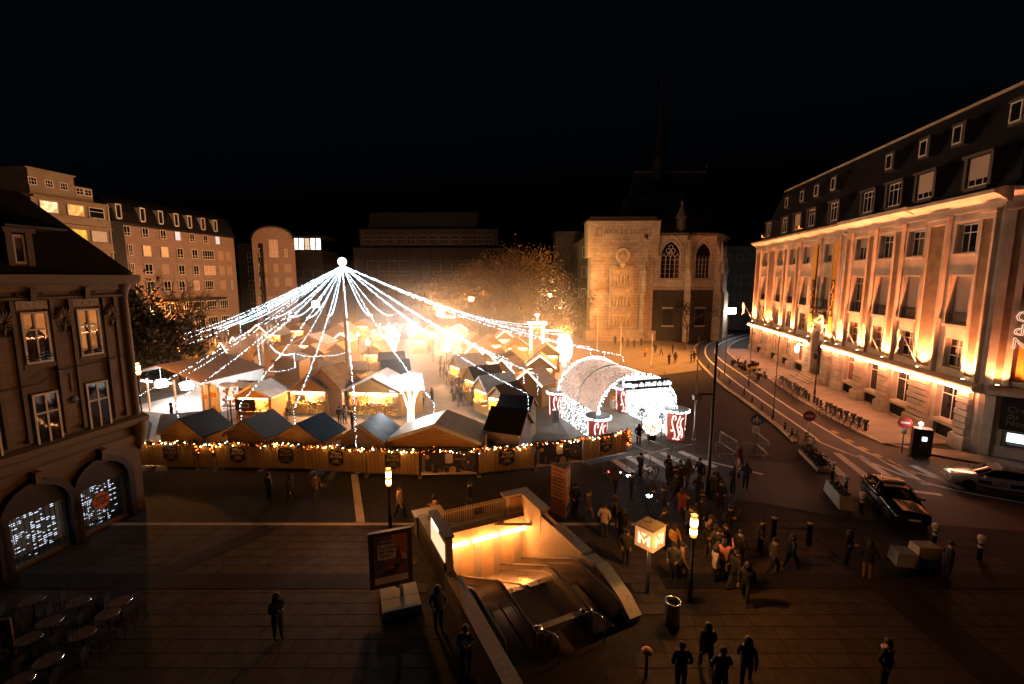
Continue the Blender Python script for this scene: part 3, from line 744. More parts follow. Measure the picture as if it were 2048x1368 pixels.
ll = MB(); ll.tube([(2.75,-.24,6.3),(2.75,-.24,7.2)], .04, 6); ll.lathe([(0,-.22),(.16,-.16),(.22,0),(.16,.16),(0,.22)], 10, (2.75,-.24,7.38)); obj('poster_lamp_motif', ll.mesh('poster_lamp_motif', M['cream']), pob)
text('lettering', 'Jeudi 1er & vendredi 2', .2, M['white'], pob, (2.1,-.225,6.05), (PI/2,0,0), ext=.004, align='LEFT')
fr_ = MB(); fr_.bx(1.5,7.1,-.3,-.13,8.27,8.4); fr_.bx(1.5,7.1,-.3,-.13,5.52,5.68); obj('poster_frame', fr_.mesh('poster_frame', M['stone']), ch)
for x in (1.4,4.2):
    a = MB(); a.bx(x+.05,x+1.45,.05,.25,.97,2.08); at_ = obj('cash_machine', a.mesh('cash_machine', M['steel']), ch)
    b = MB(); b.bx(x+.25,x+1.25,.03,.048,1.3,1.95); obj('screen', b.mesh('screen', M['screen']), at_)
    b = MB(); b.prism([(.05,1.0),(-.15,1.05),(-.15,1.12),(.05,1.25)], 'x', x+.3, x+1.2); obj('keypad', b.mesh('keypad', M['plastic']), at_)
gfb = MB(); gfb.bx(.9,9,-.06,-.004,.0,.9); gfb.bx(.3,.86,-.3,-.004,0,4.48); obj('plinth', gfb.mesh('plinth', M['stone']), ch)
# uplights on the ledge, real lamps washing the brick pilasters
def uplight(parent, p, d, pw):
    b = MB(); b.bx(-.12,.12,-.1,.1,0,.14); o = obj('uplight', b.mesh('uplight', M['plastic']), parent, p)
    g_ = MB(); g_.lathe([(.09,.0),(.09,.02),(0,.02)], 8, (0,0,.15)); obj('lens', g_.mesh('lens', M['warm']), o)
    l = lamp('uplight_lamp', (0,.22 if d[1] < 0 else -.22,.22), pw, (1,.28,.10), .06, o, 120, d, .9)
    return o
for (a, b) in PX: uplight(bank, ((a+b)/2,.56,5.2), (0,-.06,1), 6500 if b-a < 2 else 9000)
for x in (.8,2.6,5.4): uplight(ch, (x,-.55,5.2), (0,.10,1), 1500)
# two orange floodlights on the cornice
for s in (30.6,44.6):
    f = MB(); f.box((s,1.0,19.5),(.5,.35,.35)); f.tube([(s,.6,19.0),(s,.9,19.4)], .04, 5); fo = obj('floodlight', f.mesh('floodlight', M['plastic']), bank)
    e = MB(); e.bx(s-.22,s+.22,1.18,1.2,19.36,19.64); e.bx(s-.18,s+.18,.8,1.15,19.3,19.32); obj('floodlight_lens', e.mesh('floodlight_lens', M['sodium']), fo); lamp('floodlight_lamp', (s,1.5,19.5), 70000 if s > 40 else 40000, (1,.34,.06), .2, bank, 100, ((-.15,.85,-.30) if s > 40 else (.25,.75,-.55)), .8)
# wall lantern left of the door
for s, on in ((28.3,1),(22.9,0)):
    l = MB(); l.tube([(s,.45,4.0),(s,.95,4.2),(s,1.1,4.0)], .035, 5); l.lathe([(.05,0),(.22,.12),(.28,.7),(.1,.9),(0,1.0)], 6, (s,1.1,3.0)); lo = obj('wall_lantern', l.mesh('wall_lantern', M['warm'] if on else M['iron']), bank)
    if on: lamp('lantern_lamp', (s,1.6,3.3), 60, LEDW, .2, bank)
# two yellow banners between the pilasters at the entrance
for s in (21.9,27.0):
    b = MB(); b.bx(s-.42,s+.42,.34,.37,6.2,17.0); bn = tag(obj('banner', b.mesh('banner', M['bannery']), None), 'yellow vertical banner with a dark photograph hanging %s of the bank entrance' % ('right' if s < 24 else 'left'), 'banner', 'banners at the bank entrance')
    bn.matrix_world = bank.matrix_world; bn.location = bank.location; bn.rotation_euler = bank.rotation_euler
    k = MB(); k.bx(s-.42,s+.42,.372,.376,8.3,12.6); obj('banner_picture', k.mesh('banner_picture', M['bannerk']), bn)
    k = MB()
    rq = random.Random(int(s)); 
    for q in range(14): k.lathe([(0,0),(.06+.06*rq.random(),.1),(.09,.25),(0,.35)], 6, (s-.25+.5*rq.random(),.38,8.5+q*.28))
    obj('banner_figures', k.mesh('banner_figures', M['bannery']), bn)
# flags leaning out from the ledge
FL = [(49.0,0),(45.0,1),(38.2,2),(35.0,3),(20.1,4),(15.4,5),(11.2,6),(5.3,7)]
pos_words = ['over the far end of the bank','third from the far end of the bank','second from the far end of the bank','just left of the left yellow banner','just right of the entrance arch','over the second pilaster right of the door','over the third pilaster right of the door','nearest to the bank corner']
FL = [(49.2,0),(43.0,1),(40.0,2),(36.0,3),(20.0,4),(15.9,5),(11.6,6),(6.3,7)]
pos_words = ['farthest along the bank front','second from the far end of the bank front','third from the far end of the bank front','just beyond the left yellow banner','first to the right of the entrance arch','second to the right of the entrance arch','third to the right of the entrance arch','nearest to the bank corner']
for s, i in FL:
    t = thing('flag', 'pale limp flag on a leaning pole, %s' % pos_words[i], 'flag', bank.location, bank.rotation_euler.z, 'flags along the bank ledge')
    p = MB(); p.tube([(s,.4,5.6),(s,2.0,8.6)], .03, 5); obj('flagpole', p.mesh('flagpole', M['steel']), t)
    f = MB(); n_ = 7
    for k in range(n_):
        a = k/n_; b_ = (k+1)/n_
        def P(q, e): return (s-.02+.08*math.sin(q*9+i)+e*.8*(.15+.85*q), 2.0-.35*q+e*.75*(.1+.9*q)*-1+.10*math.sin(q*7+e*2)+.5*q, 8.55-q*2.3+.5*e*q)
        f.quad(P(a,0),P(b_,0),P(b_,1),P(a,1))
    obj('flag_cloth', f.mesh('flag_cloth', M['flag'], True), t)
# ============================================================ LEFT CORNER BUILDING
LA = Vector((-20.7, 24.78)); ang = math.atan2(BD.y, BD.x)
lb = thing('corner_building', 'old cream corner house with shell carvings, curtained windows and steep dark roof', 'building', (LA.x, LA.y, 0), ang)
# local x along the front towards the camera is negative, outward = -y
LS = [-1.9, -4.15, -6.45, -8.75]
ops = []
for c in LS: ops += [(c-.52,c+.52,9.0,11.32),(c-.52,c+.52,5.25,7.65)]
for c in (-2.15,-5.0,-7.85): ops.append((c-1.15,c+1.15,.15,2.4))
w = MB(); facade_wall(w, -10.2, 0, 0, 12.2, ops, 0, .3, -1)
w.quad((0,0,0),(0,9,0),(0,9,12.2),(0,0,12.2)); w.quad((-10.2,9,0),(-10.2,9,12.2),(0,9,12.2),(0,9,0))
obj('wall', w.mesh('wall', M['oldcream']), lb)
bk = MB(); bk.quad((-10.2,1.2,0),(0,1.2,0),(0,1.2,12.2),(-10.2,1.2,12.2)); obj('interior_wall', bk.mesh('interior_wall', M['dimroom']), lb)
for q0, q1 in (((-.04,.5),(8.7,12.2)),): pass
cn = MB(); cn.prism([(0.2,12.2),(-.12,12.2),(-.2,12.45),(-.55,12.6),(-.62,12.95),(.2,13.05)], 'x', -10.2, .62); 
obj('cornice', cn.mesh('cornice', M['oldcream']), lb)
cn = MB(); cn.prism([(-.002,11.82),(-.14,11.86),(-.14,11.95),(-.002,11.98)], 'x', -10.2, .05); obj('frieze_band', cn.mesh('frieze_band', M['oldcream']), lb)
for k, c in enumerate(LS):
    lit = 'curtain' if k in (0,1) else 'glass'
    f = window(lb, c, 9.0, 1.04, 2.3, -1, .12, (2,(.66,)), 'creampaint', 'clearpane', .07)
    # swagged curtains lit from inside behind the panes
    for sx in (-1,1):
        cu = MB()
        for j in range(7):
            x0 = c+sx*.05+sx*.065*j; cu.prism([(x0*1,.0),(x0+sx*.07,.0),(x0+sx*.07*1.3,-.62-.08*j),(x0+sx*.01,-.55-.09*j)], 'y', .2+.02*(j%2), .23+.02*(j%2), Matrix.Translation((0,0,11.22)))
        if k < 2: obj('curtain', cu.mesh('curtain', M['curtain']), f, (-c,-.12,-9.0))
    if k == 0:
        for sx in (-.24,.24):
            cu = MB()
            for j in range(4): cu.prism([(c+sx-.13+.06*j,10.4),(c+sx-.08+.06*j,10.4),(c+sx-.07+.06*j,9.3),(c+sx-.13+.06*j,9.3)], 'y', .2, .22)
            obj('curtain', cu.mesh('curtain', M['curtain']), f, (-c,-.12,-9.0))
            lm = MB(); lm.lathe([(.0,0),(.14,.02),(.16,.12),(.1,.2),(0,.2)], 10, (c+sx,.35,10.35)); obj('ceiling_lamp', lm.mesh('ceiling_lamp', M['litpale']), f, (-c,-.12,-9.0))
    window(lb, c, 5.25, 1.04, 2.38, -1, .12, (2,(.62,)), 'creampaint', 'nightglass', .08)
    sm = MB()
    for sx in (-1,1): a_, b_ = sorted((c+sx*.53,c+sx*.7)); sm.bx(a_,b_,-.1,-.002,8.85,11.5); 
    obj('window_surround', sm.mesh('window_surround', M['oldcream']), lb)
    sm = MB(); sm.bx(c-.62,c+.62,-.16,-.002,8.78,8.98); obj('sill', sm.mesh('sill', M['oldcream']), lb)
    hd = MB(); hd.bx(c-.6,c+.6,-.12,-.002,11.42,11.8); obj('carved_lintel', hd.mesh('carved_lintel', M['carved']), lb)
    ks = MB(); ks.prism([(-.02,11.75),(-.25,11.8),(-.32,12.35),(-.02,12.4)], 'x', c-.1, c+.13); obj('keystone', ks.mesh('keystone', M['oldcream']), lb)
    for sx in (-1,1):
        vo = MB(); pts = []
        for j in range(22):
            a = j*.45; r = .2-.0075*j; pts.append((c+sx*(.36)+sx*math.cos(a)*r*-1, -.06, 12.12+math.sin(a)*r))
        vo.tube(pts, .035, 5); obj('volute', vo.mesh('volute', M['oldcream']), lb)
    rl = MB(); rl.tube([(c-.55,-.2,9.25),(c+.55,-.2,9.25)], .018, 5); rl.tube([(c-.55,-.2,9.38),(c+.55,-.2,9.38)], .018, 5); rl.tube([(c-.55,0,9.3),(c-.55,-.2,9.3)], .016,4); rl.tube([(c+.55,0,9.3),(c+.55,-.2,9.3)], .016,4)
    obj('guard_bar', rl.mesh('guard_bar', M['iron']), lb)
    # pier with brick field and shell carving, to the right of each window
for c, wd in ((-.8,.42),(-3.02,.62),(-5.3,.62),(-7.6,.62)):
    p = MB(); 
    for a, b in ((c-wd/2-.16,c-wd/2-.002),(c+wd/2+.002,c+wd/2+.16)): p.bx(a,b,-.16,-.002,5.5,11.8)
    po = obj('pilaster', p.mesh('pilaster', M['oldcream']), lb)
    b = MB(); b.bx(c-wd/2,c+wd/2,-.08,-.003,5.75,10.3); obj('brick_field', b.mesh('brick_field', M['oldbrick']), po)
    sh = MB()
    for j in range(9):
        a = PI*j/8; d = Vector((math.cos(a),0,math.sin(a)))
        sh.tube([(c,-.12,10.95)]+[(c+d.x*r,-.12-.1*math.sin(PI*r/.42),10.95+d.z*r*1.25) for r in (.12,.22,.32,.4)], [.03,.045,.055,.06,.05], 5)
    obj('shell_carving', sh.mesh('shell_carving', M['oldcream'], True), po)
    for sx in (-1,1):
        vo = MB(); pts = [(c+sx*.19+sx*math.cos(j*.42)*(.17-.006*j), -.14, 10.72+math.sin(j*.42)*(.17-.006*j)) for j in range(22)]
        vo.tube(pts, .035, 5); obj('volute', vo.mesh('volute', M['oldcream']), po)
    dr = MB(); dr.lathe([(0,-.35),(.06,-.25),(.1,-.1),(.07,0),(0,.02)], 7, (c,-.14,10.65)); obj('pendant', dr.mesh('pendant', M['oldcream']), po)
bd = MB(); bd.prism([(-.002,4.75),(-.35,4.95),(-.42,5.1),(-.42,5.25),(-.002,5.4)], 'x', -10.2, .4); bd.prism([(-.002,3.9),(-.12,3.95),(-.12,4.3),(-.002,4.4)], 'x', -10.2, .1); obj('string_course', bd.mesh('string_course', M['oldcream']), lb)
cr = MB(); cr.lathe([(.18,5.2),(.22,8.5),(.2,11.8),(.3,12.2),(.45,12.5),(.5,12.9)], 10, (.05,.02,0)); cr.lathe([(.1,3.4),(.3,3.9),(.42,4.4),(.5,5.0),(.3,5.2)], 10, (.05,.02,0)); obj('rounded_corner', cr.mesh('rounded_corner', M['oldcream'], True), lb)
wr = MB(); wr.tube([(-10,-.2,8.3),(-6,-.2,8.05),(-4.3,-.2,8.1),(-3.6,-.2,8.55),(-2,-.2,8.6),(-.3,-.2,8.75)], .025, 5); obj('wall_cable', wr.mesh('wall_cable', M['rubber']), lb)
an = MB(); an.lathe([(0,0),(.2,.02),(.2,.06),(0,.08)], 4, (0,0,0), Matrix.Translation((-2.95,-.1,7.0)) @ Matrix.Rotation(PI/2,4,'X')); obj('wall_anchor', an.mesh('wall_anchor', M['iron']), lb)
for z in (7.5,): 
    an = MB(); an.bx(-3.03,-2.97,-.12,-.09,7.4,8.3); obj('wall_anchor', an.mesh('wall_anchor', M['iron']), lb)
# ground floor arches with grille shutters
for i, c in enumerate((-2.15,-5.0,-7.85)):
    ar = MB(); arch(ar, c, 1.2, 1.5, 2.3, -.28, -.003, 10); ar.bx(c-1.5,c-1.2,-.28,-.003,0,2.3); ar.bx(c+1.2,c+1.5,-.28,-.003,0,2.3); obj('arch_surround', ar.mesh('arch_surround', M['darkpaint']), lb)
    rc_ = MB(); arch(rc_, c, .05, 1.19, 2.4, -.05, -.004, 10); obj('arch_panel', rc_.mesh('arch_panel', M['darkpaint']), lb)
    gr = MB()
    for j in range(24): gr.tube([(c-1.1,.05+.012*(j%2),.22+j*.09),(c+1.1,.05+.012*(j%2),.22+j*.09)], .014, 4)
    for j in range(12): gr.bx(c-1.1+j*.2,c-1.08+j*.2,.02,.05,.2,2.36)
    obj('grille_shutter', gr.mesh('grille_shutter', M['iron']), lb)
    if i < 2:
        it = MB(); rq = random.Random(20+i)
        for j in range(23):
            for q in range(9):
                if rq.random() < .62-.3*abs(q-4)/4-.2*(j < 5): x = c-.98+.215*q; it.bx(x,x+rq.choice((.07,.12,.17)),.3,.33,.235+j*.09,.265+j*.09)
        o = obj('shop_interior_lights', it.mesh('shop_interior_lights', M['shoplight']), lb); o['kind'] = 'stuff'
        fl = MB(); fl.bx(c-.9,c-.84,.4,.45,.3,2.2); obj('light_string', fl.mesh('light_string', M['shopwhite']), lb)
    cv = MB(); cv.prism([(-.02,3.5),(-.4,3.7),(-.45,4.2),(-.02,4.3)], 'x', c-.13, c+.13); obj('bracket', cv.mesh('bracket', M['oldcream']), lb)
sn = thing('hanging_sign', 'round orange shop sign hanging in front of the right grille shutter', 'sign', (LA.x, LA.y, 0), ang)
d = MB(); d.lathe([(0,-.03),(.42,-.03),(.42,.03),(0,.03)], 24, (0,0,0), Matrix.Translation((-2.7,-.55,1.75)) @ Matrix.Rotation(PI/2,4,'X')); obj('disc', d.mesh('disc', M['signorange']), sn)
for k, t in enumerate(('OFFREZ','VOUS','DU RÊVE')): text('lettering', t, .2, M['plastic'], sn, (-2.7,-.585,1.93-k*.17), (PI/2,0,0), ext=.004, offset=.006)
d = MB(); d.tube([(-2.7,-.0,2.3),(-2.7,-.55,2.3),(-2.7,-.55,2.16)], .02, 5); obj('sign_arm', d.mesh('sign_arm', M['iron']), sn)
# steep roof with a stone dormer
rf = MB(); rf.prism([(-.3,13.05),(2.6,16.9),(7,17.4),(9.4,13.05)], 'x', -10.2, -2.2)
rf.add([(-2.2,-.3,13.05),(.5,-.3,13.05),(-2.2,2.6,16.9),(-2.2,7,17.4),(.5,9.4,13.05),(-2.2,9.4,13.05)],[(0,1,2),(1,4,3,2),(4,5,3)])
ro = obj('roof', rf.mesh('roof', M['slate']), lb)
dm = MB(); dm.bx(-4.75,-4.5,-.1,1.4,13.1,14.75); dm.bx(-4.02,-3.77,-.1,1.4,13.1,14.75); dm.bx(-4.49,-4.03,-.08,1.4,13.1,13.4); dm.bx(-4.85,-3.67,-.18,1.5,14.752,14.95); obj('dormer', dm.mesh('dormer', M['oldcream']), ro)
window(ro, -4.26, 13.42, .46, 1.25, -1, -.02, (1,()), 'creampaint', 'nightglass')
dm = MB(); dm.prism([(-.5,14.96),(-.5,15.05),(1.6,15.7),(2.2,15.0)], 'x', -4.95, -2.6); obj('dormer_hood', dm.mesh('dormer_hood', M['slate']), ro)
# ============================================================ BUILDINGS ALONG THE LEFT SIDE
SA = Vector((-59.77, 90.83)); SDv = Vector((.1093,.994)); sang = math.atan2(SDv.y, SDv.x)
sb = thing('stone_office_block', 'long pinkish stone block with small square windows and a curved dark mansard', 'building', (SA.x, SA.y, 0), sang)
ops = []; wins = []
def addw(c, z0, z1, wd, pane): ops.append((c-wd/2,c+wd/2,z0,z1)); wins.append((c,z0,wd,z1-z0,pane))
for c, p in ((-15.2,'glass'),(-11.9,'glass'),(-8.4,'glass'),(-5.3,'litwhite'),(-2.0,'glass'),(1.3,'glass'),(4.5,'litpale')): addw(c,19.5,21.05,1.2,'glass' if p == 'glass' else 'mixlit')
for c, wd, p in ((-14.9,.75,'glass'),(-11.9,1.5,'litcurtain'),(-8.4,1.5,'litcurtain'),(-5.1,1.4,'glass'),(-1.7,1.4,'glass'),(1.7,3,'glass')): addw(c,16.4,18.15,wd,p)
for c, wd, p in ((-14.9,.7,'glass'),(-11.9,1.5,'glass'),(-5.1,1.4,'glass'),(-1.7,1.3,'glass'),(1.7,3,'litdim')): addw(c,13.4,15.15,wd,p)
for c, wd, p in ((-14.9,.7,'glass'),(-11.9,1.5,'glass'),(-8.5,1.5,'glass'),(-5.4,1.4,'glass'),(-2.0,1.4,'litdim'),(1.3,2.2,'glass'),(7.6,.5,'glass')): addw(c,10.5,12.3,wd,p)
for c, wd in ((-11.9,2.2),(-8.5,2.2),(-4.6,1.6),(-1.8,2.5),(1.5,2.6),(4.9,2.3),(-14.9,1.4)): addw(c,6.6,8.4,wd,'glass'); addw(c,3.2,5.2,wd,'glass')
w = MB(); facade_wall(w, -17.3, 9.4, 0, 21.4, ops, 0, .25, -1); w.quad((9.4,0,0),(9.4,14,0),(9.4,14,21.4),(9.4,0,21.4)); w.quad((-17.3,0,0),(-17.3,0,21.4),(-17.3,14,21.4),(-17.3,14,0))
obj('wall', w.mesh('wall', M['cladstone']), sb)
for c, z, wd, h, p in wins: window(sb, c, z, wd, h, -1, .14, (max(2,round(wd/.6)),(.3,)), 'white', p, .06)
for c, z in ((-8.5,13.4),(5.2,16.4),(7.4,16.4),(5.2,13.4),(7.4,13.4),(5.2,10.5)):
    s_ = MB(); s_.bx(c-.75,c+.75,-.04,-.002,z,z+1.8); obj('closed_shutter', s_.mesh('closed_shutter', M['shutter']), sb)
b_ = MB(); b_.prism([(-.002,21.1),(-.3,21.35),(-.3,21.55),(.2,21.55),(.2,21.1)], 'x', -17.4, 9.5); obj('eaves', b_.mesh('eaves', M['zinc']), sb)
b_ = MB(); b_.bx(-15,9.3,-.06,-.002,19.1,19.3); obj('string_course', b_.mesh('string_course', M['cladstone']), sb)
b_ = MB(); b_.bx(-9.5,2,-3,-.3,8.7,9.1); obj('canopy', b_.mesh('canopy', M['zinc']), sb)
rf = MB(); rf.prism([(-.1,21.56),(.3,23.2),(1.2,24.8),(2.8,25.8),(5,26.2),(14,26.2),(14,21.56)], 'x', -17.3, 9.3); ro = obj('roof', rf.mesh('roof', M['zinc'], False), sb)
for c in (-16.2,-12.0,-8.5,-5.2,-2.2,1.1,4.3):
    d = MB(); d.bx(c-.5,c-.36,-.15,1.3,22.1,24.1); d.bx(c+.36,c+.5,-.15,1.3,22.1,24.1); d.bx(c-.5,c+.5,-.15,1.6,24.1,24.25); d.bx(c-.36,c+.36,-.12,1.3,21.95,22.15); dd = obj('dormer', d.mesh('dormer', M['white']), ro); window(dd, c, 22.15, .72, 1.95, -1, -.05, (1,()), 'iron', 'glass')
tw = MB(); tw.bx(-17.9,-15.9,-.35,-.01,8,21.5); obj('stair_glazing', tw.mesh('stair_glazing', M['darkpaint']), sb)
for j in range(5): window(sb, -16.9, 9.5+j*2.35, 1.7, 2.2, -1, -.36, (2,(.5,)), 'white', 'glass', .05)
cb_ = thing('apartment_block', 'cream apartment block with wide lit windows and a flat attic', 'building', (SA.x, SA.y, 0), sang)
w = MB(); cop = []
for z in (21.55,18.15,14.75,11.35):
    for c in (-26.3,-22.8,-19.8): cop.append((c-1.15,c+1.15,z,z+1.55))
facade_wall(w, -28.3, -18.0, 0, 23.9, cop, 0, .3, -1); w.quad((-18,0,0),(-18,12,0),(-18,12,23.9),(-18,0,23.9)); obj('wall', w.mesh('wall', M['aptcream']), cb_)
pn = {21.55:('litpale','litwin','glass'),18.15:('glass','lityellow','blindpane'),14.75:('glass','litpale','litwin'),11.35:('glass','glass','glass')}
for z in pn:
    for c, p in zip((-26.3,-22.8,-19.8), pn[z]): window(cb_, c, z, 2.3, 1.55, -1, .15, (1,(.62,)), 'white', p, .06)
    b_ = MB(); b_.bx(-28.2,-18.1,-.5,-.002,z-1.2,z-.15); obj('balcony_parapet', b_.mesh('balcony_parapet', M['aptcream']), cb_)
    b_ = MB(); b_.bx(-28.3,-18.0,-.55,-.002,z+1.85,z+2.1); obj('balcony_slab', b_.mesh('balcony_slab', M['aptcream']), cb_)
at1 = MB(); at1.bx(-28.0,-22.2,.3,10,23.9,27.0); at1.bx(-28.3,-22,.1,10,27.002,27.2); a_ = obj('attic', at1.mesh('attic', M['aptcream']), cb_)
for c in (-27.6,-25.6,-23.7): window(a_, c, 24.95, 1.05, 1.0, -1, -.25, (3,(.5,)), 'white', 'glass', .05)
at2 = MB(); at2.bx(-21.9,-19.4,.6,8,23.9,25.9); a_ = obj('attic', at2.mesh('attic', M['aptcream']), cb_)
for c in (-21.3,-20.1): window(a_, c, 24.75, 1.1, .95, -1, -.55, (2,(.5,)), 'white', 'glass', .05)
dpp = MB(); dpp.tube([(-18.0,-.2,3),(-18.0,-.2,24)], .08, 6); obj('drainpipe', dpp.mesh('drainpipe', M['white']), cb_)
# barrel gabled house beyond and the recessed link
gx0, gy = -57.6, 106.0
lk = thing('link_building', 'dark recessed glazed block between the stone block and the round gabled house', 'building', (gx0, 106.5, 0), .0)
w = MB(); w.bx(-4.2,1.4,0,10,0,20.5); obj('wall', w.mesh('wall', M['darkpaint']), lk)
for z in (4,7,10,13.2,16.3): window(lk, -.6, z, 3, 2.2, -1, .05, (4,(.5,)), 'zincpaint', 'glass', .07)
gb = thing('gabled_house', 'pale stone house with a round barrel gable and shuttered windows', 'building', (gx0-.6, gy, 0), .42)
W_ = 8.6
w = MB(); gop = [(3.4,5.2,17.5,21.4),(1.3,2.1,17.5,19.4),(6.5,7.1,17.5,19.4)]
facade_wall(w, 0, W_, 0, 21.6, gop, 0, .25, -1)
n_ = 14
for i in range(n_):
    a0 = PI*i/n_; a1 = PI*(i+1)/n_; r = W_/2-.25
    w.add([(W_/2,0,21.6),(W_/2+math.cos(a0)*r,0,21.6+math.sin(a0)*2.6),(W_/2+math.cos(a1)*r,0,21.6+math.sin(a1)*2.6)],[(0,1,2)])
w.quad((W_,0,0),(W_,10,0),(W_,10,21.6),(W_,0,21.6)); w.quad((0,0,0),(0,0,21.6),(0,10,21.6),(0,10,0))
obj('wall', w.mesh('wall', M['cladstone']), gb)
rf = MB()
for i in range(n_):
    a0 = PI*i/n_; a1 = PI*(i+1)/n_; r = W_/2
    rf.prism([(W_/2+math.cos(a)*q, 21.6+math.sin(a)*h) for a, q, h in ((a0,r-.25,2.6),(a1,r-.25,2.6),(a1,r+.1,2.95),(a0,r+.1,2.95))], 'y', -.35, 10)
obj('barrel_roof', rf.mesh('barrel_roof', M['zinc']), gb)
window(gb, 4.3, 17.5, 1.8, 3.9, -1, .14, (3,(.3,.65)), 'white', 'litdim', .07); window(gb, 1.7, 17.5, .8, 1.9, -1, .14, (1,()), 'white', 'glass'); window(gb, 6.8, 17.5, .6, 1.9, -1, .14, (1,()), 'white', 'shutterpane')
for z in (14.1,10.9):
    for c, wd in ((1.8,1.8),(4.5,.9),(7.0,1.5)): s_ = MB(); s_.bx(c-wd/2,c+wd/2,-.05,-.002,z,z+1.9); obj('closed_shutter', s_.mesh('closed_shutter', M['shutter']), gb)
for c in (1.9,5.4): window(gb, c, 6.6, 2.8, 1.9, -1, -.03, (5,(.4,)), 'white', 'glass', .07); window(gb, c, 3.4, 2.8, 1.9, -1, -.03, (5,(.4,)), 'white', 'glass', .07)
# lit glass office further back
go = thing('glass_office', 'dark office wing with a brightly lit white upper storey', 'building', (-58.3, 120, 0), .05)
w = MB(); w.bx(0,10,0,12,0,19.8); w.bx(-.2,10.2,-.2,12.2,22.9,23.4); obj('wall', w.mesh('wall', M['darkpaint']), go)
for j in range(7): window(go, .75+j*1.4, 19.85, 1.3, 3.0, -1, .1, (2,(.3,)), 'iron', 'litwhite' if j != 4 else 'litoffice', .06)
for z in (5.2,9,12.5):
    for j in range(4): window(go, 1.3+j*2.4, z, 2.2, 2.2, -1, -.05, (2,(.5,)), 'zincpaint', 'glass' if z != 5.2 else 'litoffice', .08)
# big dark concrete and glass building closing the square
bb = thing('dark_office_building', 'large unlit office building with stepped glazed roof behind the trees', 'building', (-44, 132, 0), -.02)
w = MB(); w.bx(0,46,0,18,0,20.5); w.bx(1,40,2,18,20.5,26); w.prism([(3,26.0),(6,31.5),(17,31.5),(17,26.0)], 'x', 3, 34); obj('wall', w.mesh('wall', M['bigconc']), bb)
for z in (2.5,6.5,10.5,14.5):
    for j in range(15): window(bb, 1.8+j*3.0, z, 2.7, 3.1, -1, -.05, (3,(.3,)), 'zincpaint', 'glass', .1)
for j in range(12): window(bb, 3.2+j*3.1, 22.2, 2.6, 2.6, -1, -2.04, (2,(.5,)), 'zincpaint', 'glass' if j not in (2,5,9) else 'mixlit2', .1)
b_ = MB(); b_.bx(-.2,46.2,-.4,-.0,20.5,21.1); b_.bx(.8,40.2,1.6,2.0,26,26.4); obj('roof_edge', b_.mesh('roof_edge', M['bigconc']), bb)
b_ = MB()
for j in range(16): b_.bx(-.1+j*3.05,.25+j*3.05,-.5,-.06,0,20.5)
obj('facade_fins', b_.mesh('facade_fins', M['bigconc']), bb)
# block right of the trees with lit windows
rbk = thing('rear_apartment_house', 'dark rear apartment house with three lit windows beside the memorial', 'building', (11.2, 122, 0), -.04)
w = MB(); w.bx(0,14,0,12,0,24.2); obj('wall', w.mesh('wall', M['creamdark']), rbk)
for z, ps in ((21,('litwin','litwin','glass')),(17.3,('glass','litpale','glass')),(13.6,('glass','glass','glass')),(9.8,('glass','glass','glass'))):
    for c, p in zip((1.3,4.4,7.8), ps): window(rbk, c, z, 1.8, 1.9, -1, -.05, (2,(.6,)), 'creampaint', p, .1)
b_ = MB(); b_.bx(-.3,14.3,-.4,12,24.2,24.6); b_.bx(-.2,10,-.8,-.0,16.3,16.6); obj('roof_edge', b_.mesh('roof_edge', M['creamdark']), rbk)
bh = thing('narrow_house', 'narrow dark house squeezed between the trees and the memorial', 'building', (15.2, 108, 0), .1)
w = MB(); w.bx(0,6,0,8,0,21); w.prism([(0,21),(3,23.5),(6,21)], 'y', 0, 8); obj('wall', w.mesh('wall', M['creamdark']), bh)
for z in (17.5,13,8): window(bh, 1.4, z, 1.1, 2.4, -1, -.05, (2,(.6,)), 'white', 'glass', .1)
# street end building between chapel and bank
eb = thing('street_end_building', 'shadowed building with tall windows closing the street beside the bank', 'building', (51.0, 116, 0), -.10)
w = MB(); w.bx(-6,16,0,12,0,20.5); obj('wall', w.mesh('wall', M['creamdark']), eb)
for z, k in ((17.0,1),(11.2,2),(6.8,3)):
    for j in range(6): window(eb, -.2+j*2.5, z, 1.5, 1.5 if k == 1 else 2.2, -1, -.05, (2,(.6,)), 'creampaint', ('litwin' if (k, j) in ((1,0),(1,1),(1,2),(1,3),(2,2),(3,1)) else 'glass'), .1)
b_ = MB()
for j in range(7): b_.bx(-1.6+j*2.5,-1.3+j*2.5,-.25,-.06,4.8,19.5)
obj('facade_fins', b_.mesh('facade_fins', M['creamdark']), eb)
b_ = MB(); b_.bx(-6.2,16.2,-.5,-.01,19.7,20.4); b_.bx(-6.2,16.2,-.3,-.01,4.2,4.7); obj('cornice', b_.mesh('cornice', M['creamdark']), eb)
for j in range(3): window(eb, -1.2+j*2.2, .6, 2.0, 2.9, -1, -.08, (2,(.75,)), 'creampaint', 'shopwarm', .08)
ls = thing('lit_street_sign', 'glaring white illuminated sign panel over the street beside the chapel', 'sign', (46.6, 98.6, 0), .15)
b_ = MB(); b_.bx(-.9,.9,-.12,.12,5.3,6.5); obj('sign_box', b_.mesh('sign_box', M['bulb2']), ls); b_ = MB(); b_.tube([(-.9,0,0),(-.9,0,5.3)], .07, 6); obj('post', b_.mesh('post', M['steel']), ls)
lamp('sign_lamp', (46.6,96.8,5.6), 450, (.95,.93,.95), .5)
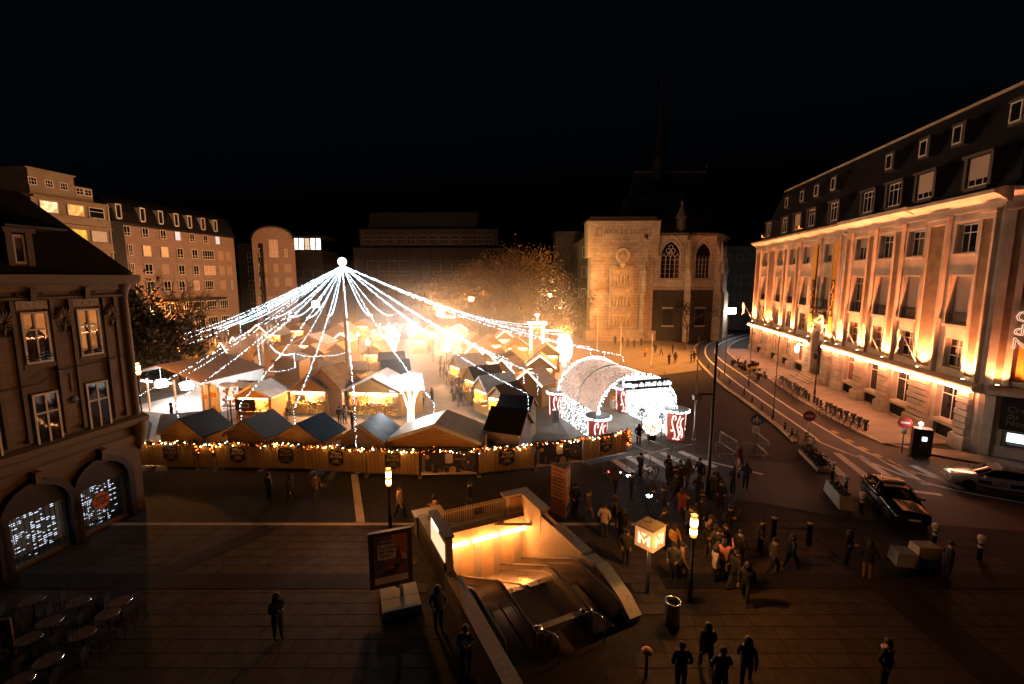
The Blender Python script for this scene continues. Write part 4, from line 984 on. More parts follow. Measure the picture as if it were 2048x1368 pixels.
# ============================================================ WAR MEMORIAL
mo = thing('war_memorial', 'tall pale stone memorial slab with carved panels and wreath medallion', 'monument', (22.3, 96.2, 0), -.035)
b_ = MB(); b_.bx(-7.1,7.1,-1.6,4,0,2.1); b_.bx(-4.6,4.6,-2.4,-1.602,0,1.0); obj('base', b_.mesh('base', M['ashlar']), mo)
b_ = MB(); b_.bx(-6.4,6.4,-.9,3.2,2.1,16.9); obj('shaft', b_.mesh('shaft', M['ashlar']), mo)
b_ = MB(); b_.prism([(-7.0,16.9),(7.0,16.9),(7.25,24.0),(-7.25,24.0)], 'y', -1.45, 3.6); hd = obj('head_block', b_.mesh('head_block', M['ashlar']), mo)
b_ = MB(); b_.bx(-7.4,7.4,-1.6,3.7,24.0,24.25); obj('coping', b_.mesh('coping', M['soot']), mo)
b_ = MB(); b_.bx(-6.6,6.6,-1.2,3,24.25,24.9); obj('roof_slab', b_.mesh('roof_slab', M['soot']), mo)
for a, b2 in ((-6.2,-3.4),(3.4,6.2)):
    q = MB(); q.bx(a,b2,-1.1,-.902,2.1,16.2); obj('pilaster', q.mesh('pilaster', M['ashlar']), mo)
q = MB(); q.bx(-2.5,2.5,-1.25,-.902,2.1,15.2); pn_ = obj('panel_frame', q.mesh('panel_frame', M['ashlar']), mo)
text('inscription', 'AVX LILLOIS', 1.5, M['carving'], hd, (.2,-1.46,21.9), (PI/2,0,0), ext=.05)
for k, t in enumerate(('LA VILLE', 'RECONNAISSANTE', '1914 1918', '1940 1945')): text('inscription', t, .62, M['carving'], hd, (0,-1.46,20.4-k*.85), (PI/2,0,0), ext=.03)
for sx in (-1,1):
    q = MB()
    for t_ in ((5.2,5.35,21.1,22.7),(4.3,4.45,21.1,22.7),(4.45,5.2,22.55,22.7),(4.45,5.2,21.1,21.25)):
        a, b2 = sorted((sx*t_[0],sx*t_[1])); q.bx(a,b2,-1.5,-1.453,t_[2],t_[3])
    obj('carved_border', q.mesh('carved_border', M['carving']), hd)
q = MB()
ring = [(1.25*math.cos(2*PI*i/28),-1.55,17.3+1.35*math.sin(2*PI*i/28)) for i in range(28)]; q.tube(ring, .3, 7, True); obj('wreath', q.mesh('wreath', M['ashlar2'], True), mo)
q = MB(); q.lathe([(0,-.1),(1.0,-.1),(1.0,.05),(0,.12)], 20, (0,0,0), Matrix.Translation((0,-1.5,17.3)) @ Matrix.Rotation(PI/2,4,'X')); obj('medallion', q.mesh('medallion', M['ashlar2']), mo)
q = MB(); q.lathe([(0,-.8),(.22,-.6),(.12,-.2),(.3,.2),(.22,.5),(0,.85)], 8, (0,-1.68,17.3)); 
for sx in (-1,1): q.tube([(0,-1.68,17.0),(sx*.3,-1.68,17.5),(sx*.55,-1.68,17.55),(sx*.5,-1.68,17.2)], [.06,.1,.09,.05], 6)
obj('fleur_emblem', q.mesh('fleur_emblem', M['ashlar2'], True), mo)
q = MB(); q.lathe([(0,-.9),(.5,-.7),(.8,-.1),(.6,.3),(0,.4)], 9, (0,-1.3,15.6)); obj('ribbon_carving', q.mesh('ribbon_carving', M['ashlar2'], True), mo)
rm = random.Random(8)
for z0, z1 in ((11.4,14.4),(7.0,9.5),(2.9,5.5)):
    q = MB(); q.bx(-1.9,1.9,-1.42,-1.252,z0,z1); rp = obj('relief_panel', q.mesh('relief_panel', M['ashlar2']), mo)
    q = MB(); q.bx(-2.0,2.0,-1.6,-1.252,z0-.3,z0-.05); q.bx(-1.3,1.3,-1.5,-1.252,z0-.85,z0-.5); obj('relief_ledge', q.mesh('relief_ledge', M['ashlar2']), mo)
    for k in range(6):
        x = -1.55+k*.62; h = (z1-z0)*(.8+.15*rm.random()); q = MB()
        ln = rm.uniform(-.25,.25)
        q.tube([(x,-1.5,z0+.05),(x+ln*.4,-1.52,z0+h*.45),(x+ln,-1.55,z0+h*.74),(x+ln,-1.55,z0+h*.8)], [.14,.2,.24,.1], 7); q.lathe([(0,-.17),(.14,-.08),(.15,.06),(0,.17)], 7, (x+ln*1.1,-1.56,z0+h*.9))
        q.tube([(x+ln,-1.55,z0+h*.72),(x+ln+rm.uniform(-.4,.4),-1.6,z0+h*.6),(x+ln+rm.uniform(-.5,.5),-1.6,z0+h*.45)], .07, 5)
        obj('carved_figure', q.mesh('carved_figure', M['ashlar2'], True), rp)
# ============================================================ CHAPEL
cp = thing('gothic_chapel', 'old gothic brick chapel apse with traceried windows and pinnacled buttresses', 'church', (0,0,0))
A0 = Vector((28.3,96.0)); P_ = [Vector((28.3,93.4)), Vector((36.6,92.6)), Vector((41.2,95.2)), Vector((43.8,101.5)), Vector((44.5,112))]
P_ = [Vector((27.6,95.4)), Vector((35.2,94.2)), Vector((41.6,95.6)), Vector((44.6,100.6)), Vector((45.2,110))]
WT = 21.2
for i in range(4):
    a, b2 = P_[i], P_[i+1]; L = (b2-a).length; an_ = math.atan2((b2-a).y,(b2-a).x)
    Mx = Matrix.Translation((a.x,a.y,0)) @ Matrix.Rotation(an_,4,'Z')
    w = MB(); cx = L*.55 if i == 0 else L/2; hw = 1.75 if i == 0 else (1.55 if i == 1 else 1.3)
    facade_wall(w, 0, L, 0, 10.6, [(cx-1.0,cx+1.0,3.2,6.6)], 0, .4, -1); 
    f1 = obj('base_wall', w.mesh('base_wall', M['darkbrick']), cp); f1.matrix_local = Mx
    w = MB(); facade_wall(w, 0, L, 10.6, WT, [(cx-hw,cx+hw,12.8,17.2)], 0, .55, -1)
    f2 = obj('wall', w.mesh('wall', M['ashlar']), cp); f2.matrix_local = Mx
    # pointed head of the window: dark glass in front of the wall inside a moulded arch
    def pointed(r, n=8):
        # two arcs radius 2r*.95
        R_ = r*1.75; pts = []
        for j in range(n+1):
            t = j/n; x = r-2*r*t if False else None
        top = math.sqrt(max(0, R_*R_-(R_-r)**2))
        for j in range(n+1):
            a_ = math.asin(top/R_)*j/n; pts.append((R_*math.cos(a_)-(R_-r), R_*math.sin(a_)))
        return pts+[(-x, z) for x, z in pts[-2::-1]]
    hd_ = pointed(hw); g_ = MB()
    g_.prism([(cx+x,17.2+z) for x, z in hd_], 'y', -.06, -.02); o = obj('window_head', g_.mesh('window_head', M['nightglass']), cp); o.matrix_local = Mx
    g_ = MB(); g_.bx(cx-hw,cx+hw,.3,.36,12.8,17.2); o = obj('leaded_window', g_.mesh('leaded_window', M['nightglass']), cp); o.matrix_local = Mx
    tr = MB()
    for j in (-.5,0,.5): tr.tube([(cx+j*hw,.2,12.8),(cx+j*hw,.1,16.9)], .07, 5)
    if i == 0:
        for j in range(4): 
            xx = cx-hw+hw*(j+.5)*.5; tr.tube([(xx-hw*.25,-.08,16.9),(xx-.1,-.08,17.5),(xx,-.08,17.7),(xx+.1,-.08,17.5),(xx+hw*.25,-.08,16.9)], .06, 5)
        for (qx,qz,qr) in ((-.45,18.2,.42),(.45,18.2,.42),(0,18.9,.4),(0,17.9,.3)): tr.tube([(cx+qx+qr*math.cos(2*PI*k/14),-.08,qz+qr*math.sin(2*PI*k/14)) for k in range(14)], .06, 5, True)
    for z in (13.7,14.6,15.5,16.4): tr.tube([(cx-hw,.25,z),(cx+hw,.25,z)], .025, 4)
    o = obj('tracery', tr.mesh('tracery', M['ashlar']), cp); o.matrix_local = Mx
    mo_ = MB(); hd2 = pointed(hw+.25); mo_.tube([(cx+x,-.1,17.2+z) for x, z in hd2], .14, 6); mo_.tube([(cx-hw-.25,-.1,12.8),(cx-hw-.25,-.1,17.2)], .14, 6); mo_.tube([(cx+hw+.25,-.1,12.8),(cx+hw+.25,-.1,17.2)], .14, 6)
    hd3 = pointed(hw+.75); mo_.tube([(cx+x,-.16,17.3+z) for x, z in hd3], .12, 5); o = obj('hood_mould', mo_.mesh('hood_mould', M['ashlar']), cp); o.matrix_local = Mx
    s_ = MB(); s_.prism([(-.002,10.4),(-.3,10.5),(-.3,10.7),(-.002,11.0)], 'x', 0, L); o = obj('string_course', s_.mesh('string_course', M['ashlar']), cp); o.matrix_local = Mx
    s_ = MB(); s_.prism([(-.002,12.3),(-.35,12.4),(-.2,12.75),(-.002,12.8)], 'x', cx-hw-.5, cx+hw+.5); o = obj('sill', s_.mesh('sill', M['ashlar']), cp); o.matrix_local = Mx
    s_ = MB(); s_.prism([(.3,WT),(-.35,WT+.1),(-.45,WT+.5),(.3,WT+.5)], 'x', -.2, L+.2); o = obj('parapet', s_.mesh('parapet', M['soot']), cp); o.matrix_local = Mx
    g_ = MB(); g_.bx(cx-1.0,cx+1.0,.3,.35,3.2,6.6)
    for j in range(6): g_.bx(cx-.95+j*.36,cx-.92+j*.36,.15,.18,3.2,6.6)
    o = obj('barred_window', g_.mesh('barred_window', M['iron']), cp); o.matrix_local = Mx
    s_ = MB(); s_.bx(cx-1.2,cx+1.2,-.12,-.002,6.6,6.95); s_.bx(cx-1.2,cx+1.2,-.15,-.002,2.9,3.2); o = obj('window_surround', s_.mesh('window_surround', M['ashlar']), cp); o.matrix_local = Mx
for i, p in enumerate(P_[:4]):
    c_ = Vector((37,103)); d = (p-c_).normalized(); an_ = math.atan2(d.y,d.x)
    bt = MB(); bt.prism([(0,0),(1.9,0),(1.9,9.5),(1.45,10.3),(1.45,13.5),(1.0,14.3),(1.0,18.2),(.4,19.3),(0,20.6)], 'y', -.5, .5)
    # prism with axis y takes (x,z)
    o = obj('buttress', bt.mesh('buttress', M['ashlar']), cp, (p.x-d.x*.15,p.y-d.y*.15,0), (0,0,an_))
    pn2 = MB()
    for (zz, xx, hh, rr_) in ((13.6,1.35,3.0,.36),(16.0,.98,3.6,.42)):
        pn2.lathe([(rr_,0),(rr_,.5),(rr_*1.25,.55),(rr_*.8,.9),(.1,hh-.3),(.22,hh-.2),(.2,hh),(0,hh+.1)], 4, (xx,0,zz))
        for k in range(5):
            for s in range(4):
                a = s*PI/2+PI/4; r = rr_*(.85-.15*k); pn2.octa((xx+r*math.cos(a), r*math.sin(a), zz+.95+k*hh*.13), .11)
    obj('pinnacle', pn2.mesh('pinnacle', M['ashlar2']), o)
    q = MB(); q.prism([(-.2,20.2),(.9,20.2),(1.7,20.9),(1.6,21.3),(.6,21.6),(-.2,21.6)], 'y', -.35, .35); obj('gargoyle', q.mesh('gargoyle', M['soot']), o)
rf = MB(); top = [(36.0,102,30.5),(36.5,112,30.5)]
for i in range(4): rf.add([(P_[i].x,P_[i].y,WT+.45),(P_[i+1].x,P_[i+1].y,WT+.45),top[0]],[(0,1,2)])
rf.add([(P_[0].x,P_[0].y,WT+.45),(36,102,30.5),(24,104,30.5),(22,100,WT)],[(0,1,2,3)])
obj('roof', rf.mesh('roof', M['slate']), cp)
tur = MB(); tur.lathe([(.9,22),(.9,24.6),(1.2,24.8),(.7,25.8),(.15,27.2),(.3,27.5),(.05,28.3)], 8, (33.9,95.6,0)); obj('turret', tur.mesh('turret', M['soot']), cp)
hall = thing('palace_hall', 'dark steep roofed hall with a thin spire rising behind the chapel', 'building', (0,0,0))
w = MB(); w.bx(31,46,112,122,0,22); obj('wall', w.mesh('wall', M['creamdark']), hall)
rf = MB(); rf.add([(27,112,22),(48,112,22),(47,117,38),(29.5,117,38),(27,122,22),(48,122,22)],[(0,1,2,3),(5,4,3,2),(4,0,3),(1,5,2)]); obj('roof', rf.mesh('roof', M['slate']), hall)
r_ = MB(); r_.bx(29.5,47,116.8,117.2,38,38.35); r_.tube([(47,117,38.3),(47,117,39.8)], .12, 5); obj('ridge', r_.mesh('ridge', M['soot']), hall)
sp = MB(); sp.lathe([(1.5,36),(1.5,41.5),(2.0,41.8),(1.2,42.6),(.75,46),(.32,52),(.1,57.5),(.0,58.5)], 8, (35.3,117,0)); obj('spire', sp.mesh('spire', M['zinc']), hall)
sp = MB(); sp.lathe([(0,0),(.25,.2),(0,.5)], 6, (35.3,117,58.2)); sp.tube([(35.3,117,58),(35.3,117,60.2)], .05, 4); obj('finial', sp.mesh('finial', M['soot']), hall)
# ============================================================ CHRISTMAS MARKET
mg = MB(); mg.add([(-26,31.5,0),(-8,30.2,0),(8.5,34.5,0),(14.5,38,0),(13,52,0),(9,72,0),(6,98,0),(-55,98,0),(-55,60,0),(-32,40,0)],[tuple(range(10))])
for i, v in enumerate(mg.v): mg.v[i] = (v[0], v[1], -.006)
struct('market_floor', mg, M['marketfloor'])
def boards(mb, outline, y0, y1, zs, step=.15):
    """overlapping horizontal boards across a gable outline given as width at height"""
    z = zs[0]
    while z < zs[1]-.02:
        z1 = min(z+step, zs[1]); w0 = outline(z); w1 = outline(z1-.001)
        if w0 > .02:
            mb.add([(-w0,y1,z),(w0,y1,z),(w1,y1,z1),(-w1,y1,z1),(-w0,y0,z),(w0,y0,z),(w1,(y0+y1)/2+.0,z1),(-w1,(y0+y1)/2,z1)],
                   [(4,5,6,7),(0,4,7,3),(1,2,6,5),(0,1,5,4),(7,6,2,3)])
        z = z1
rc = random.Random(11)
def chalet(apex, zr, w, d, rz, roof, label, eave=None, opening=None, wall='boards', lit=0, name='chalet', fascia=False, goods=True, glow=(1,.42,.13), led=False, over=.22):
    eave = eave if eave else zr-w*.36
    if roof == 'wood': roof = 'roofpale'
    p = at(apex[0], apex[1], zr)
    t = thing(name, label, 'market stall', (p.x, p.y, 0), rz, 'wooden chalets of the Christmas market')
    hw = w/2
    def out(z): return hw if z < eave else hw*(zr-z)/(zr-eave)
    oz = (.95, min(eave, 2.15))
    b = MB(); y0 = over-.03
    if opening == 'front':
        boards(b, out, y0, y0+.06, (0,oz[0])); boards(b, out, y0, y0+.06, (oz[1],zr))
        b.bx(-hw,-hw+.22,y0+.003,y0+.08,oz[0],oz[1]); b.bx(hw-.22,hw,y0+.003,y0+.08,oz[0],oz[1])
    else: boards(b, out, y0, y0+.06, (0,zr))
    o = obj('cladding', b.mesh('cladding', M[wall]), t); o['kind'] = 'stuff'
    sw = MB(); yb = over+d
    for sx in (-1,1):
        z = 0
        while z < eave-.02:
            z1 = min(z+.3, eave); x = sx*hw
            if opening == ('right' if sx > 0 else 'left') and .9 < (z+z1)/2 < 2.1: z = z1; continue
            sw.add([(x,over,z),(x,yb,z),(x,yb,z1),(x,over,z1),(x+sx*.03,over,z),(x+sx*.03,yb,z)],[(4,5,2,3),(0,3,4),(1,5,2),(0,1,5,4)]); z = z1
    sw.add([(-hw,yb,0),(hw,yb,0),(hw,yb,eave),(0,yb,zr),(-hw,yb,eave)],[(0,1,2,3,4)])
    o = obj('side_cladding', sw.mesh('side_cladding', M[wall]), t); o['kind'] = 'stuff'
    sl = math.atan2(zr-eave, hw); L = hw/math.cos(sl)+.25
    for sx in (-1,1):
        r = MB(); r.prism([(0,0),(sx*L*math.cos(sl),-L*math.sin(sl)),(sx*L*math.cos(sl),-L*math.sin(sl)+.07),(0,.08)], 'y', 0, d+2*over, Matrix.Translation((0,0,zr+.01)))
        rp = obj('roof_slope', r.mesh('roof_slope', M[roof]), t)
        bb_ = MB(); bb_.prism([(0,-.02),(sx*L*math.cos(sl),-L*math.sin(sl)-.02),(sx*L*math.cos(sl),-L*math.sin(sl)-.2),(0,-.22)], 'y', -.03, -.001, Matrix.Translation((0,0,zr+.06)))
        if fascia:
            pass
        obj('bargeboard', bb_.mesh('bargeboard', M['barge'] if roof not in ('tarp','snow') else M[roof]), t)
    if led:
        for sx in (-1,1):
            b = MB(); b.tube([(0,-.08,zr+.05),(sx*L*math.cos(sl),-.08,zr+.05-L*math.sin(sl))], .07, 5); obj('led_outline', b.mesh('led_outline', M['ledwhite']), t)
    if opening:
        ox = {'front':(0,over+.1),'left':(-hw+.15,over+d/2),'right':(hw-.15,over+d/2)}[opening]
        bw = (2*hw-.5) if opening == 'front' else d-.3
        def place(n, mb, m, kind=None):
            o = obj(n, mb.mesh(n, M[m]), t, (ox[0],ox[1],0), (0,0,{'front':0,'left':-PI/2,'right':PI/2}[opening])); 
            if kind: o['kind'] = kind
            return o
        c = MB(); c.bx(-bw/2,bw/2,-.42,.4,.92,.98); place('counter', c, 'wood')
        if goods:
            g_ = MB()
            for k in range(int(bw*9)):
                x = -bw/2+bw*rc.random(); yy = -.35+.65*rc.random(); s = .06+.08*rc.random()
                if k % 2: g_.octa((x,yy,1.0+s), s)
                else: g_.bx(x-s,x+s,yy-s,yy+s,.981,.985+s*2.2)
            for k in range(int(bw*6)):
                x = -bw/2+bw*rc.random(); z = 1.2+.75*rc.random(); s = .06+.07*rc.random(); g_.bx(x-s,x+s,.9,.95,z-s,z+s)
            place('goods', g_, 'goods', 'stuff')
        e = MB()
        ns = 3 if lit > 1 else 2
        for k in range(ns): 
            x = -bw/2+bw*(k+.5)/ns; e.bx(x-bw/ns*.42,x+bw/ns*.42,-.1,.05,oz[1]-.14,oz[1]-.06)
        place('stall_lamps', e, 'stalllamp' if lit else 'amberlow', 'stuff')
        rot = {'front':0,'left':-PI/2,'right':PI/2}[opening]; v = Matrix.Rotation(rot,4,'Z') @ Vector((0,.35,0))
        lamp('stall_light', (ox[0]+v.x,ox[1]+v.y,1.85), 700*max(.35,lit), glow, .25, t)
        bk = MB(); bk.bx(-bw/2-.1,bw/2+.1,1.0,1.04,.02,2.2); place('back_panel', bk, 'wood')
        if lit > 1.5:
            ic = MB()
            for k in range(int(bw*30)):
                x = -bw/2+bw*rc.random(); ic.octa((x,-.45+.03*rc.random(),.12+.82*rc.random()), .02)
            place('icicle_lights', ic, 'amberlow', 'stuff')
            ic = MB()
            for k in range(int(bw*26)):
                x = -bw/2+bw*rc.random(); ic.octa((x,-.2+.06*rc.random(),oz[1]-.35+.3*rc.random()), .03)
            place('shelf_lights', ic, 'amber2', 'stuff')
    return t
D_ = .30
# front row, backs turned to the viewer along the fence
chalet((322,832),2.9,2.9,2.4,-1.15,'palesheet','low chalet with a pale pinkish sheet roof beside the old corner house',2.1)
chalet((358,839.5),3.15,3.2,2.3,-.24,'felt','black roofed chalet behind the first badge panel, second from the left along the fence',2.1)
chalet((484,842),3.1,3.2,2.4,-.26,'felt','black roofed chalet behind the fence, between the door panel and the second badge',2.05)
chalet((593,849),3.0,3.3,2.4,-.26,'bluefelt','dark blue roofed chalet behind the fence left of the tall light drop',2.0)
chalet((718,851),3.0,3.2,2.5,-.22,'metal','chalet with a shiny grey metal roof crossed by the central light drop',2.0)
chalet((867.5,850),3.2,5.9,3.0,-.12,'tarp','widest front chalet under a pale crinkled tarpaulin roof',2.15)
chalet((1056,822),3.5,2.6,2.4,1.18,'felt','tall black roofed chalet turned sideways with a white clapboard gable',2.3,wall='whiteboards')
chalet((1068,795),3.4,2.6,2.4,1.25,'felt','flat looking black roofed chalet just behind the sideways white gabled one',2.5)
# second row, open fronts towards the viewer
chalet((500,772),3.3,3.4,2.6,-.1,'tarp','small yellow lit snack chalet with a brown menu board on its roof',2.3,'front',lit=1.0)
chalet((611,754),3.6,3.9,3.0,-.12,'metal','gabled chalet with icicle lights under a blazing counter, left of the striped gable',2.35,'front',lit=3.0)
chalet((640,737),4.4,4.2,3.0,-.30,'stripe','taller pinkish gabled chalet with orange striped roof behind the icicle chalet',2.6,wall='pinkboards')
chalet((744,752),3.8,5.2,3.4,-.10,'snow','broad chalet with a wavy snow white fascia and long glowing counter',2.5,'front',lit=3.0)
chalet((776,752),3.5,3.0,2.8,-1.25,'tarp','grey roofed chalet half hidden behind the large light tree',2.4)
chalet((760,722),3.6,2.8,2.8,-1.2,'felt','black roofed chalet on the left of the alley, second behind the light tree',2.4,wall='pinkboards')
chalet((756,706),3.6,2.8,2.8,-1.2,'felt','black roofed chalet on the left of the alley, third behind the light tree',2.4)
chalet((570,712),3.6,3.0,3.0,0,'greysheet','grey boxy stall in front of the truss towers',3.0)
# middle ground on the left
chalet((616,670),3.9,5.6,3.6,-.1,'snow','wide white edged chalet with a blazing counter near the mast, left of it',2.6,'front',lit=2.5)
chalet((621,690),3.4,3.6,2.8,-.15,'wood','pale wooden chalet with a small white notice, in front of the white edged one',2.3)
chalet((564,695),3.2,3.0,2.6,-.2,'wood','small brown gable chalet beside the truss towers',2.2,'front',lit=1)
chalet((672,687),3.5,3.6,2.8,-.25,'yellowwood','yellow walled chalet standing directly left of the mast',2.3)
chalet((681,667),3.6,3.2,2.8,-.1,'snow','light edged chalet behind the yellow walled one by the mast',2.4,led=True)
chalet((675,648),4.4,5.0,5.0,0,'palesheet','pale peaked tent at the back left of the mast',2.8,name='market_tent')
chalet((514,697),3.5,4.2,3.0,-.75,'yellowwood','chalet with a yellow gable right of the scaffold tower',2.3)
chalet((391,703),3.4,3.6,2.8,-.55,'felt','dark roofed chalet with yellow gable below the bare tree',2.2,wall='yellowboards')
chalet((405,688),3.5,3.8,2.8,-.7,'yellowwood','yellow lit chalet open to the right, behind the bare tree',2.3,'right',lit=2)
chalet((442,686),3.6,3.2,2.6,-.6,'wood','light outlined chalet first in the left row, nearest the bare tree',2.3,'front',lit=2.0,led=True)
chalet((466,675),3.7,3.2,2.6,-.5,'wood','light outlined chalet second in the left row from the bare tree',2.3,'front',lit=2.0,led=True)
chalet((489,670),3.7,3.2,2.6,-.5,'wood','light outlined chalet third in the left row from the bare tree',2.3,'front',lit=2.0,led=True)
chalet((514,650),3.9,4.4,3.0,-.35,'wood','largest light outlined chalet at the back of the left row',2.4,'front',lit=2.0,led=True)
chalet((545,655),3.6,3.2,2.6,-.3,'snow','white edged chalet at the back of the left row',2.3,'front',lit=1.5)
# right of the alley
chalet((957,753),3.6,2.8,3.4,-1.0,'tarp','pale roofed chalet on the right of the alley, farthest of its three',2.4,'front',lit=1.2)
chalet((936,735),3.6,2.8,3.2,-1.0,'felt','black roofed chalet on the right of the alley between two pale roofs',2.4,'front',lit=1.0)
chalet((906,711),3.6,3.0,3.4,-1.0,'tarp','pale roofed chalet beside the sparkling street lamp in the alley',2.4,'front',lit=1.5)
chalet((990,773),3.3,2.4,2.6,-.75,'felt','small dark gabled stall at the alley corner lit with gold foil lights',2.3,'front',lit=1.6)
LEDL = ['first light chevron chalet of the right row, farthest back','second light chevron chalet of the right row','third light chevron chalet of the right row','light chevron chalet of the right row, nearest the tunnel']
for k, (px, py) in enumerate(((949,689),(973,702),(1004,719),(1055,742))):
    chalet((px,py),3.6,3.1,2.6,-.62,'wood',LEDL[k],2.35,'front' if k < 3 else None,lit=1.6,led=True)
for k, (px, py, l) in enumerate(((905,655,'orange lit chalet left of the glowing dome'),(955,668,'orange lit chalet right behind the glowing dome'),(985,672,'orange lit chalet below the round lamp in the trees'),(1010,662,'brightest orange chalet left of the gateway frame'),(1036,676,'orange lit chalet directly left of the gateway frame'),(1095,690,'orange lit chalet between the gateway frame and the tower of light'),(1080,712,'orange lit chalet in front of the tower of light'),(1020,700,'orange lit chalet in front of the gateway frame'))):
    chalet((px,py),3.7,3.4,2.8,.5-.1*k,'wood',l,2.4,'front',lit=2.2,led=k % 3 == 0)
for k, (px, py, l) in enumerate(((720,640,'small orange chalet with a lit sign behind the mast'),(760,655,'wooden chalet right of the mast at the back'),(745,690,'orange lit chalet beside the light cones'),(590,648,'wooden chalet at the back under the left strings'),(835,665,'white lit stall below the street lamp star'),(860,650,'white lit stall behind the third light tree'))):
    chalet((px,py),3.6,3.4,2.8,-.1,'wood' if k < 4 else 'snow',l,2.4,'front',lit=1.4 if k < 4 else 2.5)
# menu board and notices
mbp = at(495,800,3.0)
mbd = thing('menu_board', 'brown menu board with a framed picture above the snack chalet', 'sign', (mbp.x,mbp.y-.4,0), -.1)
b = MB(); b.bx(-.85,.85,0,.06,2.2,3.15); o = obj('board', b.mesh('board', M['brownpaint']), mbd); b = MB(); b.bx(-.35,.35,-.02,-.002,2.45,2.85); obj('picture', b.mesh('picture', M['white']), o); b = MB(); b.bx(-.27,.27,-.035,-.021,2.5,2.8); obj('picture_print', b.mesh('picture_print', M['posterpic']), o)
b = MB(); b.tube([(-.6,.1,0),(-.6,.1,2.3)],.04,5); obj('post', b.mesh('post', M['iron']), mbd); b = MB(); b.tube([(.6,.1,0),(.6,.1,2.3)],.04,5); obj('post', b.mesh('post', M['iron']), mbd)
# white marquee with the ice attraction at the far left
mq = at(330,800,1.6); mt = thing('marquee', 'large white lit marquee with a brown roof behind the corner house', 'tent', (mq.x-1.2,mq.y+1.0,0), -.28)
b = MB(); b.prism([(-5.2,3.3),(0,4.6),(5.2,3.3),(5.2,3.4),(0,4.72),(-5.2,3.4)], 'y', 0, 7.5); obj('roof', b.mesh('roof', M['browncanvas']), mt)
b = MB(); b.bx(-5.1,5.1,7.2,7.3,0,3.3); obj('back_wall', b.mesh('back_wall', M['white']), mt); b = MB(); b.bx(-5.1,5.1,0,7.2,.004,.04); obj('floor', b.mesh('floor', M['white']), mt)
for x in (-5.0,-1.7,1.7,5.0):
    b = MB(); b.bx(x-.07,x+.07,.1,.24,0,3.3); obj('post', b.mesh('post', M['white']), mt)
for k, x in enumerate((-3.9,-1.6,.8,3.2)):
    b = MB(); b.bx(x-.7,x+.7,.02,.1,2.98,3.1); obj('tube_lamp', b.mesh('tube_lamp', M['bulbtube']), mt)
for x in (-2.4,2.4): lamp('marquee_light', (x,3.2,2.9), 420, (.86,.94,1), .4, mt)
for x in (-3.2,.2):
    b = MB(); b.lathe([(0,1.7),(.55,1.8),(.6,2.2),(.45,2.55),(0,2.6)], 14, (x,2.6,0)); b.tube([(x,2.6,2.6),(x,2.6,3.9)],.015,4); obj('lantern_drum', b.mesh('lantern_drum', M['bulbtube2']), mt)
fh = at(418,835,0); hf = thing('painted_house_front', 'cutout front of a white toy house with orange windows beside the marquee', 'decoration', (fh.x,fh.y+.4,0), -.3)
b = MB(); b.prism([(-1.1,0),(1.1,0),(1.1,2.3),(.8,2.9),(.2,3.15),(-.5,3.1),(-1.1,2.6)], 'y', 0, .08); obj('house_front', b.mesh('house_front', M['white']), hf)
for x, z in ((-.55,1.6),(.15,1.9),(.55,1.9)): b = MB(); b.bx(x-.15,x+.15,-.04,-.002,z,z+.4); obj('window', b.mesh('window', M['orange']), hf)
b = MB(); b.prism([(.15,.05),(.65,.05),(.65,.85),(.4,1.1),(.15,.85)], 'y', -.05, -.002); obj('door', b.mesh('door', M['orange']), hf)
tb = at(470,770,3.0); tp = thing('tarpaulin_stall', 'stall covered by a loose grey plastic tarpaulin with hanging goods', 'market stall', (tb.x,tb.y,0), -.15)
b = MB(); nx, ny = 10, 6
def tz(i, j): return 3.05-.05*j+.10*math.sin(i*1.3+j)+.06*math.sin(i*2.9-j*1.7)
for i in range(nx):
    for j in range(ny):
        x0, x1 = -1.7+i*.34, -1.36+i*.34; y0, y1 = -.4+j*.5, .1+j*.5
        b.quad((x0,y0,tz(i,j)-.14*(j == 0)),(x1,y0,tz(i+1,j)-.14*(j == 0)),(x1,y1,tz(i+1,j+1)),(x0,y1,tz(i,j+1)))
obj('tarpaulin', b.mesh('tarpaulin', M['tarp'], True), tp)
for x, y in ((-1.6,-.2),(1.6,-.2),(-1.6,2.4),(1.6,2.4)): b = MB(); b.tube([(x,y,0),(x,y,2.95)],.04,5); obj('post', b.mesh('post', M['steel']), tp)
b = MB(); b.bx(-1.6,1.6,2.3,2.36,0,2.9); obj('back_panel', b.mesh('back_panel', M['brownpaint']), tp)
b = MB()
for k in range(30): x = -1.5+3*rc.random(); z = 1.3+1.3*rc.random(); b.bx(x-.1,x+.1,.1,.16,z-.12,z+.12)
o = obj('goods', b.mesh('goods', M['goods']), tp); o['kind'] = 'stuff'; b = MB(); b.bx(-1.6,1.6,-.1,.5,.9,.96); obj('counter', b.mesh('counter', M['wood']), tp)
lamp('stall_light', (0,.9,2.5), 160, WARM, .3, tp)
# scaffold truss towers with swagged lights
def truss(p, h, label):
    t = thing('truss_tower', label, 'truss', (p.x,p.y,0), .2, 'truss towers of the stage')
    s = .25
    for x, y in ((-s,-s),(s,-s),(s,s),(-s,s)): b = MB(); b.tube([(x,y,0),(x,y,h)],.03,5); obj('upright', b.mesh('upright', M['steel']), t)
    b = MB(); n = int(h/.5)
    for k in range(n):
        z = k*h/n; z1 = (k+1)*h/n
        for a, c in (((-s,-s),(s,-s)),((s,-s),(s,s)),((s,s),(-s,s)),((-s,s),(-s,-s))): b.tube([(*a,z),(*c,z1)],.015,4)
    o = obj('lattice', b.mesh('lattice', M['steel']), t); o['kind'] = 'stuff'
    b = MB(); b.bx(-s,s,-s,s,h,h+.04); obj('head_plate', b.mesh('head_plate', M['steel']), t)
truss(at(526,765,0), 6.2, 'nearer steel truss tower of the stage, left of the grey box'); truss(at(545,748,0), 6.6, 'farther steel truss tower of the stage')
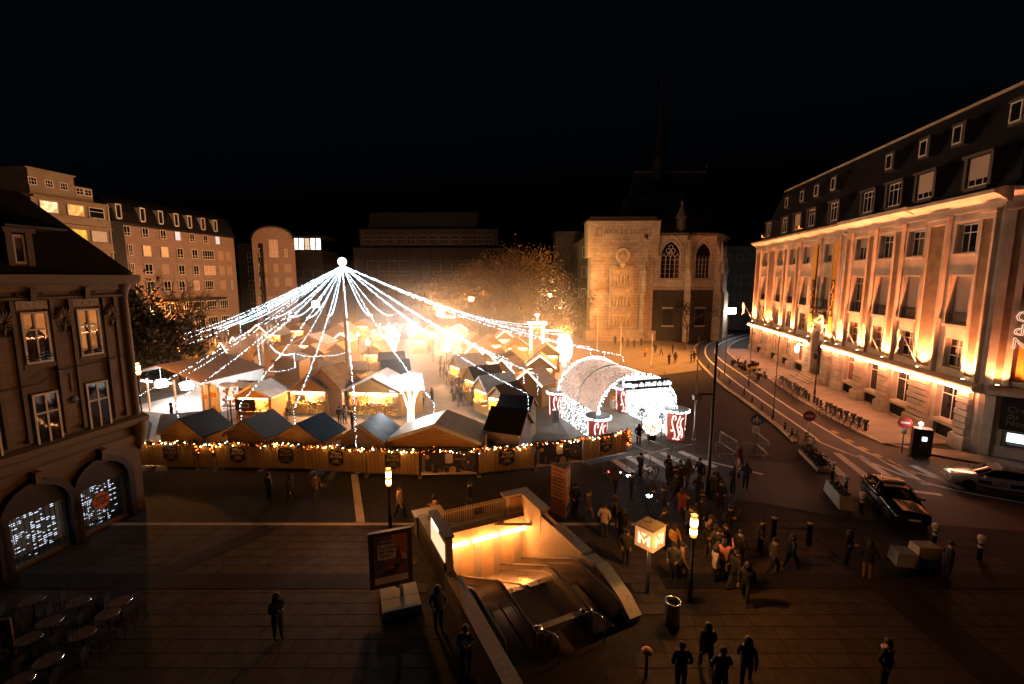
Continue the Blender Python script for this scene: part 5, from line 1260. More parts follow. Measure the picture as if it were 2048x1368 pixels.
dp = at(655,765,0); dk = thing('stage_deck', 'low dark stage deck behind the chalets in front of the mast', 'stage', (dp.x,dp.y,0), -.05)
b = MB(); b.bx(-4,4,0,3,.8,1.0); obj('deck', b.mesh('deck', M['plastic']), dk); b = MB(); b.bx(-4,4,.05,.1,0,.795); obj('skirt', b.mesh('skirt', M['plastic']), dk); b = MB(); b.bx(-2.5,4,2.95,3.0,1.0,2.2); obj('backdrop', b.mesh('backdrop', M['palesheet']), dk)
sc2 = at(455,745,0); s3 = thing('scaffold_tower', 'square scaffold tower of warm lit tubes left of the yellow gable', 'scaffold', (sc2.x,sc2.y,0), -.3)
for x, y in ((-1.5,-1),(1.5,-1),(1.5,1),(-1.5,1)): b = MB(); b.tube([(x,y,0),(x,y,5.2)],.05,5); obj('upright', b.mesh('upright', M['steel']), s3)
b = MB()
for z in (1.2,2.6,4.0,5.2):
    b.tube([(-1.5,-1,z),(1.5,-1,z),(1.5,1,z),(-1.5,1,z)],.03,4,True)
for k in range(7): b.tube([(-1.5+k*.5,-1,2.6),(-1.5+k*.5,-1,5.2)],.02,4)
o = obj('ledgers', b.mesh('ledgers', M['steel']), s3); o['kind'] = 'stuff'; b = MB(); b.bx(-1.4,1.4,-.9,.9,0,2.4); obj('cabin', b.mesh('cabin', M['greysheet']), s3)
lamp('scaffold_light', (0,-1.6,4.2), 200, WARM, .3, s3)
# ------------------------------------------------------------ mast and its cone of light strings
MX, MY, MZ = -19.45, 54.0, 14.55
ms = thing('mast', 'tall wooden mast carrying the glowing ball above the market', 'mast', (MX, MY, 0))
b = MB(); b.tube([(0,0,0),(0,0,7),(0,0,MZ-.4)], [.2,.16,.11], 8); obj('pole', b.mesh('pole', M['wood']), ms)
b = MB(); b.lathe([(0,-.5)]+[(.5*math.sin(PI*k/12),-.5*math.cos(PI*k/12)) for k in range(1,12)]+[(0,.5)], 18, (0,0,MZ+.1)); obj('glowing_ball', b.mesh('glowing_ball', M['ballglow'], True), ms)
lamp('ball_lamp', (0,-.9,MZ+.1), 1100, (1,.92,.85), .4, ms)
def drop(px, py, z): return at(px, py, z)
def string(pts_end, label, sag=.035, dens=9.5, name='light_string', down=None, start=None, spread=.048, group='white strings radiating from the mast'):
    a = start if start is not None else Vector((MX,MY,MZ-.35)); e = pts_end; L = (e-a).length
    P = []
    n = 26
    for k in range(n+1):
        t = k/n; p = a.lerp(e, t); p.z -= sag*L*4*t*(1-t)*(.75+.5*t); P.append(p)
    if down is not None:
        if isinstance(down, (int,float)): down = Vector((e.x+.05,e.y-.02,down))
        m = (e-down).length; P += [e.lerp(down, k/6) for k in range(1,7)]
    t = thing(name, label, 'string lights', (a.x,a.y,a.z), 0, group)
    c = MB(); c.tube([p-a for p in P], .012, 4); obj('cable', c.mesh('cable', M['rubber']), t)
    b = MB(); rq = random.Random(int(e.x*91+e.y*37))
    for p, q in zip(P, P[1:]):
        m = max(1, int((q-p).length*dens))
        for k in range(m):
            s = p.lerp(q, rq.random())-a; an = rq.random()*2*PI; rr_ = spread*math.sqrt(rq.random())
            far = math.hypot(s.x+a.x, s.y+a.y); r = .013+far*.00014
            b.octa((s.x+math.cos(an)*rr_, s.y+math.sin(an)*rr_*.5, s.z+math.sin(an)*rr_), r*rq.uniform(.7,1.25))
    o = obj('bulbs', b.mesh('bulbs', M['bulb']), t); o['kind'] = 'stuff'
    return t
NEAR = [((262,800),4.1,1.9,'ending at the marquee corner beside the old house'),((352,803),4.1,1.95,'falling onto the second chalet along the fence'),((480,808),4.2,1.95,'falling onto the chalet left of the second badge'),((588,817),4.2,3.0,'bending down at the icicle chalet'),((868,805),4.2,.15,'bending at the light tree and falling across the widest tarpaulin chalet'),((1056,788),4.4,1.9,'ending on the sideways white gabled chalet'),((1075,750),4.4,2.6,'ending on a post nearest the tunnel side chalets'),((1047,737),4.4,2.8,'ending on the second post of the right row'),((1022,721),4.4,2.8,'ending on the third post of the right row'),((984,707),4.4,3.2,'ending on the farthest post of the right row'),((1128,669),4.6,3.6,'reaching the post right of the gateway frame'),((1181,694),4.6,3.4,'reaching the third post from the tunnel roof'),((1208,704),4.6,3.6,'reaching the second post behind the tunnel'),((1246,711),4.6,3.9,'reaching the farthest right post above the tunnel'),((1090,655),5.0,None,'highest on the right side, passing above the gateway frame'),((1075,648),5.2,None,'on the right skyline just over the trees'),
        ((351,673),4.4,2.8,'reaching the last post beyond the bare tree'),((356,681),4.2,2.6,'second lowest on the far left'),((375,689),4.2,3.0,'lowest on the far left, ending under the bare tree'),((401,664),4.6,3.2,'reaching the first short post of the left perimeter'),((432,659),4.8,3.4,'reaching the second short post of the left perimeter'),((455,653),5.0,3.6,'reaching the third short post of the left perimeter'),((480,649),5.2,3.8,'reaching the fourth short post of the left perimeter'),((516,690),4.6,None,'ending at the nearer truss tower'),((537,675),4.8,None,'ending at the farther truss tower'),((376,748),4.0,None,'crossing the scaffold tower towards the marquee roof'),((600,690),4.2,None,'ending at the blazing white edged chalet'),((551,636),6.0,5.0,'on the back left, ending behind the scaffold'),((578,632),6.0,5.0,'on the back, third left of the mast'),((613,635),6.0,None,'on the back, second left of the mast'),((657,630),6.0,4.2,'on the back just left of the mast'),((744,630),6.0,5.0,'on the back just right of the mast'),((786,630),6.0,None,'on the back, second right of the mast'),((905,690),4.4,None,'ending at the alley beside the glowing dome'),((925,700),4.4,None,'ending over the alley just right of the dome')]
for (px, py), z, dn, l in NEAR:
    e = at(px, py, z); string(e, 'white light string '+l, (.03 if py > 700 else .045) if px > 560 else .02, down=dn)
e = at(707,800,5.0); e = Vector((-10.55,30.3,5.0)); string(e, 'white light string straight in front of the mast, falling to the fence foot', .02, down=Vector((-10.25,29.35,.25)))
# swags of lights round the grey box
for k, (a, b2) in enumerate((((516,690,4.6),(522,743,2.2)),((522,743,2.2),(591,735,2.4)),((591,735,2.4),(588,707,4.4)),((588,707,4.4),(540,690,4.2)),((588,707,4.4),(640,712,3.8)),((640,712,3.8),(690,705,4.0)))):
    string(at(*b2), 'short white swag of lights, %s round the grey boxy stall' % ['first','second','third','fourth','fifth','sixth'][k], .06, start=at(*a), dens=11, spread=.045, group='swags of lights round the stage')
# ------------------------------------------------------------ light trees
def light_tree(p, h, cr, label, n=70, glow=900):
    t = thing('light_tree', label, 'light sculpture', (p.x,p.y,0), 0, 'sparkling light trees')
    rq = random.Random(int(p.y*10)); 
    for k in range(7):
        a = 2*PI*k/7+.3; r = cr*.55; b = MB()
        pts = [(math.cos(a)*.28,math.sin(a)*.28,0),(math.cos(a)*.25,math.sin(a)*.25,h*.3),(math.cos(a)*(.4+.1*(k % 2)),math.sin(a)*.4,h*.5),(math.cos(a)*r,math.sin(a)*r,h*.62),(math.cos(a)*r*1.5,math.sin(a)*r*1.5,h*(.60 if k % 2 else .7))]
        b.tube(pts, [.035,.04,.045,.035,.02], 5); obj('glowing_branch', b.mesh('glowing_branch', M['warmstrand']), t)
    b = MB()
    for k in range(n):
        u = rq.uniform(-.6,1); a = rq.random()*2*PI; s = math.sqrt(max(0,1-u*u)); L = cr*rq.uniform(.75,1.1)
        d = Vector((s*math.cos(a),s*math.sin(a),u*.62)); b.tube([tuple(d*.15+Vector((0,0,h*.84))), tuple(d*L+Vector((0,0,h*.84)))], [.05,.012], 4)
    o = obj('light_burst', b.mesh('light_burst', M['burst']), t); o['kind'] = 'stuff'
    b = MB(); b.tube([(0,0,0),(0,0,h*.84)], .07, 6); obj('stem', b.mesh('stem', M['warmstrand']), t)
    lamp('burst_lamp', (0,0,h*.84+cr*.75), glow, (.88,.95,1), .4, t)
light_tree(Vector((-8.9,39.6,0)), 4.6, 1.15, 'largest light tree with a white burst, behind the tarpaulin chalet', 130, 1700)
light_tree(at(789,715,0), 4.2, 1.2, 'light tree with a round white burst at the top of the alley', 80, 1900)
light_tree(at(827,698,0), 4.4, 1.3, 'light tree with a burst beneath the right strings', 80, 1900)
tw = at(1128,732,0); tt = thing('light_tower', 'overexposed white tower of light left of the tunnel roof', 'light sculpture', (tw.x,tw.y,0))
b = MB()
rq = random.Random(2)
for k in range(150):
    a = rq.random()*2*PI; z = rq.uniform(.6,4.6); r = 1.15*math.sqrt(max(.05,1-((z-2.6)/2.3)**2)); b.octa((math.cos(a)*r,math.sin(a)*r,z), .09)
o = obj('bulbs', b.mesh('bulbs', M['burst']), tt); o['kind'] = 'stuff'
b = MB(); b.lathe([(.3,0),(.3,.6),(.8,1.2),(1.0,2.6),(.8,4.0),(.2,4.7)], 10); obj('glowing_column', b.mesh('glowing_column', M['warmstrand'], True), tt); lamp('tower_lamp', (0,0,5.2), 5200, (1,.40,.10), .6, tt)
gw = at(1074,700,0); gt = thing('gateway_frame', 'glowing white gateway frame beside the trees', 'light sculpture', (gw.x,gw.y,0), -.1)
for x in (-1.1,1.1): b = MB(); b.bx(x-.18,x+.18,-.18,.18,0,4.6); obj('post', b.mesh('post', M['burst2']), gt)
b = MB(); b.bx(-1.7,1.7,-.2,.2,4.6,5.1); obj('lintel', b.mesh('lintel', M['burst2']), gt); b = MB(); b.bx(1.3,4.2,-.1,.1,3.4,3.6); obj('crossbar', b.mesh('crossbar', M['burst2']), gt); b = MB(); b.lathe([(0,0),(.45,.1),(.4,.35),(0,.4)],10,(0,0,6.1)); b.tube([(0,0,5.1),(0,0,6.1)],.05,5); obj('head_lamp', b.mesh('head_lamp', M['burst2']), gt); lamp('gate_lamp', (0,-1,4.0), 3600, (1,.38,.09), .6, gt)
dm = at(917,692,0); dt = thing('glowing_dome', 'round glowing dome of golden and white bulbs in the market', 'light sculpture', (dm.x,dm.y,0))
b = MB(); R_ = 1.95; rq = random.Random(4)
for k in range(900):
    u = rq.uniform(-.8,1); a = rq.random()*2*PI; s = math.sqrt(1-u*u); b.octa((R_*s*math.cos(a),R_*s*math.sin(a),2.1+R_*u), .035)
o = obj('bulbs', b.mesh('bulbs', M['amber3']), dt); o['kind'] = 'stuff'
b = MB(); b.lathe([(1.0,.3)]+[(1.9*math.cos(a),2.1+1.9*math.sin(a)) for a in (-.6,-.3,0,.3,.6,.9,1.2,1.5)]+[(0,4.0)], 16); obj('dome_shell', b.mesh('dome_shell', M['domeshell'], True), dt)
for z in (1.6,2.0): b = MB(); b.tube([(2.0*math.cos(2*PI*k/20),2.0*math.sin(2*PI*k/20),z) for k in range(20)], .09, 5, True); obj('light_ring', b.mesh('light_ring', M['warmstrand']), dt)
lamp('dome_lamp', (0,-2.6,2.2), 1500, (1,.55,.20), .5, dt)
cw = at(908,662,0); ct = thing('lit_canopy', 'blazing scalloped canopy above the glowing dome', 'stall canopy', (cw.x,cw.y,0))
b = MB()
for k in range(12): b.bx(-3.2+k*.53,-2.75+k*.53,-.1,.1,3.2,3.75-.12*(k % 2))
o = obj('lit_scallops', b.mesh('lit_scallops', M['burst2']), ct); o['kind'] = 'stuff'; b = MB(); b.bx(-3.3,3.3,0,3,3.8,3.9); obj('canopy_roof', b.mesh('canopy_roof', M['white']), ct)
for x in (-3.1,3.1): b = MB(); b.tube([(x,0,0),(x,0,3.8)],.06,5); obj('post', b.mesh('post', M['wood']), ct)
for k, (px, py, h, l) in enumerate(((724,752,2.9,'taller wire cone tree of amber lights by the small lamps'),(716,712,2.3,'smaller wire cone tree of amber lights near the mast'))):
    p = at(px,py,0); t = thing('cone_tree', l, 'light sculpture', (p.x,p.y,0), 0, 'amber cone trees'); b = MB(); rq = random.Random(k)
    for j in range(160): z = h*rq.random()**1.4; a = rq.random()*2*PI; r = .55*(1-z/h); b.octa((r*math.cos(a),r*math.sin(a),z), .035)
    o = obj('bulbs', b.mesh('bulbs', M['amber']), t); o['kind'] = 'stuff'; b = MB(); b.tube([(0,0,0),(0,0,h)], .03, 4); obj('stem', b.mesh('stem', M['iron']), t)
# reindeer figures of white light near the light tree burst
for k, (px, py, l) in enumerate(((752,690,'left white glowing reindeer figure beside the alley'),(770,688,'right white glowing reindeer figure beside the alley'))):
    p = at(px,py,0); t = thing('reindeer_figure', l, 'light sculpture', (p.x,p.y,1.6), .5, 'glowing reindeer figures')
    b = MB(); b.tube([(-.7,0,1.0),(-.2,0,1.1),(.5,0,1.05),(.75,0,1.5),(.95,0,1.75),(1.2,0,1.65)], [.12,.26,.25,.13,.14,.06], 7); obj('body', b.mesh('body', M['burst2'], True), t)
    for x in (-.55,-.4,.4,.55):
        b = MB(); b.tube([(x,.1*(1 if x in (-.55,.4) else -1),1.0),(x+.06,.1,.55),(x,.1,0)], [.1,.06,.04], 5); obj('leg', b.mesh('leg', M['burst2']), t)
    for s in (-1,1):
        b = MB(); b.tube([(.9,.05*s,1.85),(.8,.25*s,2.2),(.95,.35*s,2.5)], .03, 4); b.tube([(.8,.25*s,2.2),(1.05,.3*s,2.3)], .025, 4); obj('antler', b.mesh('antler', M['burst2']), t)
    b = MB(); b.bx(-.9,.9,-.35,.35,-1.6,0.02); obj('plinth', b.mesh('plinth', M['wood']), t)
# ------------------------------------------------------------ entrance tunnel
TL, TR = Vector((6.5,34.1,0)), Vector((13.1,35.95,0)); TB = Vector((-2.3,7.75,0))
tn = thing('entrance_tunnel', 'glowing barrel vaulted entrance tunnel with a white lit sign across its mouth', 'light tunnel', (0,0,0), 0)
tc_ = (TL+TR)/2; ta = (TR-TL).normalized(); tl = TB.length; td = TB.normalized(); ra, rh = 3.28, 2.95
def tp_(th, y, k=1.0): q = tc_+ta*(ra*k*math.cos(th))+td*y; return (q.x, q.y, 2.45+rh*k*math.sin(th))
sh = MB(); NT = 26
for i in range(NT):
    a0, a1 = PI*i/NT, PI*(i+1)/NT
    for j in range(2): sh.quad(tp_(a0,.1+j*4),tp_(a1,.1+j*4),tp_(a1,4+j*4),tp_(a0,4+j*4))
obj('vault_skin', sh.mesh('vault_skin', M['vault'], True), tn)
b = MB()
for i in range(86):
    for j in range(88):
        if rc.random() < .3: continue
        b.octa(tp_(PI*(i+.5)/86, .1+7.9*(j+rc.random()*.5)/88, 1.012), .011)
o = obj('copper_bulbs', b.mesh('copper_bulbs', M['copperbulb']), tn); o['kind'] = 'stuff'
for y in (0,4.05,8.0):
    r = MB(); r.tube([tp_(PI*k/24, y, 1.02) for k in range(25)], .07, 6); ro = obj('rib', r.mesh('rib', M['steel']), tn)
    if y != 4.05:
        b = MB(); rq = random.Random(int(y)+3)
        for k in range(360):
            p = tp_(PI*rq.random(), y-.12+.24*rq.random(), 1.0+.06*rq.random()); b.octa(p, .026)
        o = obj('arch_bulbs', b.mesh('arch_bulbs', M['bulb']), tn); o['kind'] = 'stuff'
b = MB(); rq = random.Random(9)
for side, n in ((1,2100),(-1,900)):
    for k in range(n):
        y = 8*rq.random(); z = .1+2.35*rq.random()
        if side > 0 and rq.random() < .45: th = .03+rq.random()*.62; p = Vector(tp_(th, y, .975))
        else:
            q = tc_+ta*(ra*side*(.985 if side > 0 else 1.0))+td*y; p = Vector((q.x,q.y,z))
        b.octa(p, .012+.012*rq.random())
o = obj('light_curtain', b.mesh('light_curtain', M['bulbc2']), tn); o['kind'] = 'stuff'
b = MB(); q0 = tc_+ta*(ra*1.02); q1 = q0+td*8
b.quad((q0.x,q0.y,.02),(q1.x,q1.y,.02),(q1.x,q1.y,2.45),(q0.x,q0.y,2.45)); obj('curtain_backing', b.mesh('curtain_backing', M['white']), tn)
for s in (-1,1):
    for y in (2.7,5.4): q = tc_+ta*ra*s+td*y; b = MB(); b.tube([(q.x,q.y,0),(q.x,q.y,2.45)], .05, 5); obj('post', b.mesh('post', M['steel']), tn)
for k in range(3): q = tc_+td*(1.5+2.6*k)+ta*1.2; lamp('tunnel_lamp', (q.x,q.y,3.6), 110, (.85,.95,1), .5, tn)
sga = math.atan2(ta.y,ta.x)
sp_ = tc_+td*-.25+ta*.55
ts = thing('tunnel_sign', 'dark sign with white script letters across the tunnel mouth', 'sign', (sp_.x,sp_.y,4.72), sga)
b = MB(); b.bx(-1.95,1.95,0,.08,-.36,.36); obj('sign_board', b.mesh('sign_board', M['greydark']), ts)
text('lettering', 'Village de Noël de Lille', .44, M['signwhite'], ts, (0,-.05,0), (PI/2,0,0), shear=.25, ext=.03, offset=.014)
b = MB(); b.tube([(-1.9,.06,.3),(-1.9,.1,.9)], .03, 4); obj('bracket', b.mesh('bracket', M['steel']), ts); b = MB(); b.tube([(1.5,.06,.3),(1.5,.1,.95)], .03, 4); obj('bracket', b.mesh('bracket', M['steel']), ts)
def mug(p, label, swirl=True, rz=0):
    t = thing('drum_pillar', label, 'pillar', (p.x,p.y,0), rz, 'red swirl drums of the tunnel')
    b = MB(); b.lathe([(.62,.0),(.66,.1),(.72,2.3),(.72,2.38)], 24); obj('drum', b.mesh('drum', M['drumred'], True), t)
    b = MB(); b.lathe([(.95,2.38),(1.0,2.44),(.98,2.52),(0,2.55)], 24); lid = obj('lid', b.mesh('lid', M['drumlid']), t)
    b = MB(); rq = random.Random(int(p.x*9))
    for k in range(150): a = rq.random()*2*PI; b.octa((1.0*math.cos(a),1.0*math.sin(a),2.33+.15*rq.random()), .035)
    o = obj('rim_bulbs', b.mesh('rim_bulbs', M['bulb']), lid); o['kind'] = 'stuff'
    def cyl(a, z, r=.735): return (math.sin(a)*r*(.9+.04*z), -math.cos(a)*r*(.9+.04*z), z)
    curves = [[(-.5,.25),(-.35,.2),(-.25,.4),(-.3,.8),(-.5,1.2),(-.6,1.6),(-.5,2.0),(-.3,2.1),(-.2,1.9),(-.3,1.75)],[(.05,.3),(.2,.5),(.1,.9),(-.05,1.3),(.05,1.7),(.25,2.1)],[(.5,.3),(.65,.5),(.6,.9),(.4,1.2),(.3,1.5),(.4,1.8),(.65,1.9)],[(-.75,.9),(-.6,.8),(-.45,1.0)],[(.45,.55),(.3,.7),(.35,.9)],[(-.15,.25),(.05,.18),(.3,.22)],[(.15,1.25),(.3,1.15),(.4,1.0)]]
    for sh_ in (0, PI/2*1.35, -PI/2*1.35):
        for c in curves:
            b = MB(); b.tube([cyl(a+sh_, z) for a, z in [(q[0],q[1]) for q in smooth(c,3)]], .05, 5); obj('white_swirl', b.mesh('white_swirl', M['swirl']), t)
    return t
BLp, BRp = TL+TB, TR+TB
mug(TL, 'front left red drum pillar with white swirls, behind the fence end', rz=.1); mug(TR, 'front right red drum pillar with white swirls, nearest the barriers', rz=-.15); mug(BLp, 'back left drum pillar, hidden by the light curtain'); mug(BRp, 'back right drum pillar with swirls, seen through the tunnel')
def bulbball(p, r, z, label, mat, n, dense=.03, base=True):
    t = thing('lit_bush', label, 'lit bush', (p.x,p.y,0), 0); b = MB(); rq = random.Random(n)
    for k in range(n):
        d = Vector((rq.gauss(0,1),rq.gauss(0,1),rq.gauss(0,1))).normalized()*r*rq.uniform(.7,1); b.octa((d.x,d.y,z+d.z*1.05), dense)
    o = obj('bulbs', b.mesh('bulbs', M[mat]), t); o['kind'] = 'stuff'
    b = MB()
    for k in range(130):
        d = Vector((rq.gauss(0,1),rq.gauss(0,1),rq.gauss(0,1))).normalized()*r; s = .12; n_ = Vector((rq.gauss(0,1),rq.gauss(0,1),rq.gauss(0,1))).normalized()*s; m_ = d.cross(n_).normalized()*s*.5; q = Vector((0,0,z))+d*.8
        b.add([q-n_,q+m_,q+n_,q-m_],[(0,1,2,3)])
    o = obj('leaves', b.mesh('leaves', M['fir']), t); o['kind'] = 'stuff'
    b = MB(); b.lathe([(.32,0),(.4,.45),(.36,.5),(0,.5)], 10); obj('pot', b.mesh('pot', M['plastic']), t)
bulbball(at(1303,880,0), .75, 1.2, 'bush of orange and white bulbs before the right drum', 'amber3', 420, .028)
bulbball(at(1285,838,0), .62, 1.5, 'silver sparkling bulb topiary inside the tunnel', 'bulbc2', 380, .022)
def conifer(p, h, label, n=500, r=.75):
    t = thing('potted_fir', label, 'plant', (p.x,p.y,0)); b = MB(); rq = random.Random(int(h*100+p.x*10))
    for k in range(n):
        u = rq.random()**.7; z = .35+u*(h-.35); rr_ = r*(1-u)+.06; a = rq.random()*2*PI; q = Vector((rr_*math.cos(a)*rq.uniform(.5,1.1),rr_*math.sin(a)*rq.uniform(.5,1.1),z)); d = Vector((math.cos(a),math.sin(a),.35))*.16; e_ = Vector((-math.sin(a),math.cos(a),0))*.03
        b.add([q-e_,q+e_,q+d],[(0,1,2)])
    o = obj('needles', b.mesh('needles', M['fir']), t); o['kind'] = 'stuff'; b = MB(); b.tube([(0,0,0),(0,0,h*.9)], [.06,.02], 5); obj('trunk', b.mesh('trunk', M['bark']), t)
conifer(at(1240,826,0), 1.7, 'spiky potted fir inside the tunnel by the orange box', 500, .9); conifer(at(1322,875,0), 2.0, 'dark fir beside the right drum pillar', 500, .7); conifer(at(1283,860,0),1.9,'grey fir between the bulb topiary and the person in black',500,.8)
conifer(at(457,842,0), 1.9, 'small fir dotted with amber lights beside the snack chalet', 500, .8); conifer(at(575,855,0), 1.7, 'dark fir at the left corner of the icicle chalet', 400, .55); conifer(at(700,830,0),1.8,'dark fir between the icicle chalet and the snow edged one',400,.6)
# ------------------------------------------------------------ fence with badges, banners and garland
FB = [(-26.6,30.35),(-24.6,30.16),(-21.05,29.95),(-16.96,29.8),(-12.95,29.5),(-9.49,28.9),(-5.9,28.7),(-2.31,28.85),(1.62,29.85),(4.88,30.9),(8.5,32.6)]
FBs = smooth(FB, 8)
def fpt(t):
    Ls = [0]
    for a, b in zip(FBs, FBs[1:]): Ls.append(Ls[-1]+math.dist(a,b))
    s = t; k = max(i for i in range(len(Ls)) if Ls[i] <= s+1e-9); k = min(k, len(FBs)-2); f = (s-Ls[k])/(Ls[k+1]-Ls[k])
    return Vector((FBs[k][0]+(FBs[k+1][0]-FBs[k][0])*f, FBs[k][1]+(FBs[k+1][1]-FBs[k][1])*f, 0)), Ls[-1]
ftot = fpt(0)[1]
def px2s(px):  # arc length of the fence foot under a column of the photo
    best = None
    for i in range(400):
        s = ftot*i/400; p = fpt(s)[0]; d = p.y*_cp+CAMH*_sp; x = 1024+FPX*p.x/d
        if best is None or abs(x-px) < best[0]: best = (abs(x-px), s)
    return best[1]
edges = [(262,303,'p0'),(303,398,'badge2'),(398,435,'door'),(435,522,'badge'),(522,626,'badge2'),(626,733,'badge'),(733,840,'badge2'),(840,955,'banner'),(955,1068,'badge'),(1068,1165,'banner'),(1165,1255,'badge')]
FLAB = {'p0':'plain plank fence panel at the old corner house','door':'narrow fence panel with blank notice framed by garland'}
WN = ['leftmost badge panel of the plank fence, partly dark','','','plank fence panel with a clear Village de Noel badge right of the notice','plank fence panel with a dim badge below the dark blue roof','plank fence panel with badge beside the long central light drop','plank fence panel with a dim badge behind the near orange lamp','fence banner with night town and big wheel, straight ahead of the widest chalet','plank fence panel with badge between the two town banners','second fence banner with night town and big wheel, behind the triangular totem','last plank fence panel with badge at the tunnel end']
PLK = {}
for i, (p0, p1, kind) in enumerate(edges):
    s0, s1 = px2s(p0)+.03, px2s(p1)-.03; a, b2 = fpt(s0)[0], fpt(min(s1,ftot-.01))[0]; L = (b2-a).length; an = math.atan2(b2.y-a.y,b2.x-a.x); H_ = 1.86
    t = thing('fence_panel', FLAB.get(kind, WN[{0:0,1:0,2:0}.get(i,i)]), 'fence', (a.x,a.y,.0), an, 'fence panels round the Christmas market')
    f = MB(); f.tube([(.03,.06,.12),(.03,.06,H_)], .022, 6); f.tube([(L-.03,.06,.12),(L-.03,.06,H_)], .022, 6); f.tube([(.03,.06,.14),(L-.03,.06,.14)], .02, 6); f.tube([(.03,.06,H_),(L-.03,.06,H_)], .02, 6)
    o = obj('frame', f.mesh('frame', M['steel']), t); o['kind'] = 'stuff'
    ft = MB(); ft.prism([(-.3,0),(.3,0),(.22,.14),(-.22,.14)], 'x', -.12, .12); obj('foot_block', ft.mesh('foot_block', M['darkconc']), t)
    if kind != 'banner':
        n = max(2, round(L/.27)); pw = L/n
        for k in range(n):
            key = (round(pw,2), k % 3)
            if key not in PLK:
                q = MB(); e = .008; q.add([(-pw/2+e,0,.22),(pw/2-e,0,.22),(pw/2-e,0,1.84+.012*(k % 3)),(-pw/2+e,0,1.84+.012*(k % 3)),(-pw/2+e+.008,-.028,.222),(pw/2-e-.008,-.028,.222),(pw/2-e-.008,-.028,1.835),(-pw/2+e+.008,-.028,1.835)],[(4,5,6,7),(0,4,7,3),(1,2,6,5),(0,1,5,4),(3,7,6,2),(0,3,2,1)])
                PLK[key] = q.mesh('plank', M['fencewood'])
            obj('plank', PLK[key], t, (pw*(k+.5), rc.uniform(-.006,.006), 0))
    if kind in ('badge','badge2') :
        cx = L*.5 if i not in (1,5) else L*.45
        q = MB(); q.prism([(cx-.52,.72),(cx-.3,.62),(cx,.5),(cx+.3,.62),(cx+.52,.72),(cx+.52,1.5),(cx+.3,1.62),(cx-.3,1.62),(cx-.52,1.5)], 'y', -.05, -.036); bd = obj('badge', q.mesh('badge', M['badge']), t)
        q = MB(); q.bx(cx-.4,cx+.4,-.056,-.051,.73,.745); q.bx(cx-.45,cx+.45,-.056,-.051,1.09,1.105); o = obj('badge_rule', q.mesh('badge_rule', M['badgetext']), bd); o['kind'] = 'stuff'
        m_ = M['badgetext'] if kind == 'badge' else M['badgedim']
        text('lettering', 'Village', .27, m_, bd, (cx,-.054,1.44), (PI/2,0,0), .12, .004, offset=.006); text('lettering', 'de Noël', .25, m_, bd, (cx,-.054,1.21), (PI/2,0,0), .2, .004, offset=.006); text('lettering', 'Lille', .27, m_, bd, (cx,-.054,.9), (PI/2,0,0), .25, .004, offset=.005)
    if kind == 'door':
        q = MB(); q.bx(.12,L-.12,-.06,-.04,1.0,1.72); obj('notice', q.mesh('notice', M['notice']), t)
    if kind == 'banner':
        q = MB(); q.bx(.05,L-.05,-.02,.0,.2,1.84); cl = obj('banner_cloth', q.mesh('banner_cloth', M['bannernight']), t)
        q = MB(); pts = [(.05,.2)]+[(.05+(L-.1)*k/16, .34+.06*math.sin(k*1.1)+.03*math.sin(k*2.7)) for k in range(17)]+[(L-.05,.2)]; q.prism(pts, 'y', -.028, -.021); obj('snow_print', q.mesh('snow_print', M['bannerpale']), cl)
        wx, wz = L*.84, .98; q = MB(); q.tube([(wx+.42*math.cos(2*PI*k/28),-.03,wz+.42*math.sin(2*PI*k/28)) for k in range(28)], .018, 4, True)
        q.tube([(wx+.3*math.cos(2*PI*k/28),-.03,wz+.3*math.sin(2*PI*k/28)) for k in range(28)], .01, 4, True)
        for k in range(12): a_ = PI*k/6; q.tube([(wx,-.03,wz),(wx+.42*math.cos(a_),-.03,wz+.42*math.sin(a_))], .008, 4)
        q.tube([(wx-.32,-.03,.35),(wx,-.03,wz),(wx+.32,-.03,.35)], .018, 4); o = obj('big_wheel_print', q.mesh('big_wheel_print', M['bannerwheel']), cl); o['kind'] = 'stuff'
        q = MB(); q.lathe([(.1,-.0),(.1,.006),(0,.006)], 14, (0,0,0), Matrix.Translation((wx,-.032,wz)) @ Matrix.Rotation(PI/2,4,'X')); obj('wheel_hub_print', q.mesh('wheel_hub_print', M['bannerorange']), cl)
        for x, z, r, m_ in ((L*.13,1.36,.14,'bannerpale'),(L*.46,.5,.22,'bannerwheel'),(L*.57,.5,.22,'bannerpale')):
            q = MB(); q.lathe([(r,0),(r,.008),(0,.008)], 18, (0,0,0), Matrix.Translation((x,-.03,z)) @ Matrix.Rotation(PI/2,4,'X')); ob_ = obj('round_emblem', q.mesh('round_emblem', M[m_]), cl); q = MB(); q.lathe([(r*.75,0),(r*.75,.006),(0,.006)], 18, (0,0,0), Matrix.Translation((x,-.04,z)) @ Matrix.Rotation(PI/2,4,'X')); obj('emblem_centre', q.mesh('emblem_centre', M['bannerorange' if m_ == 'bannerpale' else 'bannernight']), ob_)
        q = MB(); q.prism([(L*.44,.95),(L*.5,.9),(L*.57,.95),(L*.57,1.52),(L*.505,1.6),(L*.44,1.52)], 'y', -.034, -.021); cb2 = obj('crest_print', q.mesh('crest_print', M['bannerpale']), cl); text('lettering', 'Village', .1, M['bannerorange'], cb2, (L*.505,-.036,1.38), (PI/2,0,0), .1, .002); text('lettering', 'de Noël', .1, M['bannerorange'], cb2, (L*.505,-.036,1.22), (PI/2,0,0), .1, .002)
        for x, w_, h_ in ((.12,.2,1.3),(L*.2,.12,.8),(L*.3,.3,.42),(L*.66,.3,.4)):
            q = MB(); q.prism([(x,.4),(x+w_,.4),(x+w_,h_),(x+w_/2,h_+.16),(x,h_)], 'y', -.027, -.021); obj('house_print', q.mesh('house_print', M['bannerwheel']), cl)
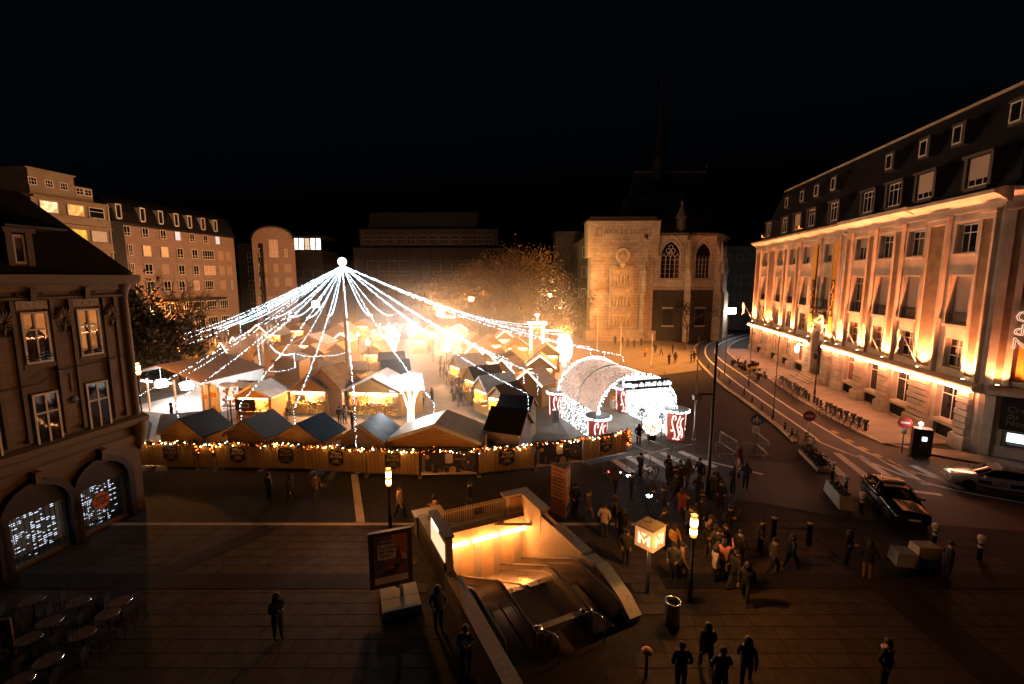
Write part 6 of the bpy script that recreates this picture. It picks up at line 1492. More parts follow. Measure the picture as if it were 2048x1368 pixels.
        q = MB(); q.tube([(L*.6,-.03,1.18),(L*.8,-.03,1.2)], .014, 4); q.tube([(L*.61,-.03,1.26),(L*.68,-.03,1.22),(L*.72,-.03,1.3)], .014, 4); o = obj('sleigh_print', q.mesh('sleigh_print', M['bannerorange']), cl); o['kind'] = 'stuff'
# garland along the top, with amber and white bulbs
gl = thing('garland', 'dark fir garland with amber bulbs along the top of the market fence', 'garland', (0,0,0)); b = MB(); b1 = MB(); b2_ = MB(); b3_ = MB(); rq = random.Random(6)
n = 2600
gs0 = px2s(262)
for k in range(n):
    s = gs0+(ftot-gs0-.02)*rq.random(); p, _ = fpt(s); sag = .10*math.sin((s*1.8))*.6; q = Vector((p.x,p.y-.09,1.83+sag))+Vector((rq.gauss(0,.07),rq.gauss(0,.05),rq.gauss(0,.085)))
    d = Vector((rq.gauss(0,1),rq.gauss(0,1),rq.gauss(0,1))).normalized()*.15; e_ = d.orthogonal().normalized()*.035; b.add([q-e_,q+e_,q+d],[(0,1,2)])
for k in range(340):
    s = gs0+(ftot-gs0-.02)*rq.random(); p, _ = fpt(s); sag = .10*math.sin((s*1.8))*.6; q = (p.x+rq.gauss(0,.05),p.y-.2+rq.gauss(0,.02),1.82+sag+rq.gauss(0,.08)); (b2_ if rq.random() < .12 else (b3_ if rq.random() < .3 else b1)).octa(q, rq.choice((.020,.024,.028,.038)))
pe = fpt(ftot-.02)[0]
for k in range(260):
    q = Vector((pe.x+rq.gauss(0,.07),pe.y-.1+rq.gauss(0,.05),.75+1.1*rq.random())); d = Vector((rq.gauss(0,1),rq.gauss(0,1),rq.gauss(0,1))).normalized()*.15; e_ = d.orthogonal().normalized()*.035; b.add([q-e_,q+e_,q+d],[(0,1,2)])
for k in range(26): b1.octa((pe.x+rq.gauss(0,.07),pe.y-.2,.75+1.1*rq.random()), .04)
for pxd in (400,433):
    p = fpt(px2s(pxd))[0]
    for k in range(120):
        q = Vector((p.x+rq.gauss(0,.07),p.y-.12,1.0+.8*rq.random())); d = Vector((rq.gauss(0,1),rq.gauss(0,1),rq.gauss(0,1))).normalized()*.14; e_ = d.orthogonal().normalized()*.035; b.add([q-e_,q+e_,q+d],[(0,1,2)])
    for k in range(7): b1.octa((p.x+rq.gauss(0,.08),p.y-.22,1.05+.7*rq.random()), .045)
for nme, mb_, m_ in (('fir_sprigs',b,'fir'),('amber_bulbs',b1,'amber'),('white_bulbs',b2_,'bulbc'),('warm_bulbs',b3_,'garlandwarm')): o = obj(nme, mb_.mesh(nme, M[m_]), gl); o['kind'] = 'stuff'
# beam of pale kerb under the fence
# ============================================================ METRO ENTRANCE
mang = math.atan2(MU.y, MU.x)
me_ = thing('metro_entrance', 'sunken metro stair entrance with granite walls, slatted railings and lit back wall', 'metro entrance', (MO.x, MO.y, 0), mang)
# local x = u, y = -v (front of the stairs is at negative y)
def mo(name, b, mat, parent=None, sm=False): return obj(name, b.mesh(name, M[mat] if isinstance(mat, str) else mat, sm), parent or me_)
b = MB(); b.bx(-1.25,-.85,-10.8,-.2,-3.9,1.0); lw = mo('left_wall', b, 'granite')
b = MB(); b.bx(-1.32,-.78,-10.9,-5.2,1.002,1.1); mo('coping', b, 'granite2', lw)
b = MB(); b.bx(-1.25,-.85,-4.6,-.3,-.3,1.35); mo('clad_wall', b, 'darkconc', lw)
b = MB(); b.bx(4.5,4.9,-7.0,-.2,-3.9,.95); rw = mo('right_wall', b, 'granite')
b = MB(); b.bx(4.42,4.98,-6.0,-3.5,.952,1.08); mo('coping', b, 'granite2', rw)
b = MB(); b.prism([(-6.9,1.08),(-6.25,1.08),(-6.25,.9),(-6.9,.9)], 'x', 4.42, 4.98); mo('coping', b, 'granite2', rw)
b = MB(); b.prism([(-9.2,0),(-7.0,0),(-7.0,1.06),(-7.3,1.06),(-8.6,.62),(-9.2,.2)], 'x', 4.5, 4.9); mo('wing_wall', b, 'granite', rw)
b = MB(); b.prism([(-7.02,1.07),(-7.3,1.07),(-8.6,.63),(-9.25,.2),(-9.25,.28),(-8.6,.71),(-7.3,1.15),(-7.02,1.15)], 'x', 4.42, 4.98); mo('wing_coping', b, 'granite2', rw)
b = MB(); b.bx(-1.25,4.9,-.2,.2,-3.9,-.35); bw = mo('back_wall', b, 'whitetile')
b = MB(); b.bx(-1.25,4.9,-.55,.25,-.35,.12); mo('lintel', b, 'granite2', bw)
for k in range(5):
    b = MB(); b.bx(-.6+k*1.15,-.2+k*1.15,-.23,-.202,-3.6,-.6); mo('wall_panel', b, 'greysheet', bw)
for k in range(3):
    b = MB(); b.bx(-.15+k*1.62,1.25+k*1.62,-.66,-.56,-.62,-.46); mo('tube_lamp', b, 'metrolamp', bw)
    lamp('tube_light', (.55+k*1.62,-.95,-.7), 190, (1,.26,.035), .25, me_)
b = MB(); b.bx(-1.25,4.9,-9.2,.2,-4.0,-3.9); mo('pit_floor', b, 'darkconc')
# corner pier with brick infill
b = MB(); b.bx(3.55,4.9,-.2,.22,.121,1.2); b.bx(4.48,4.9,-2.3,-.201,.0,1.2); pr = mo('corner_pier', b, 'granite2')
b = MB(); b.bx(3.42,5.0,-.3,.3,1.202,1.3); b.bx(4.4,5.0,-2.35,-.301,1.202,1.3); mo('coping', b, 'granite2', pr)
b = MB(); b.bx(3.75,4.4,-.24,-.202,.3,1.1); mo('brick_infill', b, 'brick', pr)
b = MB(); b.bx(-1.3,0,-.3,.3,.121,1.2); lp = mo('left_pier', b, 'granite2'); b = MB(); b.bx(-1.4,.08,-.38,.38,1.202,1.3); mo('coping', b, 'granite2', lp); b = MB(); b.bx(-1.0,-.15,-.34,-.302,.3,1.05); mo('brick_infill', b, 'oldbrick', lp)
# slatted railings: every bar is a part
bar = MB(); bar.bx(-.018,.018,-.03,.03,.15,1.15); barm = bar.mesh('railing_bar', M['railpaint'])
n = 34
for k in range(n): obj('railing_bar', barm, me_, (.12+3.36*k/(n-1), -.05, -.0), (0,0,0))
b = MB(); b.bx(.05,3.52,-.04,.04,.2,.25); mo('railing_rail', b, 'railpaint'); b = MB(); b.bx(.05,3.52,-.03,.03,.92,.96); mo('railing_rail', b, 'railpaint')
for k in range(14): obj('railing_bar', barm, me_, (4.7, -2.45-1.0*k/13*3.1/3.1*1.05, 0), (0,0,PI/2))
for k in range(14,30): obj('railing_bar', barm, me_, (4.7, -2.45-.08*k, 0), (0,0,PI/2))
b = MB(); b.bx(4.66,4.74,-5.0,-2.38,.2,.25); mo('railing_rail', b, 'railpaint')
b = MB(); b.bx(1.75,2.25,-.09,-.06,.55,.9); mo('notice_plate', b, 'badge')
# escalators: balustrades, handrails, steps and newel drums
def balu(u, t=.12, top=.95, h=1.0):
    prof = [(-9.0,top-.42),(-8.9,top-.12),(-8.7,top),(-6.3,top),(-5.9,top-.12),(-1.0,top-2.95),(-1.0,top-4.2),(-5.9,top-1.3),(-6.3,top-1.05),(-8.7,top-1.0)]
    b = MB(); b.prism(prof, 'x', u-t/2, u+t/2); o = mo('balustrade', b, 'escpanel')
    b = MB(); pts = [(u,y,z+.035) for y, z in [(-8.75,top-.72),(-9.0,top-.55),(-9.04,top-.3),(-8.93,top-.07),(-8.7,top),(-6.3,top),(-5.9,top-.12),(-1.0,top-2.95)]]; b.tube(pts, .055, 7); mo('handrail', b, 'rubber', o)
    b = MB(); b.prism([(-8.6,top-.18),(-6.3,top-.18),(-5.9,top-.3),(-1.0,top-3.13),(-1.0,top-3.2),(-5.9,top-.37),(-6.3,top-.25),(-8.6,top-.25)], 'x', u-t/2-.02, u+t/2+.02); mo('trim', b, 'brushed', o)
    return o
for u in (-.55,.55,2.85,4.1): balu(u)
for c, nm in ((0,0),(3.48,1)):
    b = MB(); b.bx(c-.45,c+.45,-9.0,-6.4,-.02,.012); mo('landing_plate', b, 'brushed')
    sm = MB(); sm.prism([(0,0),(.4,0),(.4,-.24),(0,-.24)], 'x', -.43, .43); sm2 = sm.mesh('escalator_step', M['stepmetal'])
    for k in range(14): obj('escalator_step', sm2, me_, (c, -6.4+.4*k, -.02-.231*k))
for (a, b2) in ((.62,2.78),):
    b = MB(); b.prism([(-8.3,.5),(-6.3,.5),(-5.9,.38),(-1.0,-2.45),(-1.0,-2.9),(-5.9,-.1),(-8.3,-.02)], 'x', a, b2); mo('sloping_deck', b, 'escpanel')
    b = MB(); 
    for k in range(3): b.bx(a+.35+k*.6,a+.4+k*.6,-6.3,-6.2,.5,.62)
    o = mo('deck_studs', b, 'brushed'); o['kind'] = 'stuff'
    b = MB(); b.prism([(-6.5,.52),(-6.2,.52),(-5.9,.40),(-1.0,-2.43),(-1.0,-2.4),(-5.9,.44),(-6.2,.56),(-6.5,.56)], 'x', 1.6, 1.72); mo('divider_rail', b, 'brushed')
b = MB(); b.bx(1.0,2.66,-8.75,-8.5,.42,.72); mo('closing_beam', b, 'concrete')
for u in (.8,2.9):
    b = MB(); b.lathe([(.19,-.22),(.22,-.2),(.22,.2),(.19,.22)], 14, (0,0,0), Matrix.Translation((u,-8.62,.57)) @ Matrix.Rotation(PI/2,4,'Y')); mo('newel_drum', b, 'brushed', None, True)
hp = [('nearer steel hoop in front of the left escalator',.95,-9.25),('farther steel hoop in front of the right escalator',2.85,-9.2)]
for l, u, y in hp:
    p = MO+MU*u-MV*y; t = thing('steel_hoop', l, 'hoop barrier', (p.x,p.y,0), mang-1.0, 'steel hoops before the escalators')
    b = MB(); b.tube([(-.38,0,0),(-.38,0,.8),(-.33,0,.93),(-.2,0,1.0),(.2,0,1.0),(.33,0,.93),(.38,0,.8),(.38,0,0)], .03, 8); obj('hoop', b.mesh('hoop', M['brushed'], True), t)
    b = MB(); b.tube([(-.13,0,0),(-.13,0,1.0)], .016, 6); obj('upright', b.mesh('upright', M['brushed']), t); b = MB(); b.tube([(.13,0,0),(.13,0,1.0)], .016, 6); obj('upright', b.mesh('upright', M['brushed']), t)
# lit map panel on the left side
pn_ = thing('map_panel', 'backlit street map panel standing on the left wall of the metro stairs', 'information panel', (MO.x+MU.x*-1.05+MV.x*3.55, MO.y+MU.y*-1.05+MV.y*3.55, 0), mang)
b = MB(); b.bx(-.14,.14,-1.15,1.15,.0,2.45); obj('cabinet', b.mesh('cabinet', M['railpaint']), pn_)
b = MB(); b.bx(-.2,.2,-1.2,1.2,2.452,2.55); obj('cap', b.mesh('cap', M['darkconc']), pn_)
b = MB(); b.bx(-.165,-.142,-1.0,1.0,.95,2.15); mp_ = obj('map_screen', b.mesh('map_screen', M['mapglow']), pn_)
b = MB(); b.bx(-.168,-.142,-.1,.9,2.2,2.38); obj('header_screen', b.mesh('header_screen', M['mapglow2']), pn_)
b = MB(); b.bx(.142,.17,-1.0,1.0,.95,2.15); obj('map_screen', b.mesh('map_screen', M['mapglow']), pn_)
# the M totem
tp0 = at(1295,1187,0); mt_ = thing('metro_totem', 'glowing cube with M letters on a tall post', 'metro sign', (tp0.x,tp0.y,0), R(-3))
b = MB(); b.tube([(0,0,0),(0,0,2.25)], .085, 10); obj('post', b.mesh('post', M['steel'], True), mt_)
ca = R(43); hw_ = .42
Mx = Matrix.Rotation(ca,4,'Z'); b = MB(); b.bx(-hw_,hw_,-hw_,hw_,2.14,2.98,Mx); cu = obj('light_cube', b.mesh('light_cube', M['cubeglow']), mt_)
b = MB(); b.bx(-hw_-.02,hw_+.02,-hw_-.02,hw_+.02,2.982,3.04,Mx); obj('cube_cap', b.mesh('cube_cap', M['darkconc']), mt_)
b = MB(); b.tube([(.1,.1,3.04),(.1,.1,3.2)], .035, 6); obj('vent', b.mesh('vent', M['steel']), mt_)
for s in (0, 1):
    Mr = Matrix.Rotation(ca-(0 if s == 0 else PI/2)*1,4,'Z') if s == 0 else Matrix.Rotation(ca-PI/2,4,'Z')
    y = (-hw_-.012)/1.15; q = MB()
    for P in ([(-.24,-.2),(-.13,-.2),(-.13,.07),(-.02,-.1),(.02,-.1),(.13,.07),(.13,-.2),(.24,-.2),(.24,.2),(.15,.2),(0,-.01),(-.15,.2),(-.24,.2)],):
        # M body in two wings and a V
        q.prism([(-.24,-.22),(-.13,-.22),(-.13,.02),(-.24,.2)], 'y', y, y+.008, Mr @ Matrix.Translation((0,0,2.56)) @ Matrix.Scale(1.15,4))
        q.prism([(.24,-.22),(.24,.2),(.13,.02),(.13,-.22)], 'y', y, y+.008, Mr @ Matrix.Translation((0,0,2.56)) @ Matrix.Scale(1.15,4))
        q.prism([(-.24,.21),(-.23,.21),(0,-.04),(0,-.19),(-.125,.015)], 'y', y, y+.008, Mr @ Matrix.Translation((0,0,2.56)) @ Matrix.Scale(1.15,4))
        q.prism([(.24,.21),(.125,.015),(0,-.19),(0,-.04),(.23,.21)], 'y', y, y+.008, Mr @ Matrix.Translation((0,0,2.56)) @ Matrix.Scale(1.15,4))
        q.prism([(-.12,.21),(0,.07),(.12,.21)], 'y', y, y+.008, Mr @ Matrix.Translation((0,0,2.56)) @ Matrix.Scale(1.15,4))
    obj('letter_m', q.mesh('letter_m', M['mglow']), cu)
lamp('cube_light', (0,-.85,2.6), 35, (1,.6,.25), .3, mt_)
# billboard on its tilted concrete slab
sp1 = Vector((-4.45,16.85,0)); bl = thing('billboard', 'freestanding framed exhibition poster Au bout de mes reves on a bent post', 'billboard', (-4.75,16.9,0), R(20))
b = MB(); b.bx(-.82,.82,-.08,.08,.78,3.1); bf = obj('frame', b.mesh('frame', M['postframe']), bl)
b = MB(); b.bx(-.64,.64,-.1,-.082,.98,2.95); ps = obj('poster', b.mesh('poster', M['posterblue']), bl)
b = MB(); b.prism([(.0,2.95),(.64,2.95),(.64,2.2),(.35,2.0),(.1,2.5)], 'y', -.106, -.101); obj('orange_field', b.mesh('orange_field', M['posterorange']), ps)
b = MB()
def zig(cx, cz, r0, r1, n, lw, mat, name):
    q = MB(); pts = []
    for k in range(2*n): r = r1 if k % 2 else r0; a = PI*k/n; pts.append((max(-.62,min(.62,cx+r*math.cos(a))), -.109, max(1.24,min(2.9,cz+r*math.sin(a))))) 
    q.tube(pts, lw, 4, True); return obj(name, q.mesh(name, M[mat]), ps)
for r, m_ in ((.12,'posterorange'),(.2,'posterline'),(.29,'posterorange'),(.39,'posterline'),(.5,'posterorange'),(.64,'posterline')): zig(.22,1.62,r*.55,r*1.3,11,.008,m_,'star_line')
b = MB(); b.lathe([(.11,0),(.11,.006),(0,.006)], 7, (0,0,0), Matrix.Translation((.22,-.112,1.62)) @ Matrix.Rotation(PI/2,4,'X')); obj('star_core', b.mesh('star_core', M['badge']), ps)
b = MB(); b.bx(-.64,.64,-.113,-.101,.98,1.25); obj('credit_strip', b.mesh('credit_strip', M['posterpale']), ps)
b = MB(); b.bx(-.5,.2,-.116,-.107,1.98,2.6); tb_ = obj('title_block', b.mesh('title_block', M['posterpale']), ps)
for k, t in enumerate(('Au bout','de mes','rêves')): text('lettering', t, .2, M['badge'], tb_, (-.45,-.12,2.46-k*.165), (PI/2,0,0), 0, .003, 'LEFT')
text('lettering', 'lille3000', .15, M['posterpale'], ps, (-.4,-.112,2.72), (PI/2,0,0), 0, .003, 'LEFT', .003)
b = MB(); b.bx(.42,.6,-.115,-.108,1.88,2.12); obj('corner_emblem', b.mesh('corner_emblem', M['posterpale']), ps)
b = MB(); b.tube([(.15,-.1,.78),(.3,-.1,.76),(.36,-.1,.66),(.36,-.1,.08)], .08, 8); obj('post', b.mesh('post', M['steel'], True), bl)
sl_ = thing('concrete_slab', 'heavy concrete base slab in two halves under the exhibition poster', 'slab', (-4.42,16.82,0), R(20))
b = MB(); b.bx(-.72,.72,0.01,.72,.0,.34); obj('slab_half', b.mesh('slab_half', M['concrete']), sl_); b = MB(); b.bx(-.72,.72,-.72,-.01,.0,.335); obj('slab_half', b.mesh('slab_half', M['concrete']), sl_)
# triangular totem
tq = at(1115+15,1033,0); tr_ = thing('triangular_totem', 'three sided printed information totem beside the metro railing', 'information totem', (2.75,23.9,0), R(12))
tri = [(0,-.5),(.55,.35),(-.55,.35)]
b = MB(); b.prism(tri, 'z', .0, 2.75); tt_ = obj('body', b.mesh('body', M['totemor']), tr_)
b = MB(); b.prism([(x*.93,y*.93) for x, y in tri], 'z', 2.752, 2.78); obj('lid', b.mesh('lid', M['darkconc']), tr_)
e0, e1 = Vector((0,-.5,0)), Vector((.55,.35,0)); ed = (e1-e0).normalized(); en_ = Vector((ed.y,-ed.x,0)); ang_ = math.atan2(ed.y,ed.x)
Me = Matrix.Translation(e0+en_*.006) @ Matrix.Rotation(ang_,4,'Z'); Lf = (e1-e0).length
for z0, z1, m_ in ((1.72,2.5,'posterpale'),(.62,1.4,'posterpale2'),(1.42,1.7,'posterpic'),(.3,.55,'badge')):
    b = MB(); b.bx(.1,Lf-.1,-.012,0,z0,z1,Me); obj('printed_panel', b.mesh('printed_panel', M[m_]), tt_)
for k in range(8):
    b = MB(); b.bx(.18,Lf-.18-.1*(k % 3),-.018,-.013,2.36-k*.075,2.39-k*.075,Me); obj('text_line', b.mesh('text_line', M['posterdark']), tt_)
e2 = Vector((-.55,.35,0)); ed2 = (e0-e2).normalized(); Me2 = Matrix.Translation(e2+Vector((ed2.y,-ed2.x,0))*.006) @ Matrix.Rotation(math.atan2(ed2.y,ed2.x),4,'Z')
for k in range(9): b = MB(); b.bx(.12,Lf-.15-.12*(k % 2),-.016,0,2.5-k*.2,2.6-k*.2,Me2); obj('text_line', b.mesh('text_line', M['posterdark']), tt_)
# litter bin and mushroom bollard
bn = thing('litter_bin', 'round slatted steel litter bin with a glinting rim by the metro wing wall', 'bin', (5.95,15.7,0)); b = MB(); b.tube([(.27*math.cos(2*PI*k/20),.27*math.sin(2*PI*k/20),.98) for k in range(20)], .03, 6, True); obj('rim', b.mesh('rim', M['brushed'], True), bn)
sl = MB(); sl.bx(-.02,.02,-.006,.006,.12,.96); slm = sl.mesh('slat', M['steel'])
for k in range(18): a = 2*PI*k/18; obj('slat', slm, bn, (.26*math.cos(a),.26*math.sin(a),0), (0,0,a+PI/2))
b = MB(); b.lathe([(.22,.1),(.22,.9),(.2,.9),(.2,.12)], 14); obj('liner', b.mesh('liner', M['plastic']), bn); b = MB(); b.lathe([(.26,0),(.26,.1),(0,.1)], 14); obj('foot', b.mesh('foot', M['iron']), bn)
# ============================================================ TREES
def tree(name, label, p, h, crown, seed, leafmat=None, nleaf=2600, cr=2.6, trunk=.22, leaf=.16, group=None, cz=.62, bushy=0.0, depth=4):
    rq = random.Random(seed); t = thing(name, label, 'tree', (p.x,p.y,0), 0, group); b = MB(); tips = []
    def grow(a, d, L, r, lev):
        e = a+d*L; m = a.lerp(e,.5)+Vector((rq.gauss(0,.05),rq.gauss(0,.05),0))*L
        b.tube([a,m,e], [r,r*.82,r*.62], 5 if lev > 1 else 7); tips.append((e,lev))
        if lev >= depth: return
        for k in range(rq.choice((2,3,3)) if lev else 4):
            q = d.copy(); ax = Vector((rq.gauss(0,1),rq.gauss(0,1),rq.gauss(0,.4))).normalized(); q = (Matrix.Rotation(rq.uniform(.35,.85),3,ax) @ q); q.z = max(q.z, -.1); q.normalize()
            grow(a.lerp(e, rq.uniform(.65,1)), q, L*rq.uniform(.62,.82), r*.55, lev+1)
    grow(Vector((0,0,0)), Vector((rq.gauss(0,.04),rq.gauss(0,.04),1)).normalized(), h*(1-cz)*.9, trunk, 0)
    zs = max(q[0].z for q in tips); k_ = h/zs
    if abs(k_-1) > .05: b.v = [(x*min(1.2,k_) ,y*min(1.2,k_),z*k_) for x,y,z in b.v]; tips = [(Vector((q.x*min(1.2,k_),q.y*min(1.2,k_),q.z*k_)),l) for q,l in tips]
    obj('trunk', b.mesh('trunk', M['bark'], True), t)
    if leafmat:
        lf = MB(); far = [q for q,l in tips if l >= 2] or [q for q,l in tips]
        for k in range(nleaf):
            c = rq.choice(far); s = .55+.5*bushy
            q = c+Vector((rq.gauss(0,s),rq.gauss(0,s),rq.gauss(0,s*.8)))*(cr/2.6)
            if bushy and rq.random() < .6:
                u = Vector((rq.gauss(0,1),rq.gauss(0,1),rq.gauss(0,1))).normalized()*rq.uniform(.6,1)**.5; w_ = 1+.25*math.sin(u.x*7+seed)*math.cos(u.z*6); q = Vector((u.x*cr*w_,u.y*cr*w_,h*.55+u.z*h*.45*w_))
            if q.z < h*.12: continue
            n_ = Vector((rq.gauss(0,1),rq.gauss(0,1),rq.gauss(0,1))).normalized(); a = n_.orthogonal().normalized()*leaf*rq.uniform(.6,1.2); c2 = n_.cross(a).normalized()*leaf*.55
            lf.add([q-a,q+c2,q+a,q-c2],[(0,1,2,3)])
        o = obj('crown', lf.mesh('crown', M[leafmat]), t); o['kind'] = 'stuff'
    return t
tree('bare_tree','bare winter tree with forked trunk standing at the left of the market', Vector((-44.2,62.0,0)), 14.2, 4, 5, None, trunk=.38, cz=.68, depth=5)
tree('dark_evergreen','tall dark evergreen tree beside the old corner house', Vector((-46.5,54.5,0)), 12.5, 4, 11, 'leafdark', 7000, 3.3, .3, .30, bushy=.9)
tree('dark_evergreen','lower dark evergreen with orange lit flank next to the tall one', Vector((-41.0,53.0,0)), 8.6, 3, 13, 'leafdark', 4200, 2.2, .25, .28, bushy=.9)
tree('dark_evergreen','bare topped bush behind the dark evergreens', Vector((-50,70,0)), 13.5, 3, 14, None, trunk=.25, cz=.7, depth=5)
TR_ = [((800,680),13,'thin half bare orange tree left of the background lamp',31,'leafautumn',1500,3.2),((838,690),12,'half bare orange tree behind the street lamp star',32,'leafautumn',1500,3.0),((880,680),13,'pale orange tree in front of the dark office',33,'leafautumn',2200,3.4),((925,690),13.5,'yellow lit tree with the orange lamp in its crown',34,'leafautumn',3000,3.8),((985,688),17.5,'tall autumn tree, left one of the pair behind the gateway',35,'leafred',4600,4.6),((1035,690),18,'tallest autumn tree behind the gateway frame',36,'leafautumn',5200,4.8),((1085,694),15,'orange tree beside the tall lamp near the memorial',37,'leafautumn',3600,4.0),((1060,672),15,'dark tree behind the autumn pair',38,'leafdark',3600,4.2),((1130,690),10,'low shadowed tree next to the memorial base',39,'leafdark',2600,3.0),((960,668),15.5,'reddish tree further back between the autumn trees',40,'leafred',3200,4.2)]
for (px,py), h, l, sd, m_, n, cr in TR_:
    p = at(px,py,0); 
    if p.y > 104: p = p*(104/p.y); p.z = 0
    tree('autumn_tree' if m_ != 'leafdark' else 'shadowed_tree', l, p, h, 4, sd, m_, int(n*1.3), cr*1.1, .28, .20, 'trees behind the market', bushy=.25)
tree('chapel_tree','thin bare tree against the chapel base', at(1373,688,0), 8.5, 2, 51, 'leafdark', 500, 2.4, .14, .2, depth=4)
# ============================================================ LAMPS
def street_lamp(p, h, label, power, r=.13, gh=.85, col=SODIUM, mat='sodium', post='iron', star=False, cat='street lamp', group='sodium lamp posts'):
    t = thing('street_lamp', label, cat, (p.x,p.y,0), 0, group)
    b = MB(); b.tube([(0,0,0),(0,0,.9),(0,0,.95),(0,0,h-gh)], [.1,.09,.065,.06], 8); obj('post', b.mesh('post', M[post], True), t)
    b = MB(); b.lathe([(r*.85,0),(r,.06),(r,gh-.06),(r*.8,gh)], 12, (0,0,h-gh)); obj('lamp_glass', b.mesh('lamp_glass', M[mat], True), t)
    
    for a_,c_ in ((.1,.4),(.5,.9)): b = MB(); b.lathe([(r*.7,gh*a_),(r*1.03,gh*(a_+.05)),(r*1.03,gh*(c_-.05)),(r*.7,gh*c_)], 12, (0,0,h-gh)); obj('lamp_core', b.mesh('lamp_core', M['lampcore'], True), t)
    b = MB(); b.lathe([(r*1.15,0),(r*1.2,.05),(0,.1)], 12, (0,0,h+.002)); obj('cap', b.mesh('cap', M[post]), t)
    b = MB(); b.lathe([(r*.9,-.08),(r*1.1,-.02),(r*.9,0)], 12, (0,0,h-gh-.002)); obj('collar', b.mesh('collar', M[post]), t)
    l = lamp('lamp_light', (0,0,h+.35), power, col, .15, t); return t
street_lamp(Vector((-6.2,22.2,0)), 3.3, 'orange lamp post standing before the fence, left of the metro stairs', 420)
street_lamp(Vector((7.1,17.0,0)), 3.62, 'orange lamp post among the crowd right of the M cube', 420)
street_lamp(Vector((-31.6,38.5,0)), 5.6, 'orange lamp glaring at the corner of the old house', 2400, .22, .9)
street_lamp(Vector((-57,82,0)), 6.6, 'small orange lamp in front of the stone office block', 2200, .28, .6)
street_lamp(Vector((-41.5,57,0)), 4.2, 'small lamp on a thick post between the dark evergreens', 700, .2, .5)
street_lamp(at(943,648,0)*(98/at(943,648,0).y), 8.9, 'orange globe lamp glowing inside the yellow tree', 7500, .55, 1.0)
street_lamp(Vector((-13.7,89,0)), 6.9, 'white glaring lamp star over the upper right strings', 9000, .7, 1.2, (1,.42,.12), 'warm')
street_lamp(Vector((-39.2,93,0)), 8.2, 'white glaring lamp star behind the left strings', 5000, .7, 1.2, (1,.42,.12), 'warm')
street_lamp(at(1100,688,0), 9.6, 'tall park lamp to the right of the autumn trees', 5000, .3, .4, (1,.6,.25), 'warm')
street_lamp(at(1116,690,0), 7.2, 'white park lamp over the pale tent by the memorial', 4000, .35, .3, (1,.6,.28), 'warm')
street_lamp(at(719,735,0), 5.0, 'small amber lamp by the mast, upper one', 1800, .22, .4)
street_lamp(at(738,742,0), 4.2, 'small white hot lamp right of the mast, lower one', 1800, .25, .5, (1,.5,.18), 'warm')
street_lamp(at(894,752,0), 4.0, 'blazing lamp with white halo at the right side of the alley', 2600, .34, .7, (1,.6,.28), 'warm')
street_lamp(at(465,858,0), 2.9, 'small amber lamp beside the snack chalet', 140, .16, .3)
# tall steel poles: street masts and flagpoles
def pole(px, py, top, label, r=.05, mat='steel', grp='bare steel poles', spot=False):
    p = at(px,py,0); t = thing('tall_pole', label, 'pole', (p.x,p.y,0), 0, grp); b = MB(); b.tube([(0,0,0),(0,0,1.1),(0,0,1.12),(0,0,top)], [r*1.5,r*1.4,r,r*.7], 7); obj('shaft', b.mesh('shaft', M[mat], True), t)
    b = MB(); b.lathe([(r*2.6,0),(r*2.6,.04),(r*1.6,.12)], 10); obj('foot', b.mesh('foot', M[mat]), t)
    if spot:
        b = MB(); b.tube([(0,0,top*.66),(-.9,0,top*.66)], .05, 5); obj('arm', b.mesh('arm', M[mat]), t); b = MB(); b.box((-.95,0,top*.66-.2),(.5,.3,.25)); obj('spotlight_head', b.mesh('spotlight_head', M['steel']), t)
    else: b = MB(); b.lathe([(0,0),(r*1.3,.04),(0,.12)], 8, (0,0,top)); obj('finial', b.mesh('finial', M[mat]), t)
pole(1416,985,9.2,'tall street mast with side spotlight rising from the crossing',.10,'iron',spot=True); pole(1387,880,8.2,'slim pole right of the right drum pillar',.05)
for k, (x, y, z, l) in enumerate(((1194,702,6.5,'flagpole nearest the tunnel roof on the memorial square'),(1241,711,5.4,'second flagpole on the memorial square'),(1302,740,5.0,'third flagpole on the memorial square, next to the tunnel roof'))): pole(x,y,z,l,.06,'white','flagpoles on the memorial square')
for k, (x, y, z, l) in enumerate(((1449,748,7.5,'thin street pole at the inner bend, nearest the chapel'),(1497,772,7.5,'thin street pole left of the motorbikes'),(1546,835,8.2,'tall thin pole in front of the yellow scooter'),(1628,800,5.6,'dark thick pole in front of the bank door'))): pole(x,y,z,l,.045 if k < 3 else .08,'iron','dark poles along the street')
